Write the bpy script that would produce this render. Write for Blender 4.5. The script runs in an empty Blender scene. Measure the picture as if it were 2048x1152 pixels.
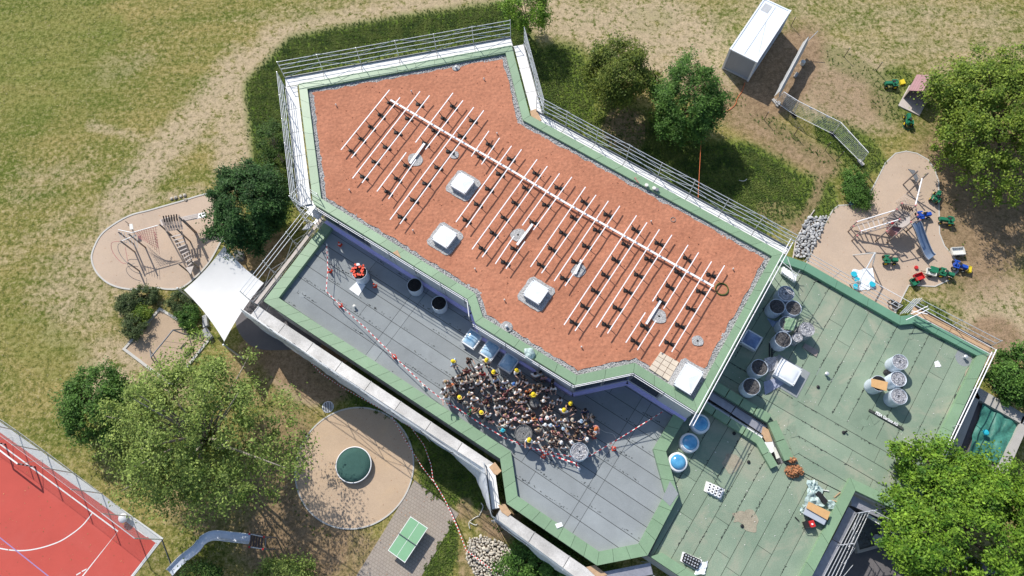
import bpy, bmesh, math, random
from mathutils import Vector, Matrix, noise
from mathutils.geometry import tessellate_polygon
random.seed(7)
D = bpy.data; SC = bpy.context.scene; COL = SC.collection
# ---------------------------------------------------------------- camera
F = 1420.0; CH = 52.0
_d = Vector((1052-1024, 1106-576, F)).normalized()
_Z = -_d
_Y = (Vector((0, 0, 1)) - _Z*_Z.z).normalized()
_X = _Y.cross(_Z)
RM = Matrix((_X, _Y, _Z))                       # world = RM @ (right, down, forward)
cd = D.cameras.new('camera'); cam = D.objects.new('camera', cd); COL.objects.link(cam)
cx, cy, cz = RM.col[0].copy(), -RM.col[1], -RM.col[2]
m4 = Matrix((cx, cy, cz)).transposed().to_4x4(); m4.translation = Vector((0, 0, CH))
cam.matrix_world = m4
cd.sensor_width = 36; cd.lens = F/2048*36; cd.clip_end = 3000; cd.clip_start = 1
SC.camera = cam
# ---------------------------------------------------------------- sky and sun
SH = Vector((.505, -.975))                      # shadow of one metre of height on the ground
elev = math.atan(1/SH.length); 
w = D.worlds.new('World'); SC.world = w; w.use_nodes = True
nt = w.node_tree; bg = nt.nodes['Background']; sky = nt.nodes.new('ShaderNodeTexSky')
sky.sky_type = 'NISHITA'; sky.sun_disc = False; sky.sun_elevation = elev
sky.sun_rotation = math.atan2(-SH.x, -SH.y)
nt.links.new(sky.outputs[0], bg.inputs[0]); bg.inputs[1].default_value = .12
sl = D.lights.new('sun', 'SUN'); sl.energy = 4.0; sl.angle = math.radians(.53); sl.color = (1, .955, .88)
so = D.objects.new('sun', sl); COL.objects.link(so)
so.rotation_euler = Vector((SH.x, SH.y, -1)).to_track_quat('-Z', 'Y').to_euler()
so.location = (-40, 80, 90)
SC.view_settings.view_transform = 'Standard'; SC.view_settings.look = 'None'
SC.view_settings.gamma = 1; SC.view_settings.use_curve_mapping = False
SC.view_settings.exposure = 0.32

def at(px, py, z=0.0):
    """point of the place at height z that the photograph shows at pixel px, py"""
    w_ = RM @ Vector((px-1024, py-576, F)); t = (z-CH)/w_.z
    return Vector((w_.x*t, w_.y*t, z))
def proj(p):
    c = RM.transposed() @ (Vector(p)-Vector((0, 0, CH)))
    return 1024+F*c.x/c.z, 576+F*c.y/c.z

# ---------------------------------------------------------------- materials
M = {}
def mat(name, col, rough=.8, var=.12, scale=1.5, fine=0, fscale=30, bump=0, bscale=40, metal=0, rnd=0, isl=0, col2=None, trans=0, spec=.35, blot=0, bcol=(.3, .26, .2), bsc=.45):
    m = D.materials.new(name); m.use_nodes = True; t = m.node_tree; N = t.nodes; L = t.links
    b = N['Principled BSDF']; b.inputs['Roughness'].default_value = rough; b.inputs['Metallic'].default_value = metal
    b.inputs['Specular IOR Level'].default_value = spec
    tc = N.new('ShaderNodeTexCoord'); n1 = N.new('ShaderNodeTexNoise'); n1.inputs['Scale'].default_value = scale
    n1.inputs['Detail'].default_value = 5; n1.inputs['Roughness'].default_value = .65
    L.new(tc.outputs['Object'], n1.inputs['Vector'])
    cr = N.new('ShaderNodeValToRGB'); e = cr.color_ramp.elements
    c = Vector(col); c2 = Vector(col2) if col2 else None
    e[0].position = .3 if not trans else .38; e[1].position = .7 if not trans else .62
    e[0].color = (*(c*(1-var)), 1); e[1].color = (*((c2 if c2 else c*(1+var))), 1)
    L.new(n1.outputs[0], cr.inputs[0]); out = cr.outputs[0]
    def mul(out, src, amt):
        mr = N.new('ShaderNodeMapRange'); mr.inputs['To Min'].default_value = 1-amt; mr.inputs['To Max'].default_value = 1+amt
        L.new(src, mr.inputs[0]); vm = N.new('ShaderNodeVectorMath'); vm.operation = 'SCALE'
        L.new(out, vm.inputs[0]); L.new(mr.outputs[0], vm.inputs['Scale']); return vm.outputs[0]
    if fine:
        n2 = N.new('ShaderNodeTexNoise'); n2.inputs['Scale'].default_value = fscale; n2.inputs['Detail'].default_value = 3
        L.new(tc.outputs['Object'], n2.inputs['Vector'])
        mr = N.new('ShaderNodeMapRange'); mr.inputs['From Min'].default_value = .3; mr.inputs['From Max'].default_value = .7
        L.new(n2.outputs[0], mr.inputs[0]); out = mul(out, mr.outputs[0], fine)
    if blot:
        n4 = N.new('ShaderNodeTexNoise'); n4.inputs['Scale'].default_value = bsc; n4.inputs['Detail'].default_value = 8; n4.inputs['Roughness'].default_value = .7; n4.inputs['Distortion'].default_value = .8
        L.new(tc.outputs['Object'], n4.inputs['Vector']); m5 = N.new('ShaderNodeMapRange'); m5.inputs[1].default_value = .50; m5.inputs[2].default_value = .66; m5.inputs[4].default_value = blot
        L.new(n4.outputs[0], m5.inputs[0]); mx5 = N.new('ShaderNodeMixRGB'); L.new(m5.outputs[0], mx5.inputs[0]); L.new(out, mx5.inputs[1]); mx5.inputs[2].default_value = (*bcol, 1); out = mx5.outputs[0]
    if rnd:
        oi = N.new('ShaderNodeObjectInfo'); out = mul(out, oi.outputs['Random'], rnd)
    if isl:
        g = N.new('ShaderNodeNewGeometry'); out = mul(out, g.outputs['Random Per Island'], isl)
    L.new(out, b.inputs['Base Color'])
    if bump:
        n3 = N.new('ShaderNodeTexNoise'); n3.inputs['Scale'].default_value = bscale; n3.inputs['Detail'].default_value = 4
        L.new(tc.outputs['Object'], n3.inputs['Vector'])
        bp = N.new('ShaderNodeBump'); bp.inputs['Strength'].default_value = bump; bp.inputs['Distance'].default_value = .05
        L.new(n3.outputs[0], bp.inputs['Height']); L.new(bp.outputs[0], b.inputs['Normal'])
    if trans:
        tr = N.new('ShaderNodeBsdfTranslucent'); L.new(out, tr.inputs[0]); mx = N.new('ShaderNodeMixShader'); mx.inputs[0].default_value = trans
        L.new(b.outputs[0], mx.inputs[1]); L.new(tr.outputs[0], mx.inputs[2]); L.new(mx.outputs[0], N['Material Output'].inputs[0])
    M[name] = m; return m
mat('terracotta', (.425, .172, .098), .95, .10, .25, .17, 5, 1.0, 3.6, col2=(.50, .212, .125), blot=.30, bcol=(.345, .125, .07), bsc=.5)
mat('gravel', (.39, .385, .38), .9, .1, 2, .45, 14, 1, 14)
mat('coping_green', (.215, .33, .20), .45, .08, .7, .05, 12, rnd=.07, spec=.5, blot=.2, bcol=(.26, .33, .24), bsc=1.2)
mat('coping_dark', (.135, .28, .185), .5, .08, .7)  # weathered darker, plus shade of the away-facing slope put into the colour
mat('felt_grey', (.265, .287, .295), .85, .10, .5, .07, 25, .3, 30, rnd=.10, blot=.35, bcol=(.33, .36, .37), bsc=.6)
mat('felt_green', (.205, .285, .205), .88, .10, .35, .10, 18, .35, 22, rnd=.07, col2=(.27, .335, .245), blot=.75, bcol=(.355, .35, .265), bsc=.3)
mat('bitumen', (.045, .052, .048), .8, .4, 3)
mat('stain_brown', (.22, .15, .09), .9, .3, 6, .3, 20)
mat('flash_purple', (.62, .56, .92), .45, .05, 2)
mat('wall_grey', (.55, .55, .56), .7, .06, 1)
mat('wall_white', (.6, .6, .6), .8, .05, 1)
mat('glass_dark', (.02, .025, .03), .12, .2, 2, spec=.8)
mat('alu', (.80, .80, .82), .32, .05, 3, metal=.55)
mat('alu_white', (.86, .85, .86), .45, .04, 3)
mat('tray_white', (.80, .81, .82), .5, .04, 3)
mat('galv', (.62, .64, .66), .4, .12, 5, metal=.35)
mat('galv_dark', (.22, .23, .25), .5, .12, 5, metal=.4)
mat('deck_white', (.80, .79, .77), .7, .09, 1.4, .05, 9, rnd=.05)
mat('deck_worn', (.50, .485, .47), .7, .22, .5, .12, 14, col2=(.68, .665, .65), rnd=.12)
mat('deck_metal', (.36, .36, .40), .4, .15, 4, metal=.4, rnd=.1)
mat('plywood', (.50, .33, .20), .8, .15, 4, rnd=.1)
mat('cardboard', (.60, .36, .16), .85, .08, 4)
mat('net_white', (.78, .82, .88), .7, .08, 1.0, .08, 8, trans=.25)
mat('black', (.018, .018, .02), .6, .2, 6)
mat('black_top', (.022, .021, .022), .9, .4, 8, .4, 30, .6, 20)
mat('rubber', (.03, .03, .03), .7, .2, 6)
mat('roll_wrap', (.62, .68, .76), .4, .12, 4, .08, 15, rnd=.1, spec=.5)
mat('roll_film', (.36, .36, .39), .25, .55, 7, .5, 22, .8, 14, col2=(.6, .6, .63), spec=.8)
mat('roll_dark', (.06, .06, .065), .7, .5, 9, .5, 30, .6, 20, col2=(.16, .15, .15))
mat('roll_grey', (.20, .20, .20), .8, .25, 9, .3, 30, .4, 20)
mat('orange', (.75, .07, .025), .5, .08, 4)
mat('red', (.55, .03, .03), .5, .08, 4)
mat('white', (.82, .82, .82), .5, .04, 3)
mat('offwhite', (.70, .69, .64), .7, .08, 3)
mat('cream_stone', (.62, .53, .42), .9, .07, 2, .08, 20, rnd=.05)
mat('dome_white', (.80, .83, .85), .35, .10, 1.2, spec=.7)
mat('dome_frame', (.72, .74, .76), .4, .05, 3)
mat('blue_pane', (.16, .46, .78), .12, .35, 1.6, col2=(.60, .76, .86), spec=.9)  # brightened: sky reflection on the pane is put into the colour
mat('blue_dome', (.04, .30, .62), .12, .25, 1.4, col2=(.16, .48, .74), spec=.9)
mat('blue_deep', (.10, .17, .36), .15, .3, 1.6, col2=(.2, .3, .5), spec=.9)
mat('court_red', (.48, .080, .060), .85, .06, .5, .07, 40, blot=.3, bcol=(.50, .11, .09), bsc=.3)
mat('line_white', (.72, .70, .68), .7, .05, 3)
mat('line_purple', (.33, .22, .42), .7, .05, 3)
mat('kerb_grey', (.56, .57, .56), .85, .06, 1, .1, 30)
mat('kerb_light', (.52, .50, .46), .85, .06, 1, .1, 30)
mat('play_beige', (.485, .375, .285), .92, .09, .25, .10, 30, .3, 60, blot=.4, bcol=(.55, .415, .30), bsc=.3)
mat('circle_beige', (.49, .365, .255), .92, .09, .3, .10, 30, .3, 60, blot=.4, bcol=(.57, .40, .24), bsc=.25)
mat('sand', (.44, .33, .23), .95, .1, .5, .12, 30, .5, 30)
mat('tramp_green', (.045, .11, .095), .9, .08, 3, .25, 40, .5, 60)
mat('pp_green', (.22, .43, .25), .5, .03, 2)
mat('concrete', (.42, .40, .37), .85, .08, 1, .1, 20)
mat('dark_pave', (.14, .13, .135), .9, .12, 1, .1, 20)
mat('tarp_green', (.05, .19, .15), .5, .3, .8, .15, 6, .8, 3)
mat('sail_white', (.90, .90, .90), .7, .02, 1, trans=.3)
mat('timber', (.30, .25, .22), .8, .2, 5, rnd=.15)
mat('timber_dark', (.10, .07, .06), .8, .2, 5)
mat('timber_pale', (.52, .46, .42), .8, .12, 5)
mat('steel_slide', (.62, .65, .70), .35, .1, 2, metal=.25)  # base colour lightened to stand in for sky reflected in the metal
mat('slide_blue', (.24, .32, .45), .3, .1, 2, metal=.2)
mat('rope_red', (.55, .20, .20), .8, .1, 5)
mat('toy_green', (.02, .17, .09), .4, .1, 5)
mat('toy_blue', (.02, .08, .42), .4, .1, 5)
mat('toy_yellow', (.70, .55, .03), .4, .1, 5)
mat('container_white', (.80, .84, .88), .45, .05, .8, .02, 6, blot=.25, bcol=(.60, .62, .64), bsc=.6)
mat('container_side', (.42, .46, .52), .5, .06, 1)
mat('roof_mauve', (.33, .18, .19), .7, .08, 3)
mat('tarp_grey', (.48, .49, .50), .5, .1, 2)
mat('stone', (.52, .47, .39), .9, .15, 4, .15, 14, rnd=.22)
mat('stone_grey', (.42, .42, .42), .9, .15, 4, .15, 14, rnd=.25)
mat('rock_dark', (.13, .14, .14), .9, .2, 3)
mat('bark', (.12, .09, .065), .95, .3, 4, .3, 20)
mat('bark_pale', (.32, .28, .22), .95, .3, 4, .3, 20)
mat('yellow', (.85, .62, .02), .4, .03, 4)
mat('cable_orange', (.60, .16, .06), .6, .1, 4)
mat('hose_green', (.06, .10, .02), .5, .3, 8)
mat('film', (.55, .68, .66), .3, .2, 2, .2, 9, trans=.3)
mat('leaf_brown', (.42, .19, .09), .9, .2, 4, isl=.45)
mat('cyan', (.02, .42, .55), .6, .1, 4)
mat('foil', (.34, .36, .46), .25, .2, 3)
for n_, a_, b_ in (('leaf_dark', (.028, .078, .020), (.065, .15, .035)), ('leaf_mid', (.050, .125, .020), (.12, .235, .04)),
                 ('leaf_olive', (.07, .115, .016), (.20, .24, .035)), ('leaf_willow', (.115, .185, .030), (.32, .40, .10)),
                 ('leaf_bright', (.065, .165, .014), (.23, .37, .035)), ('leaf_yellowish', (.085, .16, .018), (.26, .34, .045)),
                 ('leaf_far', (.035, .085, .015), (.095, .17, .03)), ('leaf_shrub', (.06, .10, .035), (.15, .19, .07))):
    mat(n_, a_, .6, .1, 1.5, isl=.45, col2=b_, trans=.25, spec=.25)
def stripes(name, c1, c2, per):
    m = mat(name, c1, .6, 0); t = m.node_tree; N = t.nodes; L = t.links
    uv = N.new('ShaderNodeUVMap'); sx = N.new('ShaderNodeSeparateXYZ'); L.new(uv.outputs[0], sx.inputs[0])
    mm = N.new('ShaderNodeMath'); mm.operation = 'MULTIPLY'; mm.inputs[1].default_value = 1/per; L.new(sx.outputs[0], mm.inputs[0])
    fr = N.new('ShaderNodeMath'); fr.operation = 'FRACT'; L.new(mm.outputs[0], fr.inputs[0])
    gt = N.new('ShaderNodeMath'); gt.operation = 'GREATER_THAN'; gt.inputs[1].default_value = .5; L.new(fr.outputs[0], gt.inputs[0])
    mx = N.new('ShaderNodeMixRGB'); mx.inputs[1].default_value = (*c1, 1); mx.inputs[2].default_value = (*c2, 1)
    L.new(gt.outputs[0], mx.inputs[0]); L.new(mx.outputs[0], N['Principled BSDF'].inputs['Base Color']); return m
stripes('tape', (.80, .78, .76), (.58, .03, .03), .4)
stripes('tape_fine', (.80, .78, .76), (.58, .03, .03), .24)
stripes('post_bw', (.75, .75, .75), (.03, .03, .03), .5)

# ---------------------------------------------------------------- object helpers
ORI = {}
def tag(o, label=None, cat=None, group=None, kind=None):
    if label: o['label'] = label
    if cat: o['category'] = cat
    if group: o['group'] = group
    if kind: o['kind'] = kind
    return o
def thing(name, label, cat, loc=(0, 0, 0), rz=0, group=None):
    o = D.objects.new(name, None); COL.objects.link(o); o.location = loc; o.rotation_euler = (0, 0, rz)
    o.empty_display_size = .3
    ORI[o.name] = Vector(loc)
    return tag(o, label, cat, group)
class MB:
    def __init__(s): s.v = []; s.f = []; s.uv = None
    def poly(s, pts, z0, z1, bottom=False):
        """prism over a polygon (list of xy)"""
        pts = [(p[0], p[1]) for p in pts]
        a = sum(pts[i][0]*pts[(i+1) % len(pts)][1]-pts[(i+1) % len(pts)][0]*pts[i][1] for i in range(len(pts)))
        if a < 0: pts = pts[::-1]
        n = len(pts); o = len(s.v)
        s.v += [(x, y, z0) for x, y in pts]+[(x, y, z1) for x, y in pts]
        for t in tessellate_polygon([[Vector((x, y, 0)) for x, y in pts]]):
            a_, b_, c_ = (Vector((*pts[k], 0)) for k in t)
            if (b_-a_).cross(c_-a_).z < 0: t = t[::-1]
            s.f.append(tuple(o+n+k for k in t))
            if bottom: s.f.append(tuple(o+k for k in t[::-1]))
        for i in range(n):
            j = (i+1) % n; s.f.append((o+i, o+j, o+n+j, o+n+i))
        return s
    def flat(s, pts, z):
        pts = [(p[0], p[1]) for p in pts]; o = len(s.v); s.v += [(x, y, z) for x, y in pts]
        for t in tessellate_polygon([[Vector((x, y, 0)) for x, y in pts]]):
            a_, b_, c_ = (Vector((*pts[k], 0)) for k in t)
            if (b_-a_).cross(c_-a_).z < 0: t = t[::-1]
            s.f.append(tuple(o+k for k in t))
        return s
    def box(s, c, d, rz=0, M_=None):
        o = len(s.v); ca, sa = math.cos(rz), math.sin(rz)
        for dz in (-.5, .5):
            for dx, dy in ((-.5, -.5), (.5, -.5), (.5, .5), (-.5, .5)):
                x, y, z = dx*d[0], dy*d[1], dz*d[2]
                p = Vector((x*ca-y*sa, x*sa+y*ca, z))
                if M_: p = M_ @ p
                s.v.append((c[0]+p.x, c[1]+p.y, c[2]+p.z))
        for q in ((3, 2, 1, 0), (4, 5, 6, 7), (0, 1, 5, 4), (1, 2, 6, 5), (2, 3, 7, 6), (3, 0, 4, 7)): s.f.append(tuple(o+k for k in q))
        return s
    def beam(s, a, b, w, h):
        """box between two points, w wide sideways, h high"""
        a, b = Vector(a), Vector(b); d = (b-a).normalized(); u = Vector((0, 0, 1))
        if abs(d.z) > .95: u = Vector((0, 1, 0))
        sd = d.cross(u).normalized(); up = sd.cross(d)
        o = len(s.v)
        for p in (a, b):
            for x, y in ((-.5, -.5), (.5, -.5), (.5, .5), (-.5, .5)): s.v.append(tuple(p+sd*(x*w)+up*(y*h)))
        for q in ((0, 1, 2, 3), (7, 6, 5, 4), (0, 4, 5, 1), (1, 5, 6, 2), (2, 6, 7, 3), (3, 7, 4, 0)): s.f.append(tuple(o+k for k in q))
        return s
    def tube(s, pts, r, n=6, cap=True):
        pts = [Vector(p) for p in pts]; rs = r if isinstance(r, (list, tuple)) else [r]*len(pts)
        o = len(s.v); prev = None
        for i, p in enumerate(pts):
            d = (pts[min(i+1, len(pts)-1)]-pts[max(i-1, 0)])
            d = d.normalized() if d.length > 1e-6 else Vector((0, 0, 1))
            u = prev if prev else (Vector((0, 0, 1)) if abs(d.z) < .9 else Vector((1, 0, 0)))
            a = d.cross(u)
            a = a.normalized() if a.length > 1e-5 else d.orthogonal().normalized()
            b = a.cross(d); prev = b
            for k in range(n):
                t = 2*math.pi*k/n; s.v.append(tuple(p+(a*math.cos(t)+b*math.sin(t))*rs[i]))
        for i in range(len(pts)-1):
            for k in range(n):
                k2 = (k+1) % n; s.f.append((o+i*n+k, o+i*n+k2, o+(i+1)*n+k2, o+(i+1)*n+k))
        if cap:
            s.f.append(tuple(o+k for k in range(n))[::-1]); s.f.append(tuple(o+(len(pts)-1)*n+k for k in range(n)))
        return s
    def lathe(s, c, prof, n=16, cap=True):
        """prof: list of (r, z) bottom to top"""
        o = len(s.v)
        for r, z in prof:
            for k in range(n):
                t = 2*math.pi*k/n; s.v.append((c[0]+r*math.cos(t), c[1]+r*math.sin(t), c[2]+z))
        for i in range(len(prof)-1):
            for k in range(n):
                k2 = (k+1) % n; s.f.append((o+i*n+k, o+i*n+k2, o+(i+1)*n+k2, o+(i+1)*n+k))
        if cap: s.f.append(tuple(o+(len(prof)-1)*n+k for k in range(n))); s.f.append(tuple(o+k for k in range(n))[::-1])
        return s
    def quad(s, *p):
        o = len(s.v); s.v += [tuple(q) for q in p]; s.f.append(tuple(range(o, o+len(p)))); return s
    def grid(s, fn, nu, nv):
        o = len(s.v)
        for j in range(nv+1):
            for i in range(nu+1): s.v.append(tuple(fn(i/nu, j/nv)))
        for j in range(nv):
            for i in range(nu):
                a = o+j*(nu+1)+i; s.f.append((a, a+1, a+nu+2, a+nu+1))
        return s
    def mesh(s, name, off=Vector((0, 0, 0))):
        me = D.meshes.new(name); me.from_pydata([(x-off.x, y-off.y, z-off.z) for x, y, z in s.v], [], s.f); me.update()
        return me
    def build(s, name, m, parent=None, smooth=False, label=None, cat=None, group=None, kind=None, uvfn=None):
        off = ORI.get(parent.name, Vector((0, 0, 0))) if parent else Vector((0, 0, 0))
        if not parent and cat:                       # a thing of one mesh gets its origin at its base
            n = len(s.v); off = Vector((sum(v[0] for v in s.v)/n, sum(v[1] for v in s.v)/n, min(v[2] for v in s.v)))
        me = s.mesh(name, off); me.materials.append(M[m] if isinstance(m, str) else m)
        if smooth: me.polygons.foreach_set('use_smooth', [True]*len(me.polygons))
        if uvfn:
            uv = me.uv_layers.new(name='UVMap')
            for li, l in enumerate(me.loops): uv.data[li].uv = uvfn(l.vertex_index)
        o = D.objects.new(name, me); COL.objects.link(o)
        if parent: o.parent = parent; ORI[o.name] = off
        else: o.location = off; ORI[o.name] = off
        return tag(o, label, cat, group, kind)
def kids(o): return [c for c in D.objects if c.parent == o]
def copy_tree(o, loc, rz=0, sc=None, label=None, mats=None):
    r = o.copy(); COL.objects.link(r); r.location = loc; r.rotation_euler = (0, 0, rz)
    if sc: r.scale = (sc, sc, sc)
    if label: r['label'] = label
    for ch in list(o.children):
        c = ch.copy(); COL.objects.link(c); c.parent = r
        for g in ch.children:
            d = g.copy(); COL.objects.link(d); d.parent = c
    return r
def setmat(o, m):
    o.material_slots[0].link = 'OBJECT'; o.material_slots[0].material = M[m] if isinstance(m, str) else m
def ccw(P):
    a = sum(P[i].x*P[(i+1) % len(P)].y-P[(i+1) % len(P)].x*P[i].y for i in range(len(P)))
    return P if a > 0 else P[::-1]
def inset(P, w, closed=True):
    """mitred inward offset of a ccw polygon of xy vectors"""
    n = len(P); R = []
    for i in range(n):
        p = P[i]; a = (p-P[i-1]).normalized(); b = (P[(i+1) % n]-p).normalized()
        na = Vector((-a.y, a.x)); nb = Vector((-b.y, b.x)); m = (na+nb).normalized()
        R.append(p+m*(w/max(.35, m.dot(na))))
    return R
def clip(P, n, c):
    """part of polygon P with dot(n,p) <= c"""
    R = []
    for i in range(len(P)):
        a, b = P[i-1], P[i]; da, db = n.dot(a)-c, n.dot(b)-c
        if (da <= 0) != (db <= 0): R.append(a+(b-a)*(da/(da-db)))
        if db <= 0: R.append(b)
    return R
def area(P): return abs(sum(P[i-1].x*P[i].y-P[i].x*P[i-1].y for i in range(len(P))))/2
def inside(P, q):
    c = False
    for i in range(len(P)):
        a, b = P[i-1], P[i]
        if (a[1] > q[1]) != (b[1] > q[1]) and q[0] < (b[0]-a[0])*(q[1]-a[1])/(b[1]-a[1])+a[0]: c = not c
    return c
def px(L_, z=0): return [at(a, b, z).to_2d() for a, b in L_]
def catmull(P, n=6, closed=True):
    R = []; k = len(P)
    for i in range(k if closed else k-1):
        p0, p1, p2, p3 = (P[(i+j) % k] if closed else P[max(0, min(k-1, i+j))] for j in (-1, 0, 1, 2))
        for t in range(n):
            t /= n; R.append(.5*((2*p1)+(p2-p0)*t+(2*p0-5*p1+4*p2-p3)*t*t+(3*p1-p0-3*p2+p3)*t**3))
    if not closed: R.append(P[-1])
    return R
def coping(parent, P, w, z0, z1, length, m='coping_green', edges=None, gap=.02):
    """cap panels along a ccw outline, each panel a part"""
    Q = inset(P, w); n = len(P)
    for i in (edges if edges is not None else range(n)):
        a, b, c, d = P[i], P[(i+1) % n], Q[(i+1) % n], Q[i]
        L_ = (b-a).length; k = max(1, round(L_/length)); g = gap/L_
        for j in range(k):
            t0, t1 = j/k+g/2, (j+1)/k-g/2
            dz = random.uniform(-.006, .006)
            MB().poly([a+(b-a)*t0, a+(b-a)*t1, d+(c-d)*t1, d+(c-d)*t0], z0, z1+dz).build('coping_panel', m, parent)
def strips(parent, P, dirv, width, z, h, m, lens=(5, 9), off=0, gap=.022, cuts=()):
    """roofing sheets laid side by side along dirv, clipped to P"""
    d = dirv.normalized(); n = Vector((-d.y, d.x)); k = 0
    lo = min(n.dot(p) for p in P); hi = max(n.dot(p) for p in P); a = lo+off
    while a < hi:
        S = clip(clip(P, n, a+width-gap), -n, -a)
        if len(S) > 2 and area(S) > .02:
            l0 = min(d.dot(p) for p in S); l1 = max(d.dot(p) for p in S)
            x = l0 - random.uniform(0, lens[0]); 
            while x < l1:
                e = x+random.uniform(*lens)
                for c_ in cuts:
                    if x+.3 < c_ < e: e = c_
                T = clip(clip(S, d, e-gap*.7), -d, -x)
                if len(T) > 2 and area(T) > .02:
                    MB().poly(T, z-.03, z+h+random.uniform(0, .008)).build('roofing_sheet', m, parent)
                x = e
        a += width; k += 1
# ================================================================ GROUND
import numpy as np
def grid_axis(lo, hi, st, far):
    a = list(np.arange(lo, hi+.01, st)); g = st
    while a[-1] < far: g *= 1.35; a.append(a[-1]+g)
    g = st
    while a[0] > -far: g *= 1.35; a.insert(0, a[0]-g)
    return np.array(a)
gx = grid_axis(-52, 54, .42, 900); gy = grid_axis(-8, 56, .42, 900)
X, Y = np.meshgrid(gx, gy); nvx, nvy = len(gx), len(gy)
Rn = np.array([list(r) for r in RM])
Wd = np.stack([X, Y, -CH*np.ones_like(X)], -1) @ Rn
zz = np.maximum(Wd[..., 2], 1); PX = 1024+F*Wd[..., 0]/zz; PY = 576+F*Wd[..., 1]/zz
def ell(cx, cy, rx, ry, ang=0, soft=.35):
    t = math.radians(ang); dx, dy = PX-cx, PY-cy
    u = (dx*math.cos(t)+dy*math.sin(t))/rx; v = (-dx*math.sin(t)+dy*math.cos(t))/ry
    return np.clip((1-np.sqrt(u*u+v*v))/soft+.5, 0, 1)
def lin(pts, w, soft=.8):
    best = np.full(PX.shape, 1e9)
    for (x0, y0), (x1, y1) in zip(pts, pts[1:]):
        dx, dy = x1-x0, y1-y0; t = np.clip(((PX-x0)*dx+(PY-y0)*dy)/(dx*dx+dy*dy), 0, 1)
        best = np.minimum(best, np.hypot(PX-x0-t*dx, PY-y0-t*dy))
    return np.clip((1-best/w)/soft+.5, 0, 1)
mx_ = lambda *a: np.clip(np.maximum.reduce(a), 0, 1)
lush = mx_(lin([(540, 420), (545, 300), (530, 180), (600, 110), (780, 75), (1000, 45), (1060, 150), (1110, 230)], 42),
           ell(1120, 190, 80, 110, 0)*.75, ell(1330, 330, 190, 90, 28, .7), ell(1490, 370, 130, 80, 20, .6)*1.15, ell(1500, 430, 60, 50)*.8,
           ell(1620, 400, 60, 60)*.7, ell(1700, 130, 90, 26, 28)*.5, ell(1790, 190, 60, 60)*.6, ell(1700, 290, 90, 40, 35)*.7,
           lin([(1470, 200), (1560, 260), (1690, 350)], 16)*.7, ell(1850, 640, 60, 40, 20)*.7, ell(1910, 480, 30, 120, 0)*.6,
           lin([(660, 740), (760, 790), (900, 890), (980, 990), (1100, 1100), (1200, 1160)], 46)*.95, ell(900, 940, 60, 70, 20),
           ell(880, 1100, 34, 80, 10), ell(640, 980, 60, 110, 0)*.8, ell(560, 850, 60, 80)*.4, ell(30, 120, 260, 160, 0, .9)*.40, ell(150, 60, 120, 60)*.4,
           ell(100, 700, 120, 60, 30)*.35, ell(330, 880, 150, 90, 30)*.6, ell(1300, 40, 60, 30)*.3, ell(590, 30, 120, 30)*.2, ell(1760, 40, 300, 60)*.12, ell(1580, 480, 30, 60)*.4)
soil = mx_(ell(1560, 150, 120, 70, -50, .6)*1.0, ell(1690, 190, 110, 60, 25, .8)*.62, lin([(1400, 160), (1450, 215), (1560, 280), (1650, 330)], 34)*.7, ell(1950, 400, 140, 200, 0, .6)*.85, ell(600, 720, 130, 60, 30)*.9, ell(560, 930, 80, 130, 10, .6)*.7, ell(1560, 130, 90, 60, -50, .6)*.75, lin([(1400, 150), (1440, 200), (1560, 270), (1640, 320)], 30)*.55, lin([(1590, 460), (1630, 400), (1650, 330)], 13)*.7,
           ell(1960, 460, 110, 130, 0, .6)*.8, ell(630, 740, 90, 60, 25)*.95, ell(560, 700, 90, 50)*.6, ell(520, 500, 60, 60)*.7, ell(600, 1080, 130, 110, 0, .6)*.85,
           ell(700, 1110, 80, 50)*.6, ell(450, 1000, 150, 80)*.5, ell(1000, 1040, 50, 46, 30)*.8, ell(930, 1020, 20, 30)*.6, ell(1560, 430, 60, 30, 20)*.5,
           ell(1250, 260, 50, 50)*.7, ell(500, 760, 80, 60)*.5, ell(1760, 240, 60, 40)*.35, ell(1990, 680, 60, 50, 20)*.8, ell(1700, 150, 120, 60, 30, .8)*.35, ell(930, 1130, 20, 40)*.5, ell(160, 1150, 500, 60)*.2)
dry = mx_(ell(610, 745, 80, 60, 30)*1.0, lin([(470, 330), (475, 180), (560, 90), (780, 40), (1000, 12), (1180, 50), (1300, 110), (1430, 160)], 46, 1.2)*.95, ell(1330, 80, 160, 90, 20, .8)*.9,
          lin([(230, 420), (300, 330), (400, 230), (480, 130)], 38, 1.3)*.85, lin([(180, 250), (330, 290), (460, 270)], 12, 1.5)*.6, ell(1700, 50, 380, 110, 5, .8)*.42, ell(1690, 170, 130, 90, 30, .6)*.8,
          ell(1900, 70, 220, 90, 5, .8)*.5, ell(180, 560, 120, 140, 30, .9)*.55, ell(270, 760, 130, 90, 30, .8)*.75, ell(100, 360, 130, 60, -20, .9)*.35, lin([(0, 520), (160, 420), (260, 380)], 30, 1.5)*.35,
          ell(1990, 640, 80, 110, 0, .7)*.85, ell(1900, 620, 90, 50, 20, .7)*.5, lin([(1580, 470), (1640, 390), (1640, 330), (1480, 230)], 20, 1.2)*.5, ell(600, 25, 150, 26, -8, 1)*.4, ell(240, 130, 90, 40, -20, 1)*.35,
          lin([(180, 480), (230, 440), (300, 400), (400, 378)], 12)*.6, ell(1990, 60, 80, 60)*.3, ell(560, 640, 30, 20)*.5)
me = D.meshes.new('ground')
me.from_pydata(np.stack([X, Y, np.zeros_like(X)-.012], -1).reshape(-1, 3).tolist(), [],
               [(j*nvx+i, j*nvx+i+1, (j+1)*nvx+i+1, (j+1)*nvx+i) for j in range(nvy-1) for i in range(nvx-1)])
ca = me.color_attributes.new('zones', 'FLOAT_COLOR', 'POINT')
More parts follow.
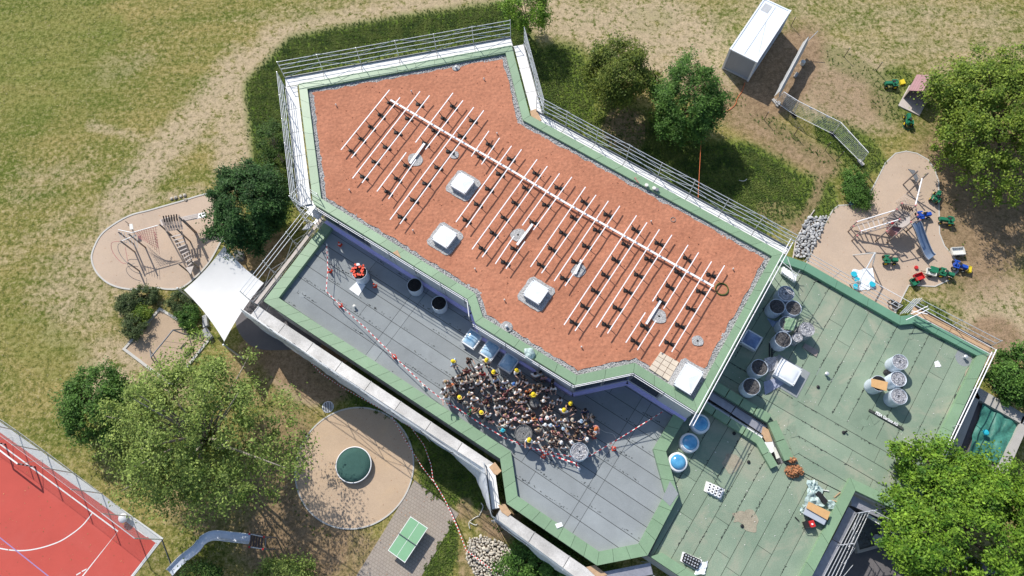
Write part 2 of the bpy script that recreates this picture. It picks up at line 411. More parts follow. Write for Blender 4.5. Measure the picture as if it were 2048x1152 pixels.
ca.data.foreach_set('color', np.stack([lush, soil, dry, np.ones_like(lush)], -1).astype(np.float32).ravel())
gm = D.materials.new('ground'); gm.use_nodes = True; t = gm.node_tree; N = t.nodes; L = t.links
def nz(sc, det=4, rough=.6, dist=0, vec=None):
    n = N.new('ShaderNodeTexNoise'); n.inputs['Scale'].default_value = sc; n.inputs['Detail'].default_value = det
    n.inputs['Roughness'].default_value = rough; n.inputs['Distortion'].default_value = dist
    L.new(vec if vec else tco.outputs['Object'], n.inputs['Vector']); return n.outputs[0]
def mth(op, a, b=None, cl=False):
    n = N.new('ShaderNodeMath'); n.operation = op; n.use_clamp = cl
    for i, v in ((0, a), (1, b)):
        if v is None: continue
        if isinstance(v, (int, float)): n.inputs[i].default_value = v
        else: L.new(v, n.inputs[i])
    return n.outputs[0]
def mixc(f, a, b):
    n = N.new('ShaderNodeMixRGB')
    for i, v in ((0, f), (1, a), (2, b)):
        if isinstance(v, (int, float)): n.inputs[i].default_value = v
        elif isinstance(v, tuple): n.inputs[i].default_value = (*v, 1)
        else: L.new(v, n.inputs[i])
    return n.outputs[0]
def ramp(v, a, b):
    n = N.new('ShaderNodeMapRange'); n.inputs[1].default_value = a; n.inputs[2].default_value = b; L.new(v, n.inputs[0]); return n.outputs[0]
tco = N.new('ShaderNodeTexCoord')
va = N.new('ShaderNodeVertexColor'); va.layer_name = 'zones'; sp = N.new('ShaderNodeSeparateColor'); L.new(va.outputs[0], sp.inputs[0])
med = nz(.55, 6, .75); fin = nz(2.6, 10, .82); vfi = nz(8, 8, .8); big = nz(.09, 4, .6, 1.2)
vo = N.new('ShaderNodeTexVoronoi'); vo.inputs['Scale'].default_value = 2.2; L.new(tco.outputs['Object'], vo.inputs['Vector'])
mot = mth('ADD', mth('MULTIPLY', fin, .6), mth('MULTIPLY', med, .4))
def zone(ch, k=1.6): return ramp(mth('ADD', ch, mth('MULTIPLY', mth('SUBTRACT', mot, .5), k)), .22, .82)
mps = N.new('ShaderNodeMapping'); mps.inputs['Rotation'].default_value = (0, 0, math.radians(-38)); mps.inputs['Scale'].default_value = (.07, .55, 1); L.new(tco.outputs['Object'], mps.inputs[0])
strk = nz(1, 5, .65, .3, mps.outputs[0])
fieldmix = ramp(mth('ADD', mth('MULTIPLY', mth('ADD', mth('MULTIPLY', big, .5), mth('MULTIPLY', strk, .5)), .6), mth('MULTIPLY', mot, .4)), .43, .60)
field = mixc(fieldmix, (.140, .168, .030), (.375, .290, .105))
field = mixc(mth('MULTIPLY', ramp(fin, .50, .62), .55), field, (.46, .38, .22))
field = mixc(mth('MULTIPLY', ramp(fin, .50, .40), .75), field, (.075, .105, .022))
field = mixc(mth('MULTIPLY', mth('MULTIPLY', zone(sp.outputs[2], 2.4), ramp(mth('ADD', mth('MULTIPLY', fin, .6), mth('MULTIPLY', nz(1.1, 6, .7), .4)), .42, .50)), .88), field, (.50, .39, .26))
field = mixc(zone(sp.outputs[0], 1.3), field, mixc(ramp(mot, .42, .60), (.062, .125, .014), (.17, .23, .040)))
field = mixc(mth('MULTIPLY', zone(sp.outputs[1], 1.5), .9), field, mixc(ramp(mot, .35, .65), (.215, .140, .085), (.40, .275, .175)))
sc_ = N.new('ShaderNodeVectorMath'); sc_.operation = 'SCALE'; L.new(field, sc_.inputs[0])
L.new(mth('ADD', mth('MULTIPLY', ramp(vfi, .3, .7), .55), mth('ADD', .38, mth('MULTIPLY', ramp(fin, .3, .7), .55))), sc_.inputs['Scale'])
bs = N['Principled BSDF']; L.new(sc_.outputs[0], bs.inputs['Base Color']); bs.inputs['Roughness'].default_value = 1; bs.inputs['Specular IOR Level'].default_value = .1
bp = N.new('ShaderNodeBump'); bp.inputs['Strength'].default_value = .6; bp.inputs['Distance'].default_value = .12
L.new(mth('ADD', fin, mth('MULTIPLY', vfi, .6)), bp.inputs['Height']); L.new(bp.outputs[0], bs.inputs['Normal'])
me.materials.append(gm); go = D.objects.new('ground', me); COL.objects.link(go); tag(go, kind='structure')

def struct(name, m, pts, z0, z1, **k):
    return MB().poly(pts, z0, z1).build(name, m, kind='structure', **k)
# grass tufts: one uncountable mass
def tufts(name, n, dens, m, h, s):
    B = MB(); rr = random.Random(5)
    ok = 0; fl = dens.ravel(); 
    prob = fl/fl.sum(); idx = np.random.RandomState(3).choice(len(fl), n, p=prob)
    xs = X.ravel()[idx]; ys = Y.ravel()[idx]
    for x, y in zip(xs, ys):
        x += rr.uniform(-.3, .3); y += rr.uniform(-.3, .3)
        for k in range(3):
            a = rr.uniform(0, 6.28); l = rr.uniform(.5, 1)*s; hh = rr.uniform(.4, 1)*h; c, q = math.cos(a), math.sin(a)
            o = len(B.v); B.v += [(x-q*l*.35, y+c*l*.35, 0), (x+q*l*.35, y-c*l*.35, 0), (x+c*l, y+q*l, hh)]; B.f.append((o, o+1, o+2))
    B.build(name, m, kind='stuff', label=None)
core = ((X > -50) & (X < 52) & (Y > -6) & (Y < 55)).astype(float)
# ---------------------------------------------------------------- surfaces laid in the ground
def ring(name, P, w, m, z0=-.02, z1=.05, parent=None):
    Q = inset(ccw(P), w); P = ccw(P); B = MB(); n = len(P)
    for i in range(n):
        j = (i+1) % n; B.poly([P[i], P[j], Q[j], Q[i]], z0, z1)
    return B.build(name, m, kind='structure')
PL = catmull(px([(420, 386), (360, 402), (300, 419), (255, 432), (206, 464), (185, 500), (183, 525), (196, 551), (222, 571), (260, 580), (310, 577), (335, 580), (364, 577), (394, 554), (420, 525), (440, 490), (452, 465), (470, 430), (455, 400)]), 5)
struct('left_playground_surface', 'play_beige', PL, -.05, .012); ring('left_playground_kerb', PL, .13, 'kerb_light')
SQ = px([(320, 615), (245, 699), (345, 775), (424, 676)])
struct('sandpit', 'sand', SQ, -.05, .012); ring('sandpit_kerb', SQ, .2, 'kerb_light', z1=.08)
cc = at(709, 933); cr_ = (at(829, 933)-cc).length*.995
CIR = [Vector((cc.x+cr_*math.cos(a*math.pi/48), cc.y+cr_*math.sin(a*math.pi/48))) for a in range(96)]
struct('round_play_surface', 'circle_beige', CIR, -.05, .016); ring('round_play_kerb', CIR, .10, 'kerb_light', z1=.045)
PR = px([(1676, 410), (1709, 408), (1734, 392), (1746, 372), (1770, 325), (1790, 306), (1812, 301.5), (1834, 306), (1857, 319), (1870, 339), (1878, 362), (1879, 411), (1880, 467), (1890, 492), (1907, 511), (1918, 530), (1917, 543), (1898, 561), (1870, 574), (1832, 572), (1818, 572), (1806, 595), (1790, 630), (1700, 620), (1620, 560), (1612, 525), (1640, 461), (1665, 419)])
struct('right_playground_surface', 'play_beige', PR, -.05, .012); ring('right_playground_kerb', PR, .09, 'kerb_light', z1=.03)
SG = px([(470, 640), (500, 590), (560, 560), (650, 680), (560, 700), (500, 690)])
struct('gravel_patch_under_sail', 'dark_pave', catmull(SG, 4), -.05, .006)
# block paving with a brick pattern of fine joints
bm_ = mat('block_paving', (.34, .29, .245), .9, .1, .8, .12, 20, .2, 30); t = bm_.node_tree; N = t.nodes; L = t.links
br = N.new('ShaderNodeTexBrick'); br.inputs['Scale'].default_value = 1; br.inputs['Brick Width'].default_value = .22; br.inputs['Row Height'].default_value = .22; br.offset = 0.5
br.inputs['Mortar Size'].default_value = .018; br.inputs['Color1'].default_value = (.33, .28, .24, 1); br.inputs['Color2'].default_value = (.38, .33, .28, 1); br.inputs['Mortar'].default_value = (.17, .15, .12, 1)
tc2 = N.new('ShaderNodeTexCoord'); mp = N.new('ShaderNodeMapping'); mp.inputs['Rotation'].default_value = (0, 0, math.radians(34)); L.new(tc2.outputs['Object'], mp.inputs[0]); L.new(mp.outputs[0], br.inputs[0])
mu = N.new('ShaderNodeMixRGB'); mu.blend_type = 'MIX'; mu.inputs[0].default_value = .5
old = N['Principled BSDF'].inputs['Base Color'].links[0].from_socket; L.new(old, mu.inputs[1]); L.new(br.outputs[0], mu.inputs[2]); L.new(mu.outputs[0], N['Principled BSDF'].inputs['Base Color'])
PV = px([(815, 985), (829, 960), (918, 1027), (838, 1160), (812, 1200), (680, 1200), (713, 1151), (760, 1075)])
struct('paved_area', bm_, PV, -.05, .008)
# sports court
CT = px([(-420, 545), (327, 1076.5), (262, 1160), (150, 1320), (-420, 1320)])
struct('court_kerb', 'kerb_grey', CT, -.05, .02)
CTi = px([(-420, 566), (312.7, 1086.6), (255, 1160), (135, 1320), (-420, 1320)])
struct('sports_court', 'court_red', CTi, -.05, .026)
def stripe(pts, w, m='line_white', z=.031, closed=False, parent=None, name='court_line'):
    P = [p if isinstance(p, Vector) else at(*p).to_2d() for p in pts]; B = MB()
    a = []; b = []
    for i, p in enumerate(P):
        d = (P[min(i+1, len(P)-1)]-P[max(i-1, 0)]).normalized(); n = Vector((-d.y, d.x))*w/2; a.append(p+n); b.append(p-n)
    for i in range(len(P)-1): B.quad((*a[i], z), (*b[i], z), (*b[i+1], z), (*a[i+1], z))
    return B.build(name, m, parent, kind='structure')
stripe([(-200, 740), (236.3, 1062.7), (165, 1153), (90, 1250)], .09)
stripe(catmull([at(*p).to_2d() for p in [(186, 1025), (167, 1049), (144, 1068), (115, 1085), (72, 1098), (32, 1101), (-15, 1093), (-60, 1075)]], 5, False), .08, z=.033)
stripe([(-40, 1042), (0, 1075), (97, 1152), (150, 1195)], .07, 'line_purple', .035)
stripe([(271, 1057), (294, 1074)], .07); stripe([(153, 1150), (162, 1145)], .08); stripe([(164, 1143), (174, 1138)], .08); stripe([(312, 1087), (262, 1155)], .06, z=.034)

def pip(P):
    r = np.zeros(X.shape, bool)
    for i in range(len(P)):
        a, b = P[i-1], P[i]
        if a.y == b.y: continue
        r ^= ((a.y > Y) != (b.y > Y)) & (X < (b.x-a.x)*(Y-a.y)/(b.y-a.y)+a.x)
    return r
core = ((X > -50) & (X < 52) & (Y > -6) & (Y < 55)).astype(float)
for P_ in (PL, SQ, CIR, PR, SG, PV, CT): core *= ~pip(P_)
mat('tuft_green', (.07, .125, .02), .8, .2, .8, isl=.4, col2=(.15, .19, .04), trans=.2)
mat('tuft_dry', (.20, .22, .06), .9, .2, .6, isl=.35, col2=(.46, .38, .21), trans=.2)
tufts('long_grass', 42000, (np.clip(lush-.4, 0, 1)*np.clip(1-soil, 0, 1)*core)**1.5+1e-12, 'tuft_green', .12, .17)
tufts('dry_grass', 26000, (np.clip(1-lush*.8-soil-dry*1.3, .0, 1)*core)+1e-12, 'tuft_dry', .025, .10)
# ================================================================ SCHOOL BUILDING
ZU, ZT, ZG = 7.38, 4.35, 4.05          # tops of the three parapets
UP = ccw(px([(597, 167), (1023, 90), (1060, 231), (1568, 507), (1396, 826), (1267, 745), (1151, 770), (950, 645), (935, 598), (626, 406)], ZU))
TP = ccw(px([(527, 602), (652, 440), (700, 420), (1371, 780), (1371, 836), (1332, 903), (1357, 992), (1295, 1111), (1194, 1131), (1013, 1007), (1000, 917)], ZT))
GP = ccw(px([(1540, 500), (1614, 526), (1801, 632), (1831, 629), (1979, 706), (1825, 1035), (1711, 981), (1600, 1200), (1520, 1260), (1300, 1113), (1320, 1060), (1357, 992), (1332, 903), (1371, 836), (1380, 740)], ZG))
U1 = (at(860, 824, 4)-at(561, 620, 4)).to_2d().normalized()      # along the long south-west front
U2 = Vector((-U1.y, U1.x)); AX = math.atan2(U1.y, U1.x)
bld = thing('school_building', 'flat-roofed school building with terracotta gravel upper roof, grey terrace and green felt roof', 'building', (0, 22, 0))
def nearest_edges(P, pairs, z):
    """indices of polygon edges whose ends lie near the given pixel pairs"""
    R = []
    for (a, b) in pairs:
        A, B_ = at(*a, z).to_2d(), at(*b, z).to_2d()
        R.append(min(range(len(P)), key=lambda i: min((P[i]-A).length+(P[(i+1) % len(P)]-B_).length, (P[i]-B_).length+(P[(i+1) % len(P)]-A).length)))
    return R
# --- upper block
MB().poly(inset(UP, .14), 0, ZU-.28).build('wall', 'wall_grey', bld)
MB().poly(inset(UP, .5), ZU-.3, ZU-.22).build('gravel_border', 'gravel', bld)
TG = inset(UP, .93)
# terracotta surface: fine displaced grid cut to the outline
def roof_grid(P, z, st, amp):
    B = MB(); xs = [p.x for p in P]; ys = [p.y for p in P]; c, s = math.cos(AX), math.sin(AX)
    bm2 = bmesh.new(); vs = [bm2.verts.new((p.x, p.y, z)) for p in P]; bm2.faces.new(vs)
    for d, lo, hi in ((Vector((c, s, 0)), None, None), (Vector((-s, c, 0)), None, None)):
        l = [d.dot(Vector((p.x, p.y, 0))) for p in P]; a = min(l)+st
        while a < max(l):
            bmesh.ops.bisect_plane(bm2, geom=bm2.verts[:]+bm2.edges[:]+bm2.faces[:], plane_co=d*a, plane_no=d); a += st
    for v in bm2.verts:
        n_ = noise.noise(Vector((v.co.x*.8, v.co.y*.8, 0)))+.6*noise.noise(Vector((v.co.x*2.6, v.co.y*2.6, 4)))
        e = min(1, min(abs((Vector((v.co.x, v.co.y))-a_).cross((b_-a_).normalized())) if True else 0 for a_, b_ in zip(P, P[1:]+P[:1]))/.25) if False else 1
        v.co.z += n_*amp
    me_ = D.meshes.new('r'); bm2.to_mesh(me_); bm2.free(); return me_
TGw = []
for i in range(len(TG)):                       # uneven edge where gravel meets substrate
    a, b = TG[i], TG[(i+1) % len(TG)]; k = max(2, int((b-a).length/.35)); nn = Vector((-(b-a).y, (b-a).x)).normalized()
    for j in range(k): TGw.append(a+(b-a)*(j/k)+nn*random.uniform(-.07, .09))
me_ = roof_grid(TGw, ZU-.165, .22, .034); me_.materials.append(M['terracotta'])
o = D.objects.new('substrate_layer', me_); COL.objects.link(o); me_.transform(Matrix.Translation(-bld.location)); o.parent = bld; ORI[o.name] = bld.location.copy()
coping(bld, UP, .60, ZU-.34, ZU, 1.55)
# loose stones on the gravel border
B = MB(); Q0, Q1 = inset(UP, .62), inset(UP, 1.0)
for i in range(len(UP)):
    L_ = (Q0[(i+1) % len(UP)]-Q0[i]).length
    for k in range(int(L_*60)):
        t, u = random.random(), random.random(); p = (Q0[i].lerp(Q0[(i+1) % len(UP)], t)).lerp(Q1[i].lerp(Q1[(i+1) % len(UP)], t), u)
        r = random.uniform(.02, .045); B.box((p.x, p.y, ZU-.21), (r*2, r*2.4, r*1.6), random.uniform(0, 3))
B.build('loose_stones', 'gravel', bld, kind='stuff')
B = MB()
for k in range(1500):                       # coarse grains over the clay substrate
    p = Vector((random.uniform(-22, 24), random.uniform(8, 44)))
    if not inside(TG, p): continue
    r = random.uniform(.015, .03); B.box((p.x, p.y, ZU-.16+random.uniform(-.01, .03)), (r*2, r*2.2, r*1.5), random.uniform(0, 3))
B.build('substrate_grains', 'terracotta', bld, kind='stuff')
# --- terrace block
MB().poly(inset(TP, .12), 0, ZT-.42).build('wall', 'wall_grey', bld)
MB().poly(inset(TP, .4), ZT-.43, ZT-.37).build('roof_deck', 'bitumen', bld)
te = nearest_edges(TP, [((527, 602), (652, 440)), ((1371, 836), (1332, 903)), ((1332, 903), (1357, 992)), ((1357, 992), (1295, 1111)), ((1295, 1111), (1194, 1131)), ((1194, 1131), (1013, 1007)), ((1013, 1007), (1000, 917)), ((1000, 917), (527, 602))], ZT)
coping(bld, TP, .78, ZT-.5, ZT, 1.0, edges=te)
off_ = (min(U2.dot(p) for p in TP) % 1.0)
cuts = [U1.dot(at(*p, 3.98).to_2d()) for p in ((740, 700), (775, 690), (1160, 1000), (1195, 985))]
strips(bld, inset(TP, .72), U1, 1.02, ZT-.37, .02, 'felt_grey', (7, 15), cuts=cuts, gap=.036)
MB().poly(px([(1357, 988), (1340, 962), (1325, 998), (1340, 1012)], ZT+.03), ZT-.2, ZT+.02).build('patched_coping_sheet', 'felt_grey', bld)
# --- green block
TRN = px([(1404, 799), (1424, 777), (1536, 846), (1570, 923), (1556, 930), (1524, 876)], ZG)      # light well between the two green roofs
L1a, L1b = at(1400, 672, ZG).to_2d(), at(1868, 940, ZG).to_2d()
dL = (L1b-L1a).normalized(); nL = Vector((-dL.y, dL.x)); cL = nL.dot(L1a)
G1 = clip(GP, -nL, -cL)
G1 = [p for p in G1]
rest = clip(GP, nL, cL)
# split the rest along the line from the light well to the courtyard corner
L2a, L2b = at(1570, 924, ZG).to_2d(), at(1703, 992, ZG).to_2d()
G2 = px([(1380, 660), (1424, 777), (1536, 846), (1570, 923), (1703, 991), (1711, 981), (1825, 1035), (1868, 940)], ZG)
G2 = clip(ccw(G2), nL, cL)
G3 = ccw(px([(1371, 836), (1380, 800), (1404, 799), (1524, 876), (1556, 931), (1570, 925), (1703, 993), (1600, 1200), (1520, 1260), (1300, 1113), (1357, 992), (1332, 903)], ZG))
for G in (G1, G2, G3):
    MB().poly(G, 0, ZG-.42).build('wall', 'wall_grey', bld); MB().poly(G, ZG-.42, ZG-.352).build('roof_deck', 'bitumen', bld)
gd = (at(1400, 1100, 4)-at(1490, 940, 4)).to_2d().normalized()
strips(bld, G1, gd, 1.04, ZG-.35, .02, 'felt_green', (8, 17), gap=.032)
strips(bld, G2, dL, 1.06, ZG-.35, .02, 'felt_green', (5, 9), gap=.036)
strips(bld, G3, gd, 1.02, ZG-.35, .02, 'felt_green', (8, 14), gap=.034)
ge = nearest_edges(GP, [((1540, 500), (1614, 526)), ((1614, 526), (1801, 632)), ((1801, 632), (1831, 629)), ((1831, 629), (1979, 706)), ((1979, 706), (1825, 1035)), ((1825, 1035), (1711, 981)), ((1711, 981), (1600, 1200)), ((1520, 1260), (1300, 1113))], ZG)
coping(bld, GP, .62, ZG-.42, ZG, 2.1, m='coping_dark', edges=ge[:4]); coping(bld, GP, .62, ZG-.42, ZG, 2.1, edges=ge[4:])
# kerb panels round the light well
def kerb_run(pts, w, z0, z1, m='coping_green', n=3, left=True):
    P = px(pts, z1); s = 1 if left else -1
    for a, b in zip(P, P[1:]):
        d = (b-a).normalized(); nn = Vector((-d.y, d.x))*w*s; k = max(1, round((b-a).length/1.2))
        for j in range(k):
            p, q = a.lerp(b, j/k), a.lerp(b, (j+1)/k-.015); MB().poly([p, q, q+nn, p+nn], z0, z1+random.uniform(0, .006)).build('coping_panel', m, bld)
kerb_run([(1424, 777), (1536, 846), (1570, 923)], .62, ZG-.4, ZG)
kerb_run([(1404, 799), (1524, 876), (1556, 931)], .52, ZG-.4, ZG-.01, left=False)
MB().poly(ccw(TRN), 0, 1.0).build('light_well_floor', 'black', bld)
# seams and stains of the old felt: thin irregular patches of bitumen
def blot(x, y, z, r, m, n=9, parent=None, name='stain', asp=1):
    a0 = random.uniform(0, 6); P = []
    for k in range(n):
        a = 2*math.pi*k/n; q = r*random.uniform(.55, 1.1); P.append(Vector((x+math.cos(a)*q, y+math.sin(a)*q*asp)))
    return catmull(P, 3)
B = MB()
def drips(P, d, width, off, z, count):
    n = Vector((-d.y, d.x)); lo = min(n.dot(p) for p in P); hi = max(n.dot(p) for p in P)
    l0 = min(d.dot(p) for p in P); l1 = max(d.dot(p) for p in P)
    for k in range(count):
        row = lo+width*random.randint(1, max(1, int((hi-lo)/width))); x = random.uniform(l0, l1)
        for j in range(random.randint(3, 12)):
            q = d*(x+j*random.uniform(.08, .22))+n*(row-random.uniform(.0, .10))
            if not inside(P, q): continue
            s = random.uniform(.015, .045); B.box((q.x, q.y, z), (s*random.uniform(1, 4), s, .008), math.atan2(d.y, d.x)+random.uniform(-.6, .6))
drips(inset(TP, .9), U1, 1.02, 0, ZT-.33, 120)
drips(G1, gd, 1.04, 0, ZG-.31, 60); drips(G2, dL, 1.06, 0, ZG-.31, 30); drips(G3, gd, 1.02, 0, ZG-.31, 30)
B.build('bitumen_drips', 'bitumen', bld, kind='stuff')
# --- upper block wall to the terrace: panels, dark window band, purple flashing
ue = nearest_edges(UP, [((626, 406), (935, 598)), ((935, 598), (950, 645)), ((950, 645), (1151, 770)), ((1151, 770), (1267, 745)), ((1267, 745), (1396, 826))], ZU)
UI = inset(UP, .14)
for ei, i in enumerate(ue):
    a, b = UI[i], UI[(i+1) % len(UI)]; d = (b-a).normalized(); nn = Vector((d.y, -d.x)); L_ = (b-a).length
    k = max(1, round(L_/2.1))
    MB().poly([a+nn*.01, b+nn*.01, b+nn*.22, a+nn*.22], ZT-.36, ZT+.04).build('purple_flashing', 'flash_purple', bld)
    for j in range(k):
        p, q = a.lerp(b, (j+.02)/k), a.lerp(b, (j+.98)/k)
        win = (ei == 0 and j < 2) or (ei == 3) or (ei == 4 and j == 0)
        # edge direction depends on winding: find the end close to the photo's left corner
        if ei == 0 and (UI[i]-at(626, 406, ZU).to_2d()).length > (UI[(i+1) % len(UI)]-at(626, 406, ZU).to_2d()).length: win = j >= k-2
        if ei == 4 and (UI[i]-at(1267, 745, ZU).to_2d()).length > (UI[(i+1) % len(UI)]-at(1267, 745, ZU).to_2d()).length: win = j == k-1
        if win:
            w_ = MB().poly([p+nn*.004, q+nn*.004, q+nn*.05, p+nn*.05], ZT+.5, ZT+2.2).build('window', 'galv_dark', bld)
            MB().poly([p.lerp(q, .05)+nn*.045, p.lerp(q, .95)+nn*.045, p.lerp(q, .95)+nn*.062, p.lerp(q, .05)+nn*.062], ZT+.58, ZT+2.1).build('pane', 'glass_dark', w_)
        else:
            MB().poly([p+nn*.004, q+nn*.004, q+nn*.04, p+nn*.04], ZT-.05, ZT+2.6).build('wall_panel', 'wall_grey', bld)
# --- skylights
def skylight(px_, py_, z, sx, sy, h, kind, rz=AX, border=0, parent=bld, rise=.25):
    zt = z+h; c = at(px_, py_, zt); B = MB().box((c.x, c.y, z+h/2-.05), (sx*.92, sy*.92, h+.1), rz)
    s = B.build('skylight', 'wall_white' if kind != 'dome_white' else 'dome_frame', parent)
    ca, sa = math.cos(rz), math.sin(rz)
    def pt(u, v, zz): return (c.x+u*ca-v*sa, c.y+u*sa+v*ca, zz)
    f = MB()
    for (u, v, a, b) in ((0, sy/2, sx, .1), (0, -sy/2, sx, .1), (sx/2, 0, .1, sy-.1), (-sx/2, 0, .1, sy-.1)):
        q = pt(u-(.05 if u > 0 else -.05 if u < 0 else 0), v-(.05 if v > 0 else -.05 if v < 0 else 0), zt); f.box(q, (a, b, .1), rz)
    f.build('skylight_frame', 'dome_frame', s)
    e = .07
    if kind == 'pyramid':
        P = [pt(-sx/2+e, -sy/2+e, zt+.03), pt(sx/2-e, -sy/2+e, zt+.03), pt(sx/2-e, sy/2-e, zt+.03), pt(-sx/2+e, sy/2-e, zt+.03)]; T = pt(0, 0, zt+rise)
        g = MB()
        for i in range(4): g.quad(P[i], P[(i+1) % 4], T)
        g.build('skylight_dome', 'dome_white', s)
    else:
        g = MB().grid(lambda u, v: pt((u-.5)*(sx-2*e), (v-.5)*(sy-2*e), zt+.03+rise*(16*u*(1-u)*v*(1-v))**.5), 12, 12)
        g.build('skylight_dome', 'dome_white' if kind == 'dome_white' else kind, s, smooth=True)
    if border:
        R_ = []
        for k in range(28):
            a = 2*math.pi*k/28; m_ = 1/max(abs(math.cos(a)), abs(math.sin(a)))
            m_ = min(m_, 1.34); r = 1+random.uniform(-.03, .03); q = pt(math.cos(a)*m_*r*(sx/2+border), math.sin(a)*m_*r*(sy/2+border), 0); R_.append(Vector(q[:2]))
        MB().poly(R_, z-.03, z+.085).build('gravel_bed', 'gravel', parent)
    return s
ZR = ZU-.2
for q in ((925, 366), (889, 473), (1072, 584)): skylight(*q, ZR, 1.3, 1.3, .46, 'pyramid', border=.34, rise=.10)
skylight(1377, 757, ZR, 1.25, 1.75, .5, 'pyramid', border=.35, rise=.12)
for q in ((944, 678), (980, 700), (1017, 726)): skylight(*q, ZT-.36, 1.08, 1.2, .5, 'blue_pane', rise=.16)
skylight(1503, 680, ZG-.34, 1.2, 1.15, .5, 'blue_deep', rise=.14)
s_ = skylight(1575, 744, ZG-.34, 1.55, 1.35, .55, 'dome_white', rise=.12)
c = at(1575, 752, ZG-.33); MB().box((c.x, c.y, ZG-.312), (2.4, 2.1, .02), AX).build('skylight_apron', 'felt_grey', bld)
for q in ((1401, 847), (1379.6, 885), (1356, 924)):
    c = at(*q, ZG+.12); 
    s = MB().lathe((c.x, c.y, ZG-.36), [(.66, 0), (.64, .3), (.60, .42)], 28).build('round_skylight', 'dome_frame', bld)
    MB().lathe((c.x, c.y, ZG+.06), [(.62, 0), (.63, .05), (.58, .09), (.50, .1)], 28, cap=False).build('skylight_rim', 'white', s)
    MB().lathe((c.x, c.y, ZG+.10), [(.52, 0), (.48, .12), (.36, .22), (.18, .27), (.01, .28)], 28).build('skylight_dome', 'blue_dome', s, smooth=True)
# --- small roof fittings
def vent(px_, py_, z, r=.06, h=.22, m='offwhite', bed=0, parent=bld, bedm='gravel'):
    c = at(px_, py_, z+h*.6)
    v = MB().lathe((c.x, c.y, z-.03), [(r*.7, 0), (r*.7, h), (r, h), (r*1.1, h+.05), (r*.5, h+.09)], 10).build('roof_vent', m, parent)
    if bed: MB().poly(catmull([Vector((c.x+math.cos(k*.785)*bed*random.uniform(.85, 1.1), c.y+math.sin(k*.785)*bed*random.uniform(.85, 1.1))) for k in range(8)], 3), z-.04, z+.085 if bedm == 'gravel' else z+.012).build('vent_bed', bedm, parent)
for q in ((968, 158), (672, 210), (823, 183), (699, 380), (826, 461), (950, 538), (1009, 600), (1163, 694), (1466, 538), (1302, 443), (994, 267)): vent(*q, ZR, .05, .2)
vent(912, 135, ZR, .09, .22, 'galv', .28); vent(1013, 653, ZR, .1, .25, 'galv', .4); vent(1526, 528, ZR, .06, .3, 'galv_dark')
for q in ((830, 320, .55), (908, 310, .36), (1036, 470, .52), (1157, 542, .5), (1318, 633, .52), (1395, 682, .38)): vent(q[0], q[1], ZR, .07, .06, 'black', q[2])
for q in ((1653, 748), (1930, 714)): vent(*q, ZG-.34, .12, .32, 'galv', .62, bedm='felt_grey')
for q in ((709, 613), (848, 772), (1024, 884)): vent(*q, ZT-.36, .1, .28, 'offwhite')
for q in ((1636, 774), (1468, 867), (1497, 924), (1687, 865), (1484, 1052)): vent(*q, ZG-.34, .11, .05, 'black')
vent(1692, 863, ZG-.34, .06, .2, 'black')
for q in ((1588, 804), (1610, 798), (1820, 672), (1900, 711), (1729, 846), (590, 580), (605, 589)):     # old round patches
    z = ZG-.325 if q[0] > 1300 else ZT-.345; c = at(*q, z)
    MB().lathe((c.x, c.y, z-.02), [(.26, 0), (.26, .028), (.23, .03)], 20).build('round_patch', 'felt_green' if q[0] > 1300 else 'felt_grey', bld)
    B2 = MB(); 
for P_ in ([(1556, 832), (1572, 827), (1578, 838), (1572, 868), (1562, 870)], [(1577, 852), (1590, 850), (1597, 872), (1582, 876)], [(1575, 880), (1592, 876), (1599, 905), (1588, 911)], [(1737, 827), (1745, 823), (1760, 840), (1748, 850)]):
    MB().poly(px(P_, ZG-.3), ZG-.36, ZG-.305).build('felt_patch', 'felt_green', bld)
for x, y, r in ((1465, 925, 1.1), (1485, 1040, 1.6), (1500, 1050, .9), (1555, 850, .8), (1650, 620, .01)):
    c = at(x, y, ZG); P_ = blot(c.x, c.y, 0, r, 'stain_brown', 10)
mat('felt_stained', (.33, .29, .215), .9, .15, 2.5, .15, 14, blot=.7, bcol=(.30, .33, .24), bsc=1.5)
for k, (x, y, r) in enumerate(((1467, 926, .7), (1497, 1043, .75), (1690, 1000, .5), (1480, 1035, .5))):
    c = at(x, y, ZG-.3); MB().flat(blot(c.x, c.y, 0, r, '', 12), ZG-.318+.003*k).build('rust_stain', 'felt_stained', bld)
k_ = 0
for i in ge[:6]:
    A_, B2_, C2_, D2_ = GP[i], GP[(i+1) % len(GP)], inset(GP, .64)[(i+1) % len(GP)], inset(GP, .64)[i]
    L_ = (C2_-D2_).length
    for j in range(int(L_*.9)):
        q = D2_.lerp(C2_, random.random()); inn = (inset(GP, 1.0)[i]-D2_).normalized(); dd_ = (C2_-D2_).normalized(); ln, wd = random.uniform(.2, .9), random.uniform(.04, .16)
        k_ += 1; z = ZG-.316+.0012*k_
        MB().flat(catmull([q-dd_*ln/2, q-dd_*ln*.2+inn*wd, q+dd_*ln*.3+inn*wd*.7, q+dd_*ln/2, q], 3), min(z, ZG-.25)).build('dirt_patch', 'felt_stained' if k_ % 2 else 'bitumen', bld)
# --- courtyard at lower right and covered pit at right
struct('courtyard_ground', 'dark_pave', px([(1600, 1300), (1700, 985), (1830, 1040), (2050, 1180), (1900, 1400)]), -.05, .03)
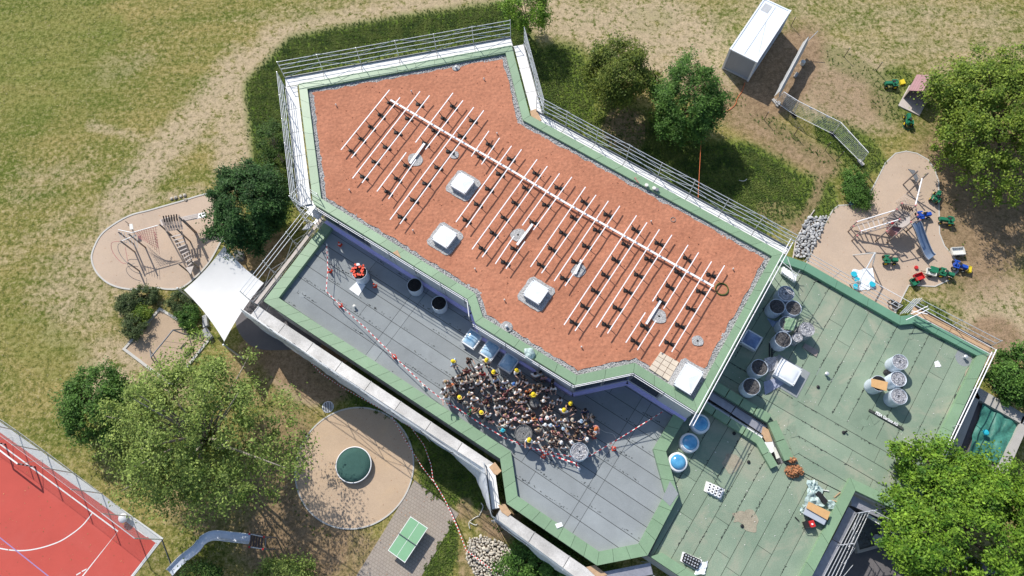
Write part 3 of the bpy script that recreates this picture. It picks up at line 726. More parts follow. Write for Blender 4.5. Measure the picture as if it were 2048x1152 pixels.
# ================================================================ SCAFFOLDS
def scaffold(label, a, b, z, w, side, bays, guard=1.0, rails=(.5, 1.0), deck='deck_white', ground=0, inner=True, brace=True, decks=True, toe=True, zz_layers=1, end_rail=False, post_m='galv', dk=(0, 1), name='scaffold', rail_m='galv', posts_r=.028):
    """run between points a and b (inner edge, xy); side +1 puts the deck left of a->b"""
    d = (b-a).normalized(); n = Vector((-d.y, d.x))*side; L_ = (b-a).length
    s = thing(name, label, 'scaffold', (*a, 0)); 
    if bays is None: bays = max(1, round(L_/2.5))
    for k in range(bays):
        p, q = a.lerp(b, k/bays)+d*.02, a.lerp(b, (k+1)/bays)-d*.02
        if decks and dk[0] <= k/bays < dk[1]:
            MB().poly([p+n*.06, q+n*.06, q+n*(w-.04), p+n*(w-.04)], z-.05, z+random.uniform(0, .012)).build('deck_board', deck, s)
            if toe: MB().poly([p+n*(w-.03), q+n*(w-.03), q+n*w, p+n*w], z-.05, z+.14).build('toe_board', 'galv_dark', s)
        c0, c1 = p+n*(w+.05), q+n*(w+.05)
        for h in rails: MB().tube([(*c0, z+h), (*c1, z+h)], .024, 5).build('guard_rail', rail_m, s)
        if brace:
            for l in range(zz_layers):
                h0, h1 = l*1.0+.05, l*1.0+.98
                if k % 2: h0, h1 = h1, h0
                MB().tube([(*c0, z+h0), (*c1, z+h1)], .018, 4).build('brace', rail_m, s)
    for k in range(bays+1):
        p = a.lerp(b, k/bays)+n*(w+.05)
        MB().tube([(*p, ground), (*p, z+guard)], posts_r, 6).build('standard', post_m, s)
        if inner:
            q = a.lerp(b, k/bays)+n*.05
            MB().tube([(*q, ground), (*q, z-.05)], .026, 5).build('standard', post_m, s)
            MB().tube([(*q, z-.08), (*p, z-.08)], .024, 5).build('transom', 'galv_dark', s)
    return s
DU = ZU-.35
def dpx(p, z): return at(*p, z).to_2d()
O1 = inset(UP, -.14)
def near_corner(p, z, P):
    q = dpx(p, z); return min(P, key=lambda v: (v-q).length)
cNW, cNE, cE1, cE = (near_corner(p, ZU, O1) for p in ((597, 167), (1023, 90), (1060, 231), (1568, 507)))
cSW = near_corner((626, 406), ZU, O1)
side = lambda a, b: 1 if ((a+b)/2-Vector((0, 26))).dot(Vector((-(b-a).y, (b-a).x))) > 0 else -1
e1 = (cNE-cNW).normalized()
scaffold('long white-decked scaffold with high tube rails along the top edge of the terracotta roof', cNW-e1*.9, cNE, DU, .85, side(cNW, cNE), 6, 1.9, (.5, 1.0, 1.45, 1.85), zz_layers=2)
scaffold('scaffold with white deck on the left end of the terracotta roof above the grass', cSW.lerp(cNW, .02), cNW, DU, .95, side(cSW, cNW), 5, 1.9, (.5, 1.0, 1.45, 1.85), zz_layers=1)
scaffold('short white-decked scaffold at the upper right end of the terracotta roof', cNE, cE1, DU, .85, side(cNE, cE1), 3, 1.9, (.5, 1.0, 1.45, 1.85), zz_layers=1)
scaffold('long pale decked scaffold along the back edge of the terracotta roof, facing the round trees', cE1, cE, DU, .62, side(cE1, cE), 8, 1.9, (.5, 1.0, 1.45, 1.85), zz_layers=2)
# plywood corner board
MB().poly(px([(1060, 222), (1072, 218), (1083, 240), (1079, 243), (1062, 232)], DU+.03), DU+.015, DU+.05).build('plywood_board', 'plywood', None, label='small plywood board bridging the scaffold corner beside the terracotta roof', cat='board')
# guard rails clamped to the outer edge of the upper parapet
def rail_run(label, pts, z, hs=(0.0,), off=.3, post=1.6, foot=1.0, m='alu_white', brackets=2.2, name='guard_railing'):
    P = [dpx(p, z) for p in pts]; s = thing(name, label, 'railing', (*P[0], z-foot))
    for a, b in zip(P, P[1:]):
        for k, h in enumerate(hs): MB().tube([(*a, z+h), (*b, z+h)], .024, 6).build('rail', m, s)
        n = max(1, round((b-a).length/brackets)); d = (b-a).normalized()
        for k in range(n+1):
            p = a.lerp(b, min(.98, max(.02, k/n)))
            MB().tube([(*p, z-foot), (*p, z+max(hs)+.05)], .024, 5).build('post', 'galv_dark', s)
            q = p+Vector((-d.y, d.x))*.25
            MB().tube([(*p, z-foot+.1), (*q, z-foot+.1)], .022, 4).build('bracket', 'galv_dark', s)
    return s
rail_run('white tube railing along the front parapet of the terracotta roof, left of the step', [(626, 412), (934, 600), (938, 634)], ZU+.35, (0, -.42), foot=1.2)
rail_run('white tube railing above the purple strip between the blue square skylights and the crowd', [(945, 648), (1147, 772), (1266, 747), (1392, 826)], ZU+.35, (0, -.42), foot=1.2)
s = thing('guard_railing', 'pair of long white tubes overhanging the terracotta roof edge beside the green roof', 'railing', (*dpx((1570, 500), ZU+.6), ZU-.4))
for dx in (0, 9): MB().tube([at(1583+dx*.3, 476+dx, ZU+.75), at(1379+dx*.8, 851+dx*.1, ZU+.75)], .03, 6).build('rail', 'alu_white', s)
for k in range(6):
    p = at(1578, 500, ZU+.7).lerp(at(1392, 836, ZU+.7), k/5); MB().tube([(p.x, p.y, ZU-.4), (p.x, p.y, ZU+.78)], .028, 5).build('post', 'galv_dark', s)
# terrace scaffold with deck and netting
OT = inset(TP, -.40)
tc_ = [near_corner(p, ZT, OT) for p in ((527, 602), (1000, 917), (1013, 1007), (1194, 1131), (652, 440))]
ZD = ZT-.55
def sd2(a, b): return 1 if ((a+b)/2-Vector((8, 14))).dot(Vector((-(b-a).y, (b-a).x))) > 0 else -1
scaffold('scaffold with worn pale deck along the grey terrace above the round play surface', tc_[0], tc_[1], ZD, .95, sd2(tc_[0], tc_[1]), 8, 2.0, (1.0, 2.0), deck='deck_worn', brace=True, zz_layers=2, posts_r=.022)
scaffold('short scaffold bay at the bend of the terrace parapet, left of the stone heap', tc_[1], tc_[2], ZD, .62, sd2(tc_[1], tc_[2]), 1, 1.0, (.5, 1.0), deck='deck_white', brace=False)
scaffold('scaffold with worn deck along the lower front of the grey terrace above the stone heap', tc_[2], tc_[3]+(tc_[3]-tc_[2]).normalized()*.8, ZD, .95, sd2(tc_[2], tc_[3]), 3, .9, (), deck='deck_worn', brace=False)
scaffold('narrow metal deck under the lower point of the terrace beside the green roof', tc_[3], near_corner((1295, 1111), ZT, OT), ZD-.1, .8, sd2(tc_[3], near_corner((1295, 1111), ZT, OT)), 1, .3, (), deck='deck_metal', brace=False, toe=False)
MB().poly(px([(978, 934), (990, 924), (1003, 942), (994, 950), (988, 948)], ZD+.03), ZD+.02, ZD+.05).build('plywood_board', 'plywood', None, label='plywood corner board at the upper end of the short scaffold bay', cat='board')
MB().poly(px([(996, 1010), (1010, 1008), (1023, 1026), (1016, 1033), (1003, 1024)], ZD+.03), ZD+.02, ZD+.05).build('plywood_board', 'plywood', None, label='plywood corner board at the lower end of the short scaffold bay', cat='board')
MB().poly(px([(1172, 1134), (1190, 1130), (1215, 1150), (1195, 1156)], ZD+.03), ZD+.02, ZD+.05).build('plywood_board', 'plywood', None, label='brown plywood board on the deck below the terrace point at the bottom edge', cat='board')
# netting hung outside the deck
outer = []
for a, b in ((tc_[0], tc_[1]), (tc_[1], tc_[2]), (tc_[2], tc_[3]+(tc_[3]-tc_[2]).normalized()*2.2)):
    n = Vector((-(b-a).y, (b-a).x)).normalized()*sd2(a, b); wd = .62 if b is tc_[2] and a is tc_[1] else .98
    outer.append((a+n*wd, b+n*wd, n))
path = [outer[0][0]-(outer[0][1]-outer[0][0]).normalized()*.5, outer[0][1].lerp(outer[1][0], .5), outer[1][1].lerp(outer[2][0], .5), outer[2][1]]
nrm = [outer[0][2], (outer[0][2]+outer[1][2]).normalized(), (outer[1][2]+outer[2][2]).normalized(), outer[2][2]]
segs = []
for i in range(3):
    k = max(3, int((path[i+1]-path[i]).length/.22))
    for j in range(k): segs.append((path[i].lerp(path[i+1], j/k), nrm[i].lerp(nrm[i+1], j/k).normalized(), i, j/k))
segs.append((path[3], nrm[3], 2, 1))
NV = 14
def netpt(i, j):
    p, n, s_, t = segs[i]; v = j/NV; z = (ZD+.75)*(1-v)
    if s_ == 0: bul = .10+.75*max(0, (t-.82)/.18)**1.2+.35*math.sin(min(1, t*1.1)*math.pi)**2*.6
    elif s_ == 1: bul = .85*(1-t)**1.0+.08
    else: bul = .1+.25*math.sin(t*3.1)
    w_ = noise.noise(Vector((i*.18, v*2.2, 3)))*.16+noise.noise(Vector((i*.5, v*5, 9)))*.06
    prof = math.sin(min(1, v*1.9)*math.pi/2)*(1-.25*v)
    q = p+n*((bul+w_)*prof+.02)
    return Vector((q.x, q.y, z+.02*math.sin(i*.6)))
B = MB()
for j in range(NV+1):
    for i in range(len(segs)): B.v.append(tuple(netpt(i, j)))
K = len(segs)
for j in range(NV):
    for i in range(K-1): B.f.append((j*K+i, j*K+i+1, (j+1)*K+i+1, (j+1)*K+i))
B.build('scaffold_netting', 'net_white', None, smooth=True, label='white debris netting billowing outside the scaffold along the front of the terrace', cat='netting')
for k in range(9):                                     # loose tie poles leaning over the netting
    if k == 8: continue
    p = tc_[0].lerp(tc_[1], .06+k*.115); n = outer[0][2]; d = (tc_[1]-tc_[0]).normalized()
    MB().tube([(*(p+n*1.05), ZD+.75), (*(p+n*.85+d*.55), ZD+.25), (*(p+n*.95+d*.9), ZD+.12)], .024, 5).build('tie_pole', 'black', None, label=f'dark tie pole on the terrace scaffold, {["first","second","third","fourth","fifth","sixth","seventh","eighth"][k]} from the shade sail end', cat='pole', group='tie poles along the terrace scaffold')
# open tube scaffold on the left end of the terrace, seen over the dark tree and the sail
a, b = tc_[0], tc_[4]; n = Vector((-(b-a).y, (b-a).x)).normalized()*sd2(a, b)
s = scaffold('open tube scaffold between the dark leafy tree and the left end of the grey terrace', a, b, ZD+.1, .9, sd2(a, b), 3, 1.6, (.5, 1.0, 1.5), decks=False, brace=False)
for i in range(3):
    p, q = a.lerp(b, i/3), a.lerp(b, (i+1)/3)
    for (w0, z0, w1, z1) in ((.95, 1.9, .95, 3.9), (.95, 3.8, .95, 1.9), (.1, 2.0, .1, 3.8), (.5, 3.9, .9, 2.2)): MB().tube([(*(p+n*w0), z0), (*(q+n*w1), z1)], .02, 4).build('brace', 'galv', s)
    for z_ in (2.0, 2.5, 3.0): MB().tube([(*(p+n*.95), z_), (*(q+n*.95), z_)], .022, 4).build('guard_rail', 'galv', s)
MB().beam((*(a+n*.18), ZD+.1), (*(b+n*.18), ZD+.1), .24, .06).build('deck_board', 'timber_pale', s)
# stair tower where the two roofs meet
c = dpx((628, 425), 5.4); s = thing('scaffold_stair', 'small scaffold stair tower with grey landing at the left corner between the two roofs', 'scaffold', (c.x, c.y, 0))
for dx in (-.75, .75):
    for dy in (-.6, .6):
        v = U1*dx+U2*dy; MB().tube([(c.x+v.x, c.y+v.y, 0), (c.x+v.x, c.y+v.y, 8.2)], .028, 6).build('standard', 'galv', s)
for z_ in (3.7, 5.4, 6.9):
    v = U1*.1; MB().box((c.x+v.x, c.y+v.y, z_), (1.1, .62, .05), AX).build('deck_board', 'galv', s)
for z_ in (4.4, 4.9, 6.1, 6.6, 7.6, 8.1):
    for sy in (-.6, .6):
        p, q = c-U1*.75+U2*sy, c+U1*.75+U2*sy; MB().tube([(*p, z_), (*q, z_)], .022, 5).build('guard_rail', 'galv', s)
    p, q = c-U1*.75-U2*.6, c-U1*.75+U2*.6; MB().tube([(*p, z_), (*q, z_)], .022, 5).build('guard_rail', 'galv', s)
for k in range(8):
    p = c-U1*(.6-.15*k)-U2*.95; MB().box((p.x, p.y, 3.9+.2*k), (.14, .5, .03), AX).build('stair_tread', 'galv_dark', s)
for d_ in (-.25, .25):
    p, q = c-U1*.7-U2*(.95+d_), c+U1*.6-U2*(.95+d_); MB().beam((*p, 3.75), (*q, 5.5), .05, .12).build('stringer', 'galv', s)
# green roof scaffolds
OG = inset(GP, -.25)
g = [near_corner(p, ZG, OG) for p in ((1614, 526), (1801, 632), (1831, 629), (1979, 706), (1825, 1035))]
def sd3(a, b): return 1 if ((a+b)/2-dpx((1700, 800), 3)).dot(Vector((-(b-a).y, (b-a).x))) > 0 else -1
scaffold('thin-railed scaffold between the swing and the long upper edge of the green roof', g[0], g[1], ZG-1.9, .75, sd3(g[0], g[1]), 3, 1.5, (.5, 1.0, 1.45), decks=True, deck='deck_worn', brace=False, toe=False)
scaffold('brown-boarded scaffold at the upper right edge of the green roof by the lawn', g[2], g[3], ZG-.75, .75, sd3(g[2], g[3]), 2, 1.2, (.5, 1.1), deck='plywood', brace=False)
s = thing('scaffold_end_frame', 'bundle of pale scaffold end tubes sticking up at the bend of the green roof parapet', 'scaffold', (*g[1], 0))
for k in range(4):
    p = g[1].lerp(g[2], .1+k*.16)
    MB().tube([(*p, ZG-.3), (*(p+Vector((.45, .6))), ZG+1.1)], .03, 5).build('standard', 'alu_white', s)
for (a_, b_) in (((1822, 628), (1856, 612)), ((1812, 640), (1858, 618)), ((1824, 622), (1855, 628))): MB().tube([at(*a_, ZG+.5), at(*b_, ZG+1.0)], .03, 5).build('guard_rail', 'alu_white', s)
s = thing('guard_railing', 'two long white tubes along the right edge of the green roof by the covered pit', 'railing', (*dpx((1990, 700), ZG), 0))
for (a_, b_, h) in (((1993, 699), (1886, 925), .9), ((1984, 704), (1876, 932), .55)): MB().tube([at(*a_, ZG+h), at(*b_, ZG+h)], .035, 6).build('rail', 'alu_white', s)
for k in range(4):
    p = at(1988, 706, ZG+.8).lerp(at(1882, 925, ZG+.8), k/3); MB().tube([(p.x, p.y, 0), (p.x, p.y, ZG+.85)], .028, 5).build('post', 'galv', s)
for (a_, b_) in (((1740, 560), (1993, 700)), ((1832, 630), (1988, 712))): MB().tube([at(*a_, ZG+.75 if b_[0] > 1990 else ZG+.2), at(*b_, ZG+.75 if b_[0] > 1990 else ZG+.2)], .022, 5).build('rail', 'alu_white', s)
# ladder beam bundle by the upper corner of the green roof
s = thing('scaffold_frame_stack', 'small stack of white tube frames in the corner between the terracotta and green roofs', 'scaffold', (*dpx((1573, 548), ZG-.3), ZG-.33))
for k in range(6):
    p = at(1566+k*4.4, 541+k*3.4, ZG); MB().box((p.x, p.y, ZG-.05+.03*k), (.16, .5, .32), AX+.3).build('tube_frame', 'alu_white', s)
for (a_, b_) in (((1588, 560), (1600, 540)), ((1560, 520), (1598, 552)), ((1575, 515), (1590, 560))): MB().tube([at(*a_, ZG), at(*b_, ZG+.6)], .025, 5).build('tube', 'galv', s)
# decks in the light well
s = thing('scaffold', 'grey metal decks and wooden board in the narrow light well beside the round skylights', 'scaffold', (*dpx((1480, 830), 3), 1))
def deckq(q, m, z, nm='deck_board'): MB().poly(px(q, z), z-.05, z).build(nm, m, s)
zw = ZG-.45
deckq([(1424, 784), (1470, 813), (1462, 826), (1415, 796)], 'deck_metal', zw); deckq([(1472, 814), (1533, 853), (1525, 868), (1463, 827)], 'deck_metal', zw+.005)
deckq([(1409, 797), (1461, 829), (1458, 835), (1405, 802)], 'steel_slide', zw+.02); deckq([(1462, 830), (1527, 872), (1523, 877), (1459, 836)], 'white', zw+.02)
deckq([(1526, 853), (1537, 859), (1545, 883), (1532, 884), (1523, 868)], 'plywood', zw+.05); deckq([(1529, 884), (1545, 882), (1551, 901), (1537, 910)], 'white', zw+.03); deckq([(1545, 893), (1551, 895), (1560, 915), (1553, 918)], 'offwhite', zw+.06)
MB().tube([at(1424, 780, zw+.1), at(1535, 850, zw+.1)], .025, 5).build('rail', 'black', s); MB().tube([at(1408, 797, zw+.1), at(1526, 871, zw+.1)], .025, 5).build('rail', 'black', s)
# courtyard scaffold
s = thing('scaffold', 'scaffold with grey metal decks and bright tube rails along the courtyard at the lower right', 'scaffold', (*dpx((1700, 1040), 3), 0))
def deckq(q, m, z, nm='deck_board'): MB().poly(px(q, z), z-.06, z).build(nm, m, s)
zc = ZG-.75
deckq([(1697, 1013), (1713, 1026), (1682, 1087), (1665, 1078)], 'deck_metal', zc); deckq([(1664, 1079), (1681, 1089), (1638, 1172), (1620, 1160)], 'deck_metal', zc+.01)
deckq([(1705, 990), (1790, 1034), (1783, 1046), (1700, 1010)], 'deck_metal', zc-.02); deckq([(1733, 1026), (1794, 1062), (1788, 1068), (1735, 1034)], 'deck_white', zc-.4)
for k in range(5):
    MB().tube([at(1714+k*6, 1026, zc+.3+.25*(k % 3)), at(1640+k*8, 1168, zc+.3+.25*(k % 3))], .026, 5).build('guard_rail', 'alu', s)
for k in range(4): MB().tube([at(1718+k*5-k*9, 1028+k*34, zc+.3), at(1728-k*9-22, 1060+k*34, zc+.75)], .018, 4).build('brace', 'alu', s)
for q in ((1735, 1024), (1705, 1088), (1668, 1160), (1718, 1026), (1684, 1090)):
    p = at(*q, zc+.7); MB().tube([(p.x, p.y, 0), (p.x, p.y, zc+1)], .028, 5).build('standard', 'galv', s)
MB().tube([at(1716, 1026, zc+.9), at(1754, 1020, zc+.9)], .028, 5).build('guard_rail', 'alu', s); MB().tube([at(1745, 1020, zc+.9), at(1786, 1042, zc+.9)], .028, 5).build('guard_rail', 'alu', s); MB().tube([at(1680, 1090, zc+.7), at(1707, 1087, zc+.7)], .028, 5).build('guard_rail', 'alu', s)

# ================================================================ SOLAR MOUNTING ON THE UPPER ROOF
RACKS = [((779, 180, 682, 300), (800, 195, 703, 316), 5), ((840, 183, 705, 357), (859, 191, 724, 366), 6), ((906, 186, 831, 285), (926, 201, 851, 299), 4), ((812.5, 305, 754, 383), (832, 319, 777, 398), 3),
  ((947.5, 214.6, 780, 439.6), (967.5, 221, 800, 448), 7), ((978, 262, 942.5, 313), (999, 276, 963, 329), 2), ((1023, 292, 912, 444), (1043, 299, 932, 455), 5), ((1074, 319, 944, 499), (1094.6, 332.5, 964.4, 514.5), 6),
  ((1119, 347, 1044.6, 451), (1143.7, 354, 1066.7, 460), 3), ((1028, 472, 990.7, 527.7), (1050, 483, 1011.8, 537.5), 2), ((1171, 374, 1061, 534), (1192, 390, 1083, 546.6), 5), ((1216.7, 402, 1108.4, 562), (1239.6, 412, 1130, 572), 5),
  ((1273, 431, 1128, 650), (1294, 445, 1150, 662), 7), ((1318.7, 459, 1192.7, 655), (1343.7, 470, 1214.8, 667), 6), ((1376, 490, 1305, 602.7), (1397, 505, 1327, 617.6), 4), ((1290.6, 625, 1251.5, 685.3), (1312, 641, 1274.6, 700), 2),
  ((1423, 523, 1318, 692.4), (1449, 531, 1343.3, 703.8), 5)]
where = ['at the far left end', 'second full-length pair from the left', 'short pair above the leftmost round gravel patch', 'short pair left of the leftmost round gravel patch', 'crossing the small second gravel patch', 'shortest pair, just above the white cable tray',
  'right of the uppermost square skylight', 'ending right of the second square skylight', 'short pair above the middle gravel patch', 'very short pair below the middle gravel patch', 'third long pair left of the lowest square skylight', 'ending above the lowest square skylight',
  'longest pair, right of the lowest square skylight', 'fourth pair from the right end', 'short pair above the rightmost large gravel patch', 'very short pair near the pale paving slabs', 'at the far right end beside the coiled hose']
ZL = ZR+.55
for (A, B_, n), wh in zip(RACKS, where):
    a0, a1 = at(A[0], A[1], ZL), at(A[2], A[3], ZL); b0, b1 = at(B_[0], B_[1], ZL), at(B_[2], B_[3], ZL)
    s = thing('solar_mounting_rack', 'bare solar rail pair, '+wh, 'mounting rack', (*((a0+b1)/2).to_2d(), ZR), group='solar mounting racks in rows on the terracotta roof')
    MB().beam(a0, a1, .065, .05).build('rail', 'alu_white', s); MB().beam(b0, b1, .065, .05).build('rail', 'alu_white', s)
    for k in range(n):
        t = (k+.55)/n; p, q = a0.lerp(a1, t), b0.lerp(b1, t); c = (p+q)/2; dd = (q-p).normalized(); ld = (a1-a0).normalized()
        MB().tube([p-Vector((0, 0, .03)), c+Vector((0, 0, -.42)), ], .03, 4).tube([q-Vector((0, 0, .03)), c+Vector((0, 0, -.42))], .03, 4).build('leg', 'black', s)
        f = MB(); rz_ = math.atan2(dd.y, dd.x)
        f.box((*(c-dd*.17).to_2d(), ZR+.07), (.28, .19, .12), rz_+.3).box((*(c+dd*.2).to_2d(), ZR+.07), (.28, .19, .12), rz_-.15).box((*c.to_2d(), ZR+.12), (.5, .05, .05), rz_)
        f.build('foot', 'black', s)
s = thing('cable_tray', 'long white cable tray crossing all solar rails diagonally on the terracotta roof', 'cable tray', at(1100, 390, ZR))
T_ = [(781, 200), (905, 273), (1018, 338), (1130, 405), (1245, 470), (1340, 524), (1427, 573)]
for p, q in zip(T_, T_[1:]): MB().beam(at(*p, ZL-.22), at(*q, ZL-.22), .135, .06).build('tray_section', 'tray_white', s)
for (p, q, wh) in (((849, 287), (820, 327), 'over the leftmost round gravel patch'), ((1065, 448), (1034, 490), 'beside the middle gravel patch'), ((1163, 520), (1150, 548), 'beside the gravel patch above the lowest square skylight'), ((1321, 601.6), (1292, 648), 'beside the rightmost large gravel patch')):
    MB().beam(at(*p, ZR+.2), at(*q, ZR+.2), .17, .07).build('cable_tray_piece', 'tray_white', None, label='short loose white tray piece lying '+wh, cat='tray piece', group='loose tray pieces on the terracotta roof')
def coil(label, c, r, z, m, turns=4, th=.025, mess=.06):
    P = [];
    for k in range(turns*22):
        a = k/22*2*math.pi; rr_ = r*(1+mess*2*noise.noise(Vector((k*.11, 0, r)))); P.append((c.x+math.cos(a)*rr_, c.y+math.sin(a)*rr_, z+th+.012*math.sin(k*1.3)+.01*(k//22)))
    return MB().tube(P, th, 5).build('coiled_hose', m, None, smooth=True, label=label, cat='hose')
coil('coiled dark green and yellow hose at the right end of the cable tray', at(1443, 579, ZR), .42, ZR+.02, 'hose_green', 7)
coil('small brown cable coil near the back parapet of the terracotta roof', at(1346, 440, ZR), .17, ZR+.02, 'timber', 4, .02)
s = thing('paving_slab_pad', 'square pad of pale paving slabs on the terracotta roof next to the flat white skylight', 'paving', at(1328, 732, ZR))
K = px([(1320.9, 703), (1358.3, 724.4), (1336.9, 763), (1297, 737)], ZR+.06); 
for i in range(3):
    for j in range(4):
        g_ = .02
        def bi(u, v): return K[0].lerp(K[1], u).lerp(K[3].lerp(K[2], u), v)
        sh = .12 if i % 2 else 0
        MB().poly([bi(max(0, i/3+g_/2), j/4+g_/2), bi((i+1)/3-g_/2, j/4+g_/2), bi((i+1)/3-g_/2, (j+1)/4-g_/2), bi(i/3+g_/2, (j+1)/4-g_/2)], ZR-.03, ZR+.10+random.uniform(0, .01)).build('slab', 'cream_stone', s)
MB().poly(px([(785, 505), (795, 500), (802, 516)], ZU+.05), ZU+.01, ZU+.04).build('board_offcut', 'plywood', None, label='small triangular wood offcut on the front parapet of the terracotta roof', cat='board')
for k, q in enumerate(((1293, 371), (1308, 377), (1314, 380))): 
    c = at(*q, ZU+.1); MB().lathe((c.x, c.y, ZU), [(.09, 0), (.14, .18), (.12, .2)], 12).build('bucket', 'offwhite' if k != 2 else 'galv_dark', None, label=['small white bucket leftmost on the back parapet', 'larger pale bucket in the middle of three on the back parapet', 'dark grey tin rightmost of three on the back parapet'][k], cat='bucket')
MB().tube([at(1268, 355, ZU+.03), at(1278, 366, ZU+.03)], .02, 5).tube([at(1271, 354, ZU+.03), at(1274, 364, ZU+.03)], .02, 5).build('hand_tool', 'rope_red', None, label='pair of red-handled tools lying on the back parapet of the terracotta roof', cat='tool')
# white sack on the front railing
def sack(name, label, c, r, m, z, seed=0, cat='sack', sq=.7):
    bmm = bmesh.new(); bmesh.ops.create_icosphere(bmm, subdivisions=3, radius=r)
    for v in bmm.verts:
        n_ = noise.noise(v.co*(3/r*.5)+Vector((seed, 0, 0)))*.35+noise.noise(v.co*(7/r*.5)+Vector((seed, 4, 0)))*.18; v.co *= 1+n_; v.co.z *= sq
        if v.co.z < -r*.4: v.co.z = -r*.4
    me_ = D.meshes.new(name); bmm.to_mesh(me_); bmm.free(); me_.materials.append(M[m]); o_ = D.objects.new(name, me_); COL.objects.link(o_); o_.location = (c.x, c.y, z+r*.4)
    return tag(o_, label, cat)
sack('plastic_sack', 'crumpled white plastic sack tied to the railing above the square blue skylights', at(1059, 706, ZU+.2), .38, 'film', ZU-.1, 3)
# air vent hood poking from the front wall? small downpipe brackets omitted
# ================================================================ ROLLS OF ROOFING AND INSULATION
def spiral_top(c, r, z, m, parent, seed=0, turns=6):
    B = MB(); n = 26
    rr = [(.10*r if k == 0 else r*(.10+.9*k/turns)) for k in range(turns+1)]
    for k in range(turns):                                   # coiled layers with uneven heights
        h0 = random.uniform(-.02, .035)
        for i in range(n):
            a, b = 2*math.pi*i/n, 2*math.pi*(i+1)/n
            def q(rad, ang, hh): 
                w_ = 1+.06*noise.noise(Vector((math.cos(ang)*2+seed, math.sin(ang)*2, rad*5)))
                return (c.x+math.cos(ang)*rad*w_, c.y+math.sin(ang)*rad*w_, z+hh+.05*noise.noise(Vector((math.cos(ang)*3*rad/r+seed, math.sin(ang)*3*rad/r, k))))
            g_ = (rr[k+1]-rr[k])*.82
            B.quad(q(rr[k], a, h0), q(rr[k]+g_, a, h0), q(rr[k]+g_, b, h0), q(rr[k], b, h0))
            B.quad(q(rr[k]+g_, a, h0), q(rr[k]+g_, a, h0-.12), q(rr[k]+g_, b, h0-.12), q(rr[k]+g_, b, h0))
            B.quad(q(rr[k], a, h0-.12), q(rr[k], a, h0), q(rr[k], b, h0), q(rr[k], b, h0-.12))
    return B.build('coil_end', m, parent)
def roll(label, px_, py_, z, r=.58, h=1.0, top='roll_film', wrap='roll_wrap', lean=0):
    r *= .95; h *= 1.1; c = at(px_, py_, z+h); s = thing('roofing_roll', label, 'roll', (c.x, c.y, z), group='wrapped rolls standing on the roofs')
    if lean: s.rotation_euler = (lean, 0, 0)
    prof = [(r*.97, 0)]+[(r*(1+random.uniform(-.02, .025)), h*k/6) for k in range(1, 6)]+[(r, h-.02), (r*1.01, h+.03), (r*.96, h+.03), (r*.95, h-.05)]
    MB().lathe((c.x, c.y, z), prof, 30, cap=False).build('wrapping', wrap, s, smooth=True)
    MB().lathe((c.x, c.y, z+h-.16), [(r*.94, 0), (r*.94, .02)], 24).build('core_shadow_disc' if False else 'coil_shade_disc', 'roll_dark', s)  # dark disc standing in for the shade between coil layers
    spiral_top(c, r*.93, z+h-.02, top, s, seed=px_*.37, turns=7 if r > .4 else 4)
    MB().lathe((c.x, c.y, z+h-.14), [(r*.10, 0), (r*.10, .13)], 10).build('core_hole', 'black', s)
    return s
zt, zg = ZT-.34, ZG-.32
r1 = roll('grey wrapped roll with orange straps piled on top, on the terrace near the left end', 719, 545, zt, .56, 1.0, 'black_top')
roll('black topped roll in pale wrapping standing nearest the strapped roll by the purple strip', 829, 570, zt, .56, .85, 'black_top')
roll('black topped roll in pale wrapping, right of the other black one by the purple strip', 878, 606, zt, .56, .85, 'black_top')
roll('plain grey unwrapped roll with centre hole at the near edge of the crowd', 1047, 867, zt, .60, 1.0, 'roll_grey', 'roll_grey')
roll('shiny silver film roll at the right end of the crowd, tape tied to it', 1159, 903, zt, .60, 1.0, 'roll_film')
roll('small grey roll standing in the middle of the crowd', 1069, 805, zt, .33, 1.0, 'roll_grey', 'roll_grey')
roll('uppermost roll of the cluster on the green roof, by the white tube frames', 1572, 587, zg, .60, 1.0, 'roll_film', 'roll_wrap')
roll('left roll of the cluster on the green roof, in pale blue wrap', 1554, 613, zg, .58, 1.0, 'roll_dark')
roll('right hand dark roll in the second row of the green roof cluster', 1587, 616, zg, .58, 1.0, 'roll_dark')
rg = roll('roll with green felt flap thrown over it in the green roof cluster', 1574, 648, zg, .58, 1.0, 'roll_grey')
roll('silver film roll leaning at the right of the green roof cluster', 1614, 659, zg, .54, 1.0, 'roll_film', 'roll_film', lean=.0)
roll('dark roll lowest left in the green roof cluster', 1566, 679, zg, .60, 1.0, 'roll_dark')
roll('small silver roll squeezed beside the lowest dark roll of the cluster', 1595, 675, zg, .36, .9, 'roll_film', 'roll_film')
roll('dark roll just left of the white square skylight on the green roof', 1519, 735, zg, .60, 1.0, 'roll_dark')
roll('dark roll nearest the light well, below the white skylight', 1503, 773, zg, .62, 1.0, 'roll_dark')
roll('topmost silver roll of the group of four in the middle of the green roof', 1800, 724, zg, .56, 1.0, 'roll_film')
roll('middle silver roll of the group of four, touching the one with a board', 1797, 758, zg, .55, 1.0, 'roll_film')
roll('black roll with a yellow board on top in the group of four', 1758, 767, zg, .56, 1.0, 'black_top')
roll('lowest silver roll of the group of four above the lettered beam', 1798, 793, zg, .57, 1.0, 'roll_film')
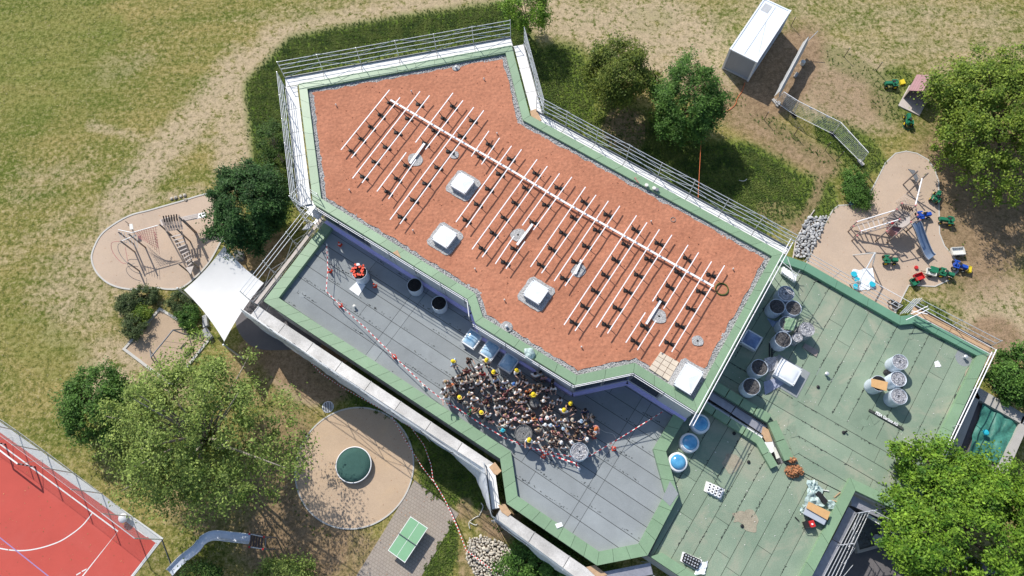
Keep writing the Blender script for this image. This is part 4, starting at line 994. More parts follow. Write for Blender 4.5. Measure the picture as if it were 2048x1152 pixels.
# orange straps on the first roll
B = MB(); c = at(717, 542, zt+1.05)
for k in range(16):
    a = k*.39; rr_ = .30+.08*(k % 3); x, y = c.x+math.cos(a)*rr_, c.y+math.sin(a)*rr_
    B.box((x, y, zt+1.15+.05*(k % 2)), (.22, .13, .09), a+random.uniform(-.5, .9))
B.build('strap_bundle', 'orange', None, label='ring of bright orange strap bundles on the roll near the left end of the terrace', cat='straps')
MB().box((at(717, 530, zt+1.15).x, at(717, 530, zt+1.15).y, zt+1.25), (.22, .18, .08), .1).build('note_box', 'white', None, label='small white box on top of the orange straps', cat='box')
MB().poly(px([(1743, 757), (1776, 764), (1773, 782), (1743, 773)], zg+1.2), zg+1.15, zg+1.20).build('board', 'cardboard', None, label='yellowish rectangular board lying on the black roll of the group of four', cat='board')
sack('rubble_bag', 'small black bag squeezed between the rolls of the group of four', at(1773, 746, zg), .22, 'black', zg, 2, 'bag')
def cloth(label, q, z, m, amp=.12, name='felt_offcut', cat='sheet', n=12, z2=None):
    P = px(q, z)
    B = MB().grid(lambda u, v: (*(P[0].lerp(P[1], u).lerp(P[3].lerp(P[2], u), v)+Vector((noise.noise(Vector((u*4, v*4, z+q[0][0]))), noise.noise(Vector((u*4, v*4, 7+q[0][1])))))*amp*1.2), z+.02+abs(noise.noise(Vector((u*3.3, v*3.3, q[0][0]))))*amp*1.6), n, n)
    return B.build(name, m, None, smooth=True, label=label, cat=cat)
cloth('green roofing felt flap draped over a roll in the cluster', [(1570, 636), (1592, 637), (1588, 662), (1568, 658)], zg+1.14, 'coping_green', .08)
cloth('green felt flap lying between the rolls of the cluster', [(1588, 642), (1602, 636), (1606, 645), (1594, 655)], zg+.9, 'felt_green', .1)
cloth('shiny foil sheet on the green roof between the lowest roll and the white skylight', [(1527, 764), (1562, 752), (1568, 768), (1530, 790)], zg, 'foil', .02)
cloth('crumpled clear film between the dark roll and the white skylight', [(1528, 716), (1554, 713), (1556, 737), (1536, 745)], zg+.15, 'roll_film', .06)
cloth('dark sheet lying under the left roll of the green roof cluster', [(1534, 636), (1557, 646), (1562, 634), (1545, 655)], zg, 'slide_blue', .02)
cloth('small torn white scrap on the green roof near its right end', [(1868, 724), (1876, 721), (1883, 733), (1870, 735)], zg, 'white', .03)
MB().poly(px([(1605, 695), (1609, 687), (1637, 702), (1632, 714)], zg), zg-.02, zg+.07).build('plank', 'timber', None, label='reddish brown plank lying below the roll cluster on the green roof', cat='plank')
for k, x in enumerate((1539, 1544)): MB().beam(at(x, 686, zg+.04), at(x, 714, zg+.04), .07, .06).build('bar', 'black', None, label=['left', 'right'][k]+' one of two short black bars beside the square blue skylight on the green roof', cat='bar')
# lettered beam
bm0 = thing('lettered_beam', 'dark scaffold beam lying on the green roof lettered PEBA Gerüste AG in white', 'beam', at(1772, 838, zg))
MB().beam(at(1738, 820, zg+.05), at(1806, 858, zg+.05), .17, .09).build('beam_body', 'bitumen', bm0)
fc = D.curves.new('lettering', 'FONT'); fc.body = 'PEBA Gerüste AG'; fc.size = .24; fc.extrude = .004; fc.align_x = 'CENTER'; fc.align_y = 'CENTER'; fc.offset = .006
fo = D.objects.new('lettering', fc); COL.objects.link(fo); bpy.context.view_layer.update()
fm = D.meshes.new_from_object(fo.evaluated_get(bpy.context.evaluated_depsgraph_get())); D.objects.remove(fo)
fm.materials.clear(); fm.materials.append(M['white']); fo = D.objects.new('lettering', fm); COL.objects.link(fo); fo.parent = bm0
ba, bb = at(1738, 820, zg), at(1806, 858, zg); fo.rotation_euler = (0, 0, math.atan2((bb-ba).y, (bb-ba).x)); fo.location = (0, 0, .104)
fw = max(v.co.x for v in fm.vertices)-min(v.co.x for v in fm.vertices); fo.scale = (1.55/fw, 1.25, 1)
# pallets of pots
def pots(label, q, nx, ny, z, m1, m2, base, s=.19, h=.2, skip=()):
    P = px(q, z); c = sum(P, Vector((0, 0)))/4; t_ = thing('support_set', label, 'roof supports', (c.x, c.y, z))
    MB().poly(P, z, z+.06).build('tray', base, t_)
    for i in range(nx):
        for j in range(ny):
            if (i, j) in skip: continue
            u, v = (i+.5)/nx*.8+.1, (j+.5)/ny*.8+.1; p = P[0].lerp(P[1], u).lerp(P[3].lerp(P[2], u), v)
            hh = h*random.uniform(.7, 1.2); k = MB().lathe((p.x, p.y, z+.06), [(s*.5, 0), (s*.42, hh*.3), (s*.42, hh*.8), (s*.55, hh)], 10).build('support', m1, t_)
            MB().lathe((p.x, p.y, z+.06+hh), [(s*.22, 0), (s*.22, .012)], 8).build('cap', m2, k)
pots('white round supports with dark centres on a cardboard tray below the round skylights', [(1412, 962), (1450, 979), (1441, 1000), (1407, 982)], 4, 3, zg, 'white', 'black', 'offwhite', .26, .22)
pots('pallet of black round supports near the bottom edge of the green roof', [(1365, 1103), (1404, 1120), (1396, 1143), (1360, 1122)], 6, 3, zg, 'black', 'galv', 'white', .24, .2)
pots('white sheet with black round supports near the bright tree at the right', [(1816, 885), (1839, 893), (1828, 924), (1809, 918)], 4, 3, zg, 'black', 'galv_dark', 'white', .2, .16, skip=((0, 2), (3, 0)))
cloth('crumpled white sheet beside the pallet of black supports at the bottom', [(1400, 1126), (1416, 1122), (1410, 1148), (1386, 1150)], zg+.05, 'container_white', .06)
cloth('crumpled pale film strewn above the cardboard on the green roof', [(1616, 962), (1640, 975), (1650, 1010), (1608, 1016)], zg+.05, 'film', .22, n=22)
cloth('crumpled film sheet right of the black case near the courtyard', [(1655, 1000), (1682, 1008), (1676, 1020), (1655, 1018)], zg+.05, 'film', .15, n=14)
cloth('pale film scrap at the upper tip of the strewn film', [(1614, 960), (1632, 962), (1640, 985), (1616, 990)], zg+.1, 'film', .16, n=14)
cloth('film tail spreading left of the cardboard stack', [(1596, 1016), (1612, 1008), (1624, 1020), (1606, 1030)], zg+.04, 'film', .12, n=12)
MB().poly(px([(1632, 987), (1640, 983), (1656, 1002), (1650, 1009)], zg+.3), zg+.05, zg+.32).build('tool_case', 'black', None, label='long black tool case on the crumpled film beside the courtyard', cat='case')
s = thing('board_stack', 'stack of grey insulation boards topped with a tan cardboard sheet by the courtyard edge', 'stack', at(1640, 1035, zg))
for k in range(4): MB().poly(px([(1612+k, 1008), (1656, 1030), (1650-k, 1050), (1606, 1028)], zg+.15*k), zg+.14*k, zg+.13+.14*k).build('board', ['slide_blue', 'tarp_grey', 'deck_worn', 'container_side'][k], s)
MB().poly(px([(1618, 1003), (1661, 1024), (1655, 1040), (1613, 1016)], zg+.66), zg+.60, zg+.65).build('cardboard_sheet', 'cardboard', s)
s = thing('generator', 'small red and black machine on the green roof beside the stack of boards', 'machine', at(1619, 1049, zg))
c = at(1618, 1048, zg+.3); B_ = MB().box((c.x, c.y, zg+.2), (.6, .42, .3), .2).build('housing', 'black', s); MB().box((c.x+.14, c.y, zg+.42), (.32, .4, .16), .2).build('tank', 'red', s)
MB().tube([(c.x-.35, c.y-.2, zg), (c.x-.35, c.y-.2, zg+.5), (c.x+.3, c.y-.25, zg+.5), (c.x+.3, c.y-.25, zg)], .025, 5).build('frame', 'rubber', s); MB().lathe((c.x+.12, c.y-.02, zg+.5), [(.06, 0), (.06, .04)], 10).build('cap', 'white', s)
for k, (a_, b_, m_) in enumerate((((1641, 979), (1658, 982), 'offwhite'), ((1590, 1034), (1598, 1042), 'black'), ((1664, 1000), (1676, 1004), 'plywood'), ((1668, 995), (1680, 985), 'plywood'), ((1672, 1030), (1680, 1025), 'plywood'))):
    MB().beam(at(*a_, zg+.05), at(*b_, zg+.05), .06, .05).build('wood_scrap', m_, None, label=['pale batten above the black case', 'short dark bar left of the red machine', 'wood scrap right of the film heap', 'wood scrap pointing up toward the courtyard corner', 'wood scrap on the green coping near the cardboard'][k], cat='scrap', group='scraps of wood on the green roof')
MB().poly(px([(1110, 1048), (1123, 1044), (1126, 1052), (1114, 1057)], ZT+.06), ZT+.01, ZT+.05).build('paper_sheet', 'white', None, label='white rectangular sheet on the lower left parapet of the terrace', cat='sheet')
MB().poly(px([(698, 578), (715, 562), (731, 570), (717, 592)], zt+.03), zt-.01, zt+.03).build('metal_sheet', 'white', None, label='square white metal sheet lying beside the strapped roll', cat='sheet')
# dry brown plant growing at the light well tip
s = thing('dry_plant', 'withered orange-brown plant on the green roof at the tip of the light well', 'plant', at(1590, 940, zg))
B = MB(); rr = random.Random(4)
for k in range(420):
    a = rr.uniform(0, 6.28); d_ = rr.uniform(0, 1)**.6; cen = at(1590, 942, zg+.3) if k > 90 else at(1584, 920, zg+.2); R_ = .52 if k > 90 else .25
    p = Vector((cen.x+math.cos(a)*d_*R_*1.2, cen.y+math.sin(a)*d_*R_*.8, zg+.1+.4*(1-d_)+rr.uniform(-.08, .1))); u = Vector((rr.uniform(-1, 1), rr.uniform(-1, 1), rr.uniform(-.5, .5)))*.09; v = Vector((rr.uniform(-1, 1), rr.uniform(-1, 1), rr.uniform(-.5, .5)))*.09
    B.quad(p-u, p+v, p+u, p-v)
B.build('dry_leaves', 'leaf_brown', s)
MB().tube([at(1590, 945, zg+.1), at(1607, 950, zg+.05), at(1621, 960, zg+.03)], .02, 5).build('stem', 'bark_pale', s)

# ================================================================ BARRIER TAPES, CONES
def ribbon(label, pts, z, w=.075, m='tape', zf=None, name='barrier_tape', cat='tape'):
    P = [at(p[0], p[1], (p[2] if len(p) > 2 else z)) for p in pts]; P = [Vector(p) for p in P]
    Q = []
    for i in range(len(P)-1):
        k = max(2, int((P[i+1]-P[i]).length/.3))
        for j in range(k):
            t = j/k; q = P[i].lerp(P[i+1], t); q.z -= .12*4*t*(1-t)*min(1, (P[i+1]-P[i]).length/4); Q.append(q)
    Q.append(P[-1]); B = MB(); us = []; u = 0
    for i, p in enumerate(Q):
        d = (Q[min(i+1, len(Q)-1)]-Q[max(i-1, 0)]).normalized(); n = Vector((-d.y, d.x, 0)).normalized(); tw = math.sin(u*.9)*.5
        off = n*(w/2)*math.cos(tw)+Vector((0, 0, w/2*math.sin(tw))); B.v += [tuple(p+off), tuple(p-off)]; us += [u, u]
        if i < len(Q)-1: u += (Q[i+1]-p).length
    for i in range(len(Q)-1): B.f.append((2*i, 2*i+1, 2*i+3, 2*i+2))
    return B.build(name, m, None, label=label, cat=cat, uvfn=lambda vi: (us[vi], vi % 2))
zp = zt+.75
ribbon('red and white tape running from the top left terrace corner past the first cones', [(653, 487), (655, 540), (652, 582), (677, 607)], zp, .05)
ribbon('red and white barrier tape along the front of the terrace towards the crowd', [(677, 607), (730, 655), (787, 711), (848, 770), (905, 815)], zp, .055)
ribbon('red and white barrier tape in front of the crowd', [(893, 803), (920, 820), (958, 845), (1012, 877), (1087, 902), (1160, 916)], zp, .06)
ribbon('double barrier tape strip from the yellow helmeted worker to the tape post', [(1030, 885), (1090, 906), (1150, 926), (1158, 936)], zp-.1, .085)
ribbon('long red and white tape from the silver roll up to the purple strip', [(1172, 916), (1240, 876), (1290, 845), (1326, 823)], zp, .055)
ribbon('tape tail wound round the tape post by the silver roll', [(1150, 920, zt+.8), (1160, 937, zt+.1)], zp, .07)
ribbon('long striped tape hanging from the scaffold across the lawn toward the block paving', [(583, 688), (610, 712), (640, 745), (680, 772), (730, 800), (780, 828), (822, 855), (848, 890), (862, 930), (866, 960)], 1.0, .05, 'tape_fine')
ribbon('second thin tape crossing the round play surface below the scaffold', [(781, 815), (783, 832), (810, 880), (845, 935), (866, 962)], .9, .05, 'tape_fine')
ribbon('thick tape running over the block paving to the stone heap', [(866, 960), (890, 1000), (915, 1055), (932, 1100), (965, 1125), (1000, 1152)], .8, .07, 'tape_fine')
def thread(label, pts, z, r, m, name='cable', cat='cable'):
    P = [at(p[0], p[1], p[2] if len(p) > 2 else z) for p in pts]; P = catmull(P, 6, False)
    return MB().tube(P, r, 4).build(name, m, None, smooth=True, label=label, cat=cat)
thread('thin orange line hanging from the back scaffold to the round tree', [(1396, 402, 7), (1399, 340, 4), (1403, 268, 2.5)], 0, .022, 'cable_orange')
thread('orange power cable from the white container toward the round tree', [(1490, 165), (1484, 183), (1475, 196), (1470, 210), (1455, 222), (1440, 228)], .03, .03, 'cable_orange')
thread('pale thin hose on the terrace right of the crowd', [(1196, 855), (1210, 864), (1226, 868), (1232, 878)], zt+.03, .015, 'offwhite')
for k, (x, y) in enumerate(((678, 486), (658, 539), (748, 569), (679, 608), (787, 711), (941, 815), (1087, 911), (1229, 896))):
    c = at(x, y, zt+.35); s = thing('warning_cone', ['orange cone in the wall shade at the top left of the terrace', 'orange cone on the tape below the top left corner of the terrace', 'orange cone right of the strapped roll', 'orange cone where the tape bends below the strapped roll', 'orange cone halfway along the tape left of the crowd', 'red cone at the near left edge of the crowd', 'red cone on the tape below the grey unwrapped roll', 'lone orange cone on the terrace right of the silver roll'][k], 'cone', (c.x, c.y, zt), group='orange cones holding the barrier tape')
    MB().box((c.x, c.y, zt+.02), (.28, .28, .04), AX+.3*k).build('base', 'orange', s); MB().lathe((c.x, c.y, zt+.03), [(.12, 0), (.085, .22), (.05, .48), (.03, .5)], 12).build('body', 'orange', s)
    MB().lathe((c.x, c.y, zt+.25), [(.098, 0), (.078, .1)], 12, cap=False).build('stripe', 'white', s)
c = at(1158, 938, zt); s = thing('tape_post', 'short red and white post with round foot at the right end of the double tape', 'post', c); MB().tube([at(1150, 915, zt+.8), c], .03, 6).build('post_shaft', 'tape_fine', s); MB().lathe(c, [(.11, 0), (.11, .05)], 12).build('foot', 'white', s)

# ================================================================ PEOPLE
def skin_mesh(name, verts, edges, radii, sub=1, root=0, extra=None):
    me_ = D.meshes.new(name); me_.from_pydata(verts, edges, []); ob = D.objects.new(name, me_); COL.objects.link(ob)
    bpy.context.view_layer.objects.active = ob
    md = ob.modifiers.new('s', 'SKIN'); md.use_smooth_shade = True
    for i, r in enumerate(radii):
        sv = me_.skin_vertices[0].data[i]; sv.radius = r if isinstance(r, tuple) else (r, r); sv.use_root = (i == root)
    if sub: ob.modifiers.new('d', 'SUBSURF').levels = sub
    bpy.context.view_layer.update()
    out = D.meshes.new_from_object(ob.evaluated_get(bpy.context.evaluated_depsgraph_get())); D.objects.remove(ob); out.name = name
    if extra: 
        b_ = bmesh.new(); b_.from_mesh(out)
        e_ = D.meshes.new('x'); e_.from_pydata(extra.v, [], extra.f); b_.from_mesh(e_); b_.to_mesh(out); b_.free()
    out.polygons.foreach_set('use_smooth', [True]*len(out.polygons)); return out
mat('skin', (.60, .37, .28), .6, .08, 6, rnd=.12)
def hemi(c, r, m_, squash=(1, 1, 1), lo=-.15, tilt=0, n=14, wob=0):
    B = MB(); rings = 6; T = Matrix.Rotation(tilt, 3, 'X')
    for j in range(rings+1):
        z = lo+(1-lo)*j/rings; rad = math.sqrt(max(0, 1-z*z)) if z > 0 else math.sqrt(1-z*z)
        for k in range(n):
            a = 2*math.pi*k/n; p = Vector((math.cos(a)*rad*squash[0], math.sin(a)*rad*squash[1], z*squash[2]))*r
            if wob: p *= 1+wob*noise.noise(p*30)
            p = T @ p; B.v.append((c[0]+p.x, c[1]+p.y, c[2]+p.z))
    for j in range(rings):
        for k in range(n):
            k2 = (k+1) % n; B.f.append((j*n+k, j*n+k2, (j+1)*n+k2, (j+1)*n+k))
    return B
def make_pose(idx, arms, spread=.10, bend=0.0, look=.55):
    """figure facing +Y; arms: list of two (elbow, hand) offsets from the shoulder"""
    HC = Vector((0, .0+bend*.45-.02*look, 1.63-bend*.12))
    V = [(0, 0, .92), (0, .01, 1.12), (0, bend*.25, 1.36-bend*.03), (0, bend*.38-.01, 1.50-bend*.08), tuple(HC+Vector((0, -.005, -.03))), tuple(HC+Vector((0, .012*(1-look), .05)))]
    E_ = [(0, 1), (1, 2), (2, 3), (3, 4), (4, 5)]; R_ = [(.15, .11), (.135, .10), (.17, .11), (.055, .055), (.092, .10), (.078, .085)]
    S = [(0, 0, .95), (0, .01, 1.12), (0, bend*.25, 1.36-bend*.03), (0, bend*.36-.01, 1.45-bend*.07)]; SE = [(0, 1), (1, 2), (2, 3)]; SR = [(.175, .13), (.16, .125), (.195, .135), (.08, .08)]
    Tn = [(0, 0, .98), (0, 0, .88)]; TE = [(0, 1)]; TR = [(.165, .125), (.165, .125)]
    fng = MB()
    for s_ in (-1, 1):
        b = len(V); x = s_*spread
        V += [(s_*.09, 0, .84), (x, .03, .48), (x*1.05, -.02, .09), (x*1.15, .14, .04)]; E_ += [(0, b), (b, b+1), (b+1, b+2), (b+2, b+3)]; R_ += [.085, .055, .038, (.04, .03)]
        b = len(Tn); Tn += [(s_*.09, 0, .80), (x, .03, .46), (x*1.03, -.01, .16)]; TE += [(1, b), (b, b+1), (b+1, b+2)]; TR += [.105, .078, .065]
        el, ha = arms[0 if s_ < 0 else 1]; sh_ = Vector((s_*.17, bend*.27, 1.41-bend*.04)); el = sh_+Vector((s_*el[0], el[1], el[2])); ha = el+Vector((s_*ha[0], ha[1], ha[2])); hd = (ha-el).normalized()
        b = len(V); V += [tuple(sh_), tuple(el), tuple(ha), tuple(ha+hd*.08)]; E_ += [(2, b), (b, b+1), (b+1, b+2), (b+2, b+3)]; R_ += [.062, .042, .030, (.038, .022)]
        sd = hd.cross(Vector((0, 1, .3))).normalized(); up = sd.cross(hd)
        for k in range(4):
            o_ = ha+hd*.085+sd*(.026*(k-1.5)); l = (.055, .07, .066, .05)[k]; fng.tube([o_, o_+hd*l*.6-up*.008, o_+hd*l-up*.022], [.0105, .0095, .008], 5)
        o_ = ha+hd*.03+sd*(.035*s_); fng.tube([o_, o_+hd*.035+sd*.025*s_, o_+hd*.06+sd*.03*s_], [.012, .011, .009], 5)
        b = len(S); mid = sh_.lerp(el, .85); S += [tuple(sh_), tuple(mid)]; SE += [(2, b), (b, b+1)]; SR += [.082, .068]
    # nose, ears; the face is turned up by `look`
    tl = look*1.1; T = Matrix.Rotation(tl, 3, 'X')
    nz_ = HC+T @ Vector((0, .105, .0)); fng.tube([HC+T @ Vector((0, .085, .03)), nz_+T @ Vector((0, .008, -.01)), HC+T @ Vector((0, .085, -.025))], [.008, .016, .01], 5)
    for s_ in (-1, 1): fng.box(tuple(HC+T @ Vector((s_*.095, 0, 0))), (.02, .035, .06))
    body = skin_mesh('body', V, E_, R_, 1, 0, fng); shirt = skin_mesh('shirt', S, SE, SR, 1); trs = skin_mesh('trousers', Tn, TE, TR, 1)
    body.materials.append(M['skin']); shirt.materials.append(M['white']); trs.materials.append(M['black'])
    eyes = MB()
    for s_ in (-1, 1): c_ = HC+T @ Vector((s_*.034, .092, .022)); eyes.box(tuple(c_), (.022, .012, .01), 0, T)
    eyes.box(tuple(HC+T @ Vector((0, .094, -.045))), (.04, .012, .01), 0, T)
    ey = eyes.mesh('eyes'); ey.materials.append(M['timber_dark'])
    hr = hemi(HC+T @ Vector((0, -.03, .01)), .108, None, (.98, 1.05, 1.0), -.45, tl+.55, wob=.25).mesh('hair'); hr.materials.append(M['timber_dark']); hr.polygons.foreach_set('use_smooth', [True]*len(hr.polygons))
    # long hair: cap plus a fall at the back
    lh = hemi(HC+T @ Vector((0, -.03, .01)), .110, None, (1, 1.05, 1), -.45, tl+.5, wob=.25); lh.tube([HC+Vector((0, -.09, .03)), HC+Vector((0, -.125, -.10)), HC+Vector((0, -.11, -.26))], [.07, .08, .03], 8)
    lh = lh.mesh('hair'); lh.materials.append(M['timber_dark']); lh.polygons.foreach_set('use_smooth', [True]*len(lh.polygons))
    hm = hemi(HC+Vector((0, -.005, .045)), .120, None, (1, 1.12, 1), -.05, tl*.4); Tm = Matrix.Rotation(tl*.4, 3, 'X')
    nn_ = 16; o_ = len(hm.v)
    for k in range(nn_):
        a = 2*math.pi*k/nn_; 
        for q in (.120, .135+.035*max(0, math.sin(a))): p = Tm @ Vector((math.cos(a)*q, math.sin(a)*q*1.12, -.008)); hm.v.append(tuple(HC+Vector((0, -.005, .045))+p))
    for k in range(nn_): k2 = (k+1) % nn_; hm.f.append((o_+2*k, o_+2*k+1, o_+2*k2+1, o_+2*k2))
    hm = hm.mesh('helmet'); hm.materials.append(M['yellow']); hm.polygons.foreach_set('use_smooth', [True]*len(hm.polygons))
    return dict(body=body, shirt=shirt, trousers=trs, eyes=ey, hair=hr, longhair=lh, helmet=hm)
UPA = ((.05, .05, .22), (.02, .05, .24)); DN = ((.05, 0, -.26), (0, .06, -.24)); SHD = ((.14, .12, .04), (-.16, .08, .20)); WAV = ((.14, .06, .16), (.04, .06, .24)); OUT = ((.22, .06, .05), (.24, .04, .05)); HIP = ((.16, -.06, -.20), (-.12, .10, -.12)); FWD = ((.06, .16, -.14), (-.06, .22, .02))
POSES = [make_pose(0, (DN, DN)), make_pose(1, (SHD, DN)), make_pose(2, (SHD, SHD)), make_pose(3, (WAV, DN)), make_pose(4, (UPA, UPA)), make_pose(5, (HIP, HIP), look=.3), make_pose(6, (FWD, FWD), look=.2), make_pose(7, (OUT, WAV)), make_pose(8, (FWD, DN), bend=.5, look=.0)]
PTXT = ['arms down', 'shading eyes', 'hands at brow', 'waving', 'arms up', 'arms akimbo', 'hands together', 'arm outstretched', 'bending forward']
CLO = {'white': (.80, .80, .79), 'black': (.022, .022, .025), 'grey': (.30, .30, .30), 'dark brown': (.07, .04, .035), 'red': (.40, .03, .03), 'pink': (.60, .30, .30), 'blue': (.05, .15, .42), 'pale blue': (.42, .55, .68), 'green': (.02, .22, .08), 'beige': (.52, .45, .36), 'maroon': (.16, .04, .045), 'navy': (.02, .03, .08), 'teal': (.05, .42, .40), 'orange': (.60, .17, .05), 'yellow': (.75, .55, .03), 'cream': (.66, .60, .50)}
for k_, v_ in CLO.items(): mat('cloth_'+k_, v_, .85, .12, 5, bump=.3, bscale=12)
HAIR = {'dark': (.018, .012, .01), 'brown': (.075, .036, .018), 'blond': (.36, .25, .12), 'light brown': (.17, .10, .05)}
for k_, v_ in HAIR.items(): mat('hair_'+k_, v_, .7, .25, 20, bump=.4, bscale=60)
def person(label, px_, py_, pose, h, shirt, trs, hair, head='hair', facing=None, z=zt, headcol=None, group=None):
    sc = h/1.73; c = at(px_, py_, z+h*.93); s = thing('person', label, 'person', (c.x, c.y, z), group=group)
    f = facing if facing is not None else random.gauss(0, .35)
    s.rotation_euler = (0, 0, math.atan2(-c.y, -c.x)-math.pi/2+f); s.scale = (sc*(1.06 if h < 1.4 else 1), sc*(1.06 if h < 1.4 else 1), sc)
    P = POSES[pose]
    def part(nm, mesh, m):
        o_ = D.objects.new(nm, mesh); COL.objects.link(o_); o_.parent = s; setmat(o_, m) if m else None; return o_
    part('body', P['body'], None); part('eyes', P['eyes'], None); part('shirt', P['shirt'], 'cloth_'+shirt); part('trousers', P['trousers'], 'cloth_'+trs)
    if head == 'helmet': part('helmet', P['helmet'], headcol or 'yellow'); part('hair', P['hair'], 'hair_'+hair)
    elif head == 'cap': part('cap', P['helmet'], headcol or 'cloth_white')
    else: o_ = part('hair', P['longhair' if head == 'long' else 'hair'], 'hair_'+hair)
    if h < 1.5: s.scale = s.scale  # children
    return s
def zq(x, y): return 860+x/4.115, 680+y/4.115
NAMED = [  # x, y in the enlarged crop, pose, height, shirt, trousers, hair, head, colour, label
 (190, 176, 5, 1.75, 'pale blue', 'grey', 'brown', 'helmet', 'yellow', 'worker in yellow helmet and pale shirt, furthest left of the standing adults above the crowd'),
 (315, 160, 6, 1.7, 'black', 'grey', 'brown', 'long', None, 'adult with brown hair in black and white top standing apart above the crowd'),
 (403, 210, 5, 1.7, 'white', 'black', 'dark', 'hair', None, 'dark haired adult in white shirt between the two helmeted workers at the top'),
 (465, 165, 5, 1.75, 'cream', 'black', 'brown', 'helmet', 'yellow', 'worker in yellow helmet and cream top below the middle blue skylight'),
 (523, 263, 1, 1.75, 'black', 'black', 'dark', 'helmet', 'yellow', 'worker in yellow helmet and black shirt below the lowest blue skylight'),
 (714, 250, 6, 1.75, 'white', 'black', 'brown', 'helmet', 'yellow', 'worker in yellow helmet and white shirt right of the lowest blue skylight'),
 (243, 472, 1, 1.72, 'black', 'black', 'dark', 'helmet', 'yellow', 'person in yellow helmet and dark top at the left side inside the crowd'),
 (422, 597, 1, 1.72, 'black', 'navy', 'dark', 'helmet', 'yellow', 'dark-topped person in yellow helmet near the tape at lower left'),
 (850, 448, 4, 1.8, 'yellow', 'grey', 'dark', 'helmet', 'yellow', 'person in yellow helmet and yellow shirt behind the small roll in mid crowd'),
 (1158, 520, 6, 1.75, 'dark brown', 'black', 'dark', 'helmet', 'yellow', 'person in yellow helmet and dark clothes in the gap at the right'),
 (1102, 577, 5, 1.72, 'white', 'grey', 'brown', 'helmet', 'yellow', 'person in yellow helmet and white shirt at the right half of the crowd'),
 (816, 822, 6, 1.75, 'white', 'navy', 'brown', 'helmet', 'yellow', 'worker in yellow helmet leaning on the grey unwrapped roll'),
 (1383, 705, 8, 1.7, 'pink', 'grey', 'blond', 'cap', 'cloth_orange', 'adult in orange cap at the far right end of the crowd'),
 (598, 742, 0, 1.3, 'teal', 'navy', 'brown', 'cap', 'cyan', 'child in bright cyan cap next to the tape'),
 (1245, 668, 0, 1.35, 'white', 'black', 'brown', 'cap', 'cloth_pale blue', 'child in pale blue cap at the right of the crowd'),
 (128, 318, 8, 1.7, 'grey', 'black', 'blond', 'hair', None, 'adult in grey top bending forward at the left end of the crowd'),
 (108, 410, 5, 1.68, 'white', 'black', 'dark', 'hair', None, 'dark haired adult in white at the leftmost edge of the crowd'),
 (132, 470, 6, 1.68, 'white', 'beige', 'light brown', 'long', None, 'adult in white by the tape at the left end'),
 (322, 590, 1, 1.3, 'green', 'black', 'dark', 'hair', None, 'child in green shirt beside the red cone'),
 (600, 392, 0, 1.3, 'blue', 'black', 'dark', 'hair', None, 'child in bright blue shirt in the upper middle of the crowd'),
 (430, 268, 6, 1.65, 'red', 'grey', 'dark', 'hair', None, 'adult in red shirt at the upper left of the crowd'),
 (255, 262, 8, 1.68, 'black', 'black', 'dark', 'hair', None, 'adult in black bending over children at the upper left'),
 (300, 245, 5, 1.66, 'maroon', 'black', 'brown', 'long', None, 'long haired adult in maroon at the upper left of the crowd'),
 (1198, 550, 8, 1.7, 'black', 'black', 'dark', 'hair', None, 'adult in black bending forward in the gap on the right'),
 (1278, 578, 6, 1.68, 'navy', 'black', 'dark', 'hair', None, 'adult in dark patterned clothes, right of the two in the gap'),
 (1335, 635, 5, 1.68, 'beige', 'black', 'dark', 'long', None, 'adult in beige at the upper right corner of the dense group'),
 (865, 280, 5, 1.66, 'white', 'grey', 'dark', 'hair', None, 'dark haired adult in white, left of the small group by the purple wall'),
 (905, 268, 5, 1.66, 'grey', 'grey', 'dark', 'long', None, 'adult in grey, topmost of the small group by the purple wall'),
 (935, 305, 1, 1.4, 'pink', 'grey', 'light brown', 'long', None, 'child in pink in the small group by the purple wall'),
 (905, 350, 8, 1.6, 'beige', 'grey', 'light brown', 'hair', None, 'person in beige stooping in the small group by the purple wall'),
 (1008, 345, 5, 1.6, 'black', 'black', 'dark', 'hair', None, 'dark haired person at the right of the small group by the purple wall'),
 (1015, 390, 6, 1.5, 'white', 'black', 'dark', 'hair', None, 'person in white, rightmost below the small group by the wall'),
 (935, 390, 1, 1.35, 'white', 'black', 'dark', 'hair', None, 'child in white shading the eyes below the small wall group'),
 (975, 400, 1, 1.35, 'pink', 'black', 'dark', 'hair', None, 'child in pink among those below the small wall group'),
 (850, 375, 6, 1.4, 'grey', 'beige', 'brown', 'hair', None, 'child in grey to the lower left of the wall group'),
 (620, 428, 7, 1.6, 'maroon', 'black', 'dark', 'hair', None, 'person stretching one arm far out to the side in mid crowd'),
 (725, 340, 0, 1.4, 'white', 'black', 'dark', 'hair', None, 'child in white below the helmeted worker near the lowest skylight'),
 (765, 305, 5, 1.6, 'black', 'grey', 'dark', 'long', None, 'dark haired person in black right of the skylight worker'),
 (790, 335, 6, 1.5, 'white', 'black', 'dark', 'hair', None, 'person in white right of the skylight worker'),
 (690, 360, 0, 1.3, 'pale blue', 'black', 'brown', 'cap', 'cloth_blue', 'child in blue cap below the helmeted worker near the skylight'),
 (805, 412, 1, 1.35, 'orange', 'black', 'dark', 'hair', None, 'child in orange above the yellow shirted worker'),
]
taken = []
for (x, y, po, h, sh_, tr, ha, hd, hc, lb) in NAMED:
    person(lb, *zq(x, y), po, h, sh_, tr, ha, hd, headcol=hc, facing=random.gauss(0, .5)); taken.append((x, y, 21))
CR = [(150, 330), (290, 235), (470, 245), (560, 320), (690, 350), (800, 410), (900, 425), (1000, 480), (1060, 470), (1090, 500), (1010, 560), (1050, 640), (1140, 650), (1290, 640), (1395, 700), (1380, 790), (1310, 850), (1240, 840), (1150, 850), (1100, 890), (1000, 890), (860, 850), (850, 720), (800, 690), (720, 715), (620, 740), (470, 680), (300, 560), (220, 500), (150, 430)]
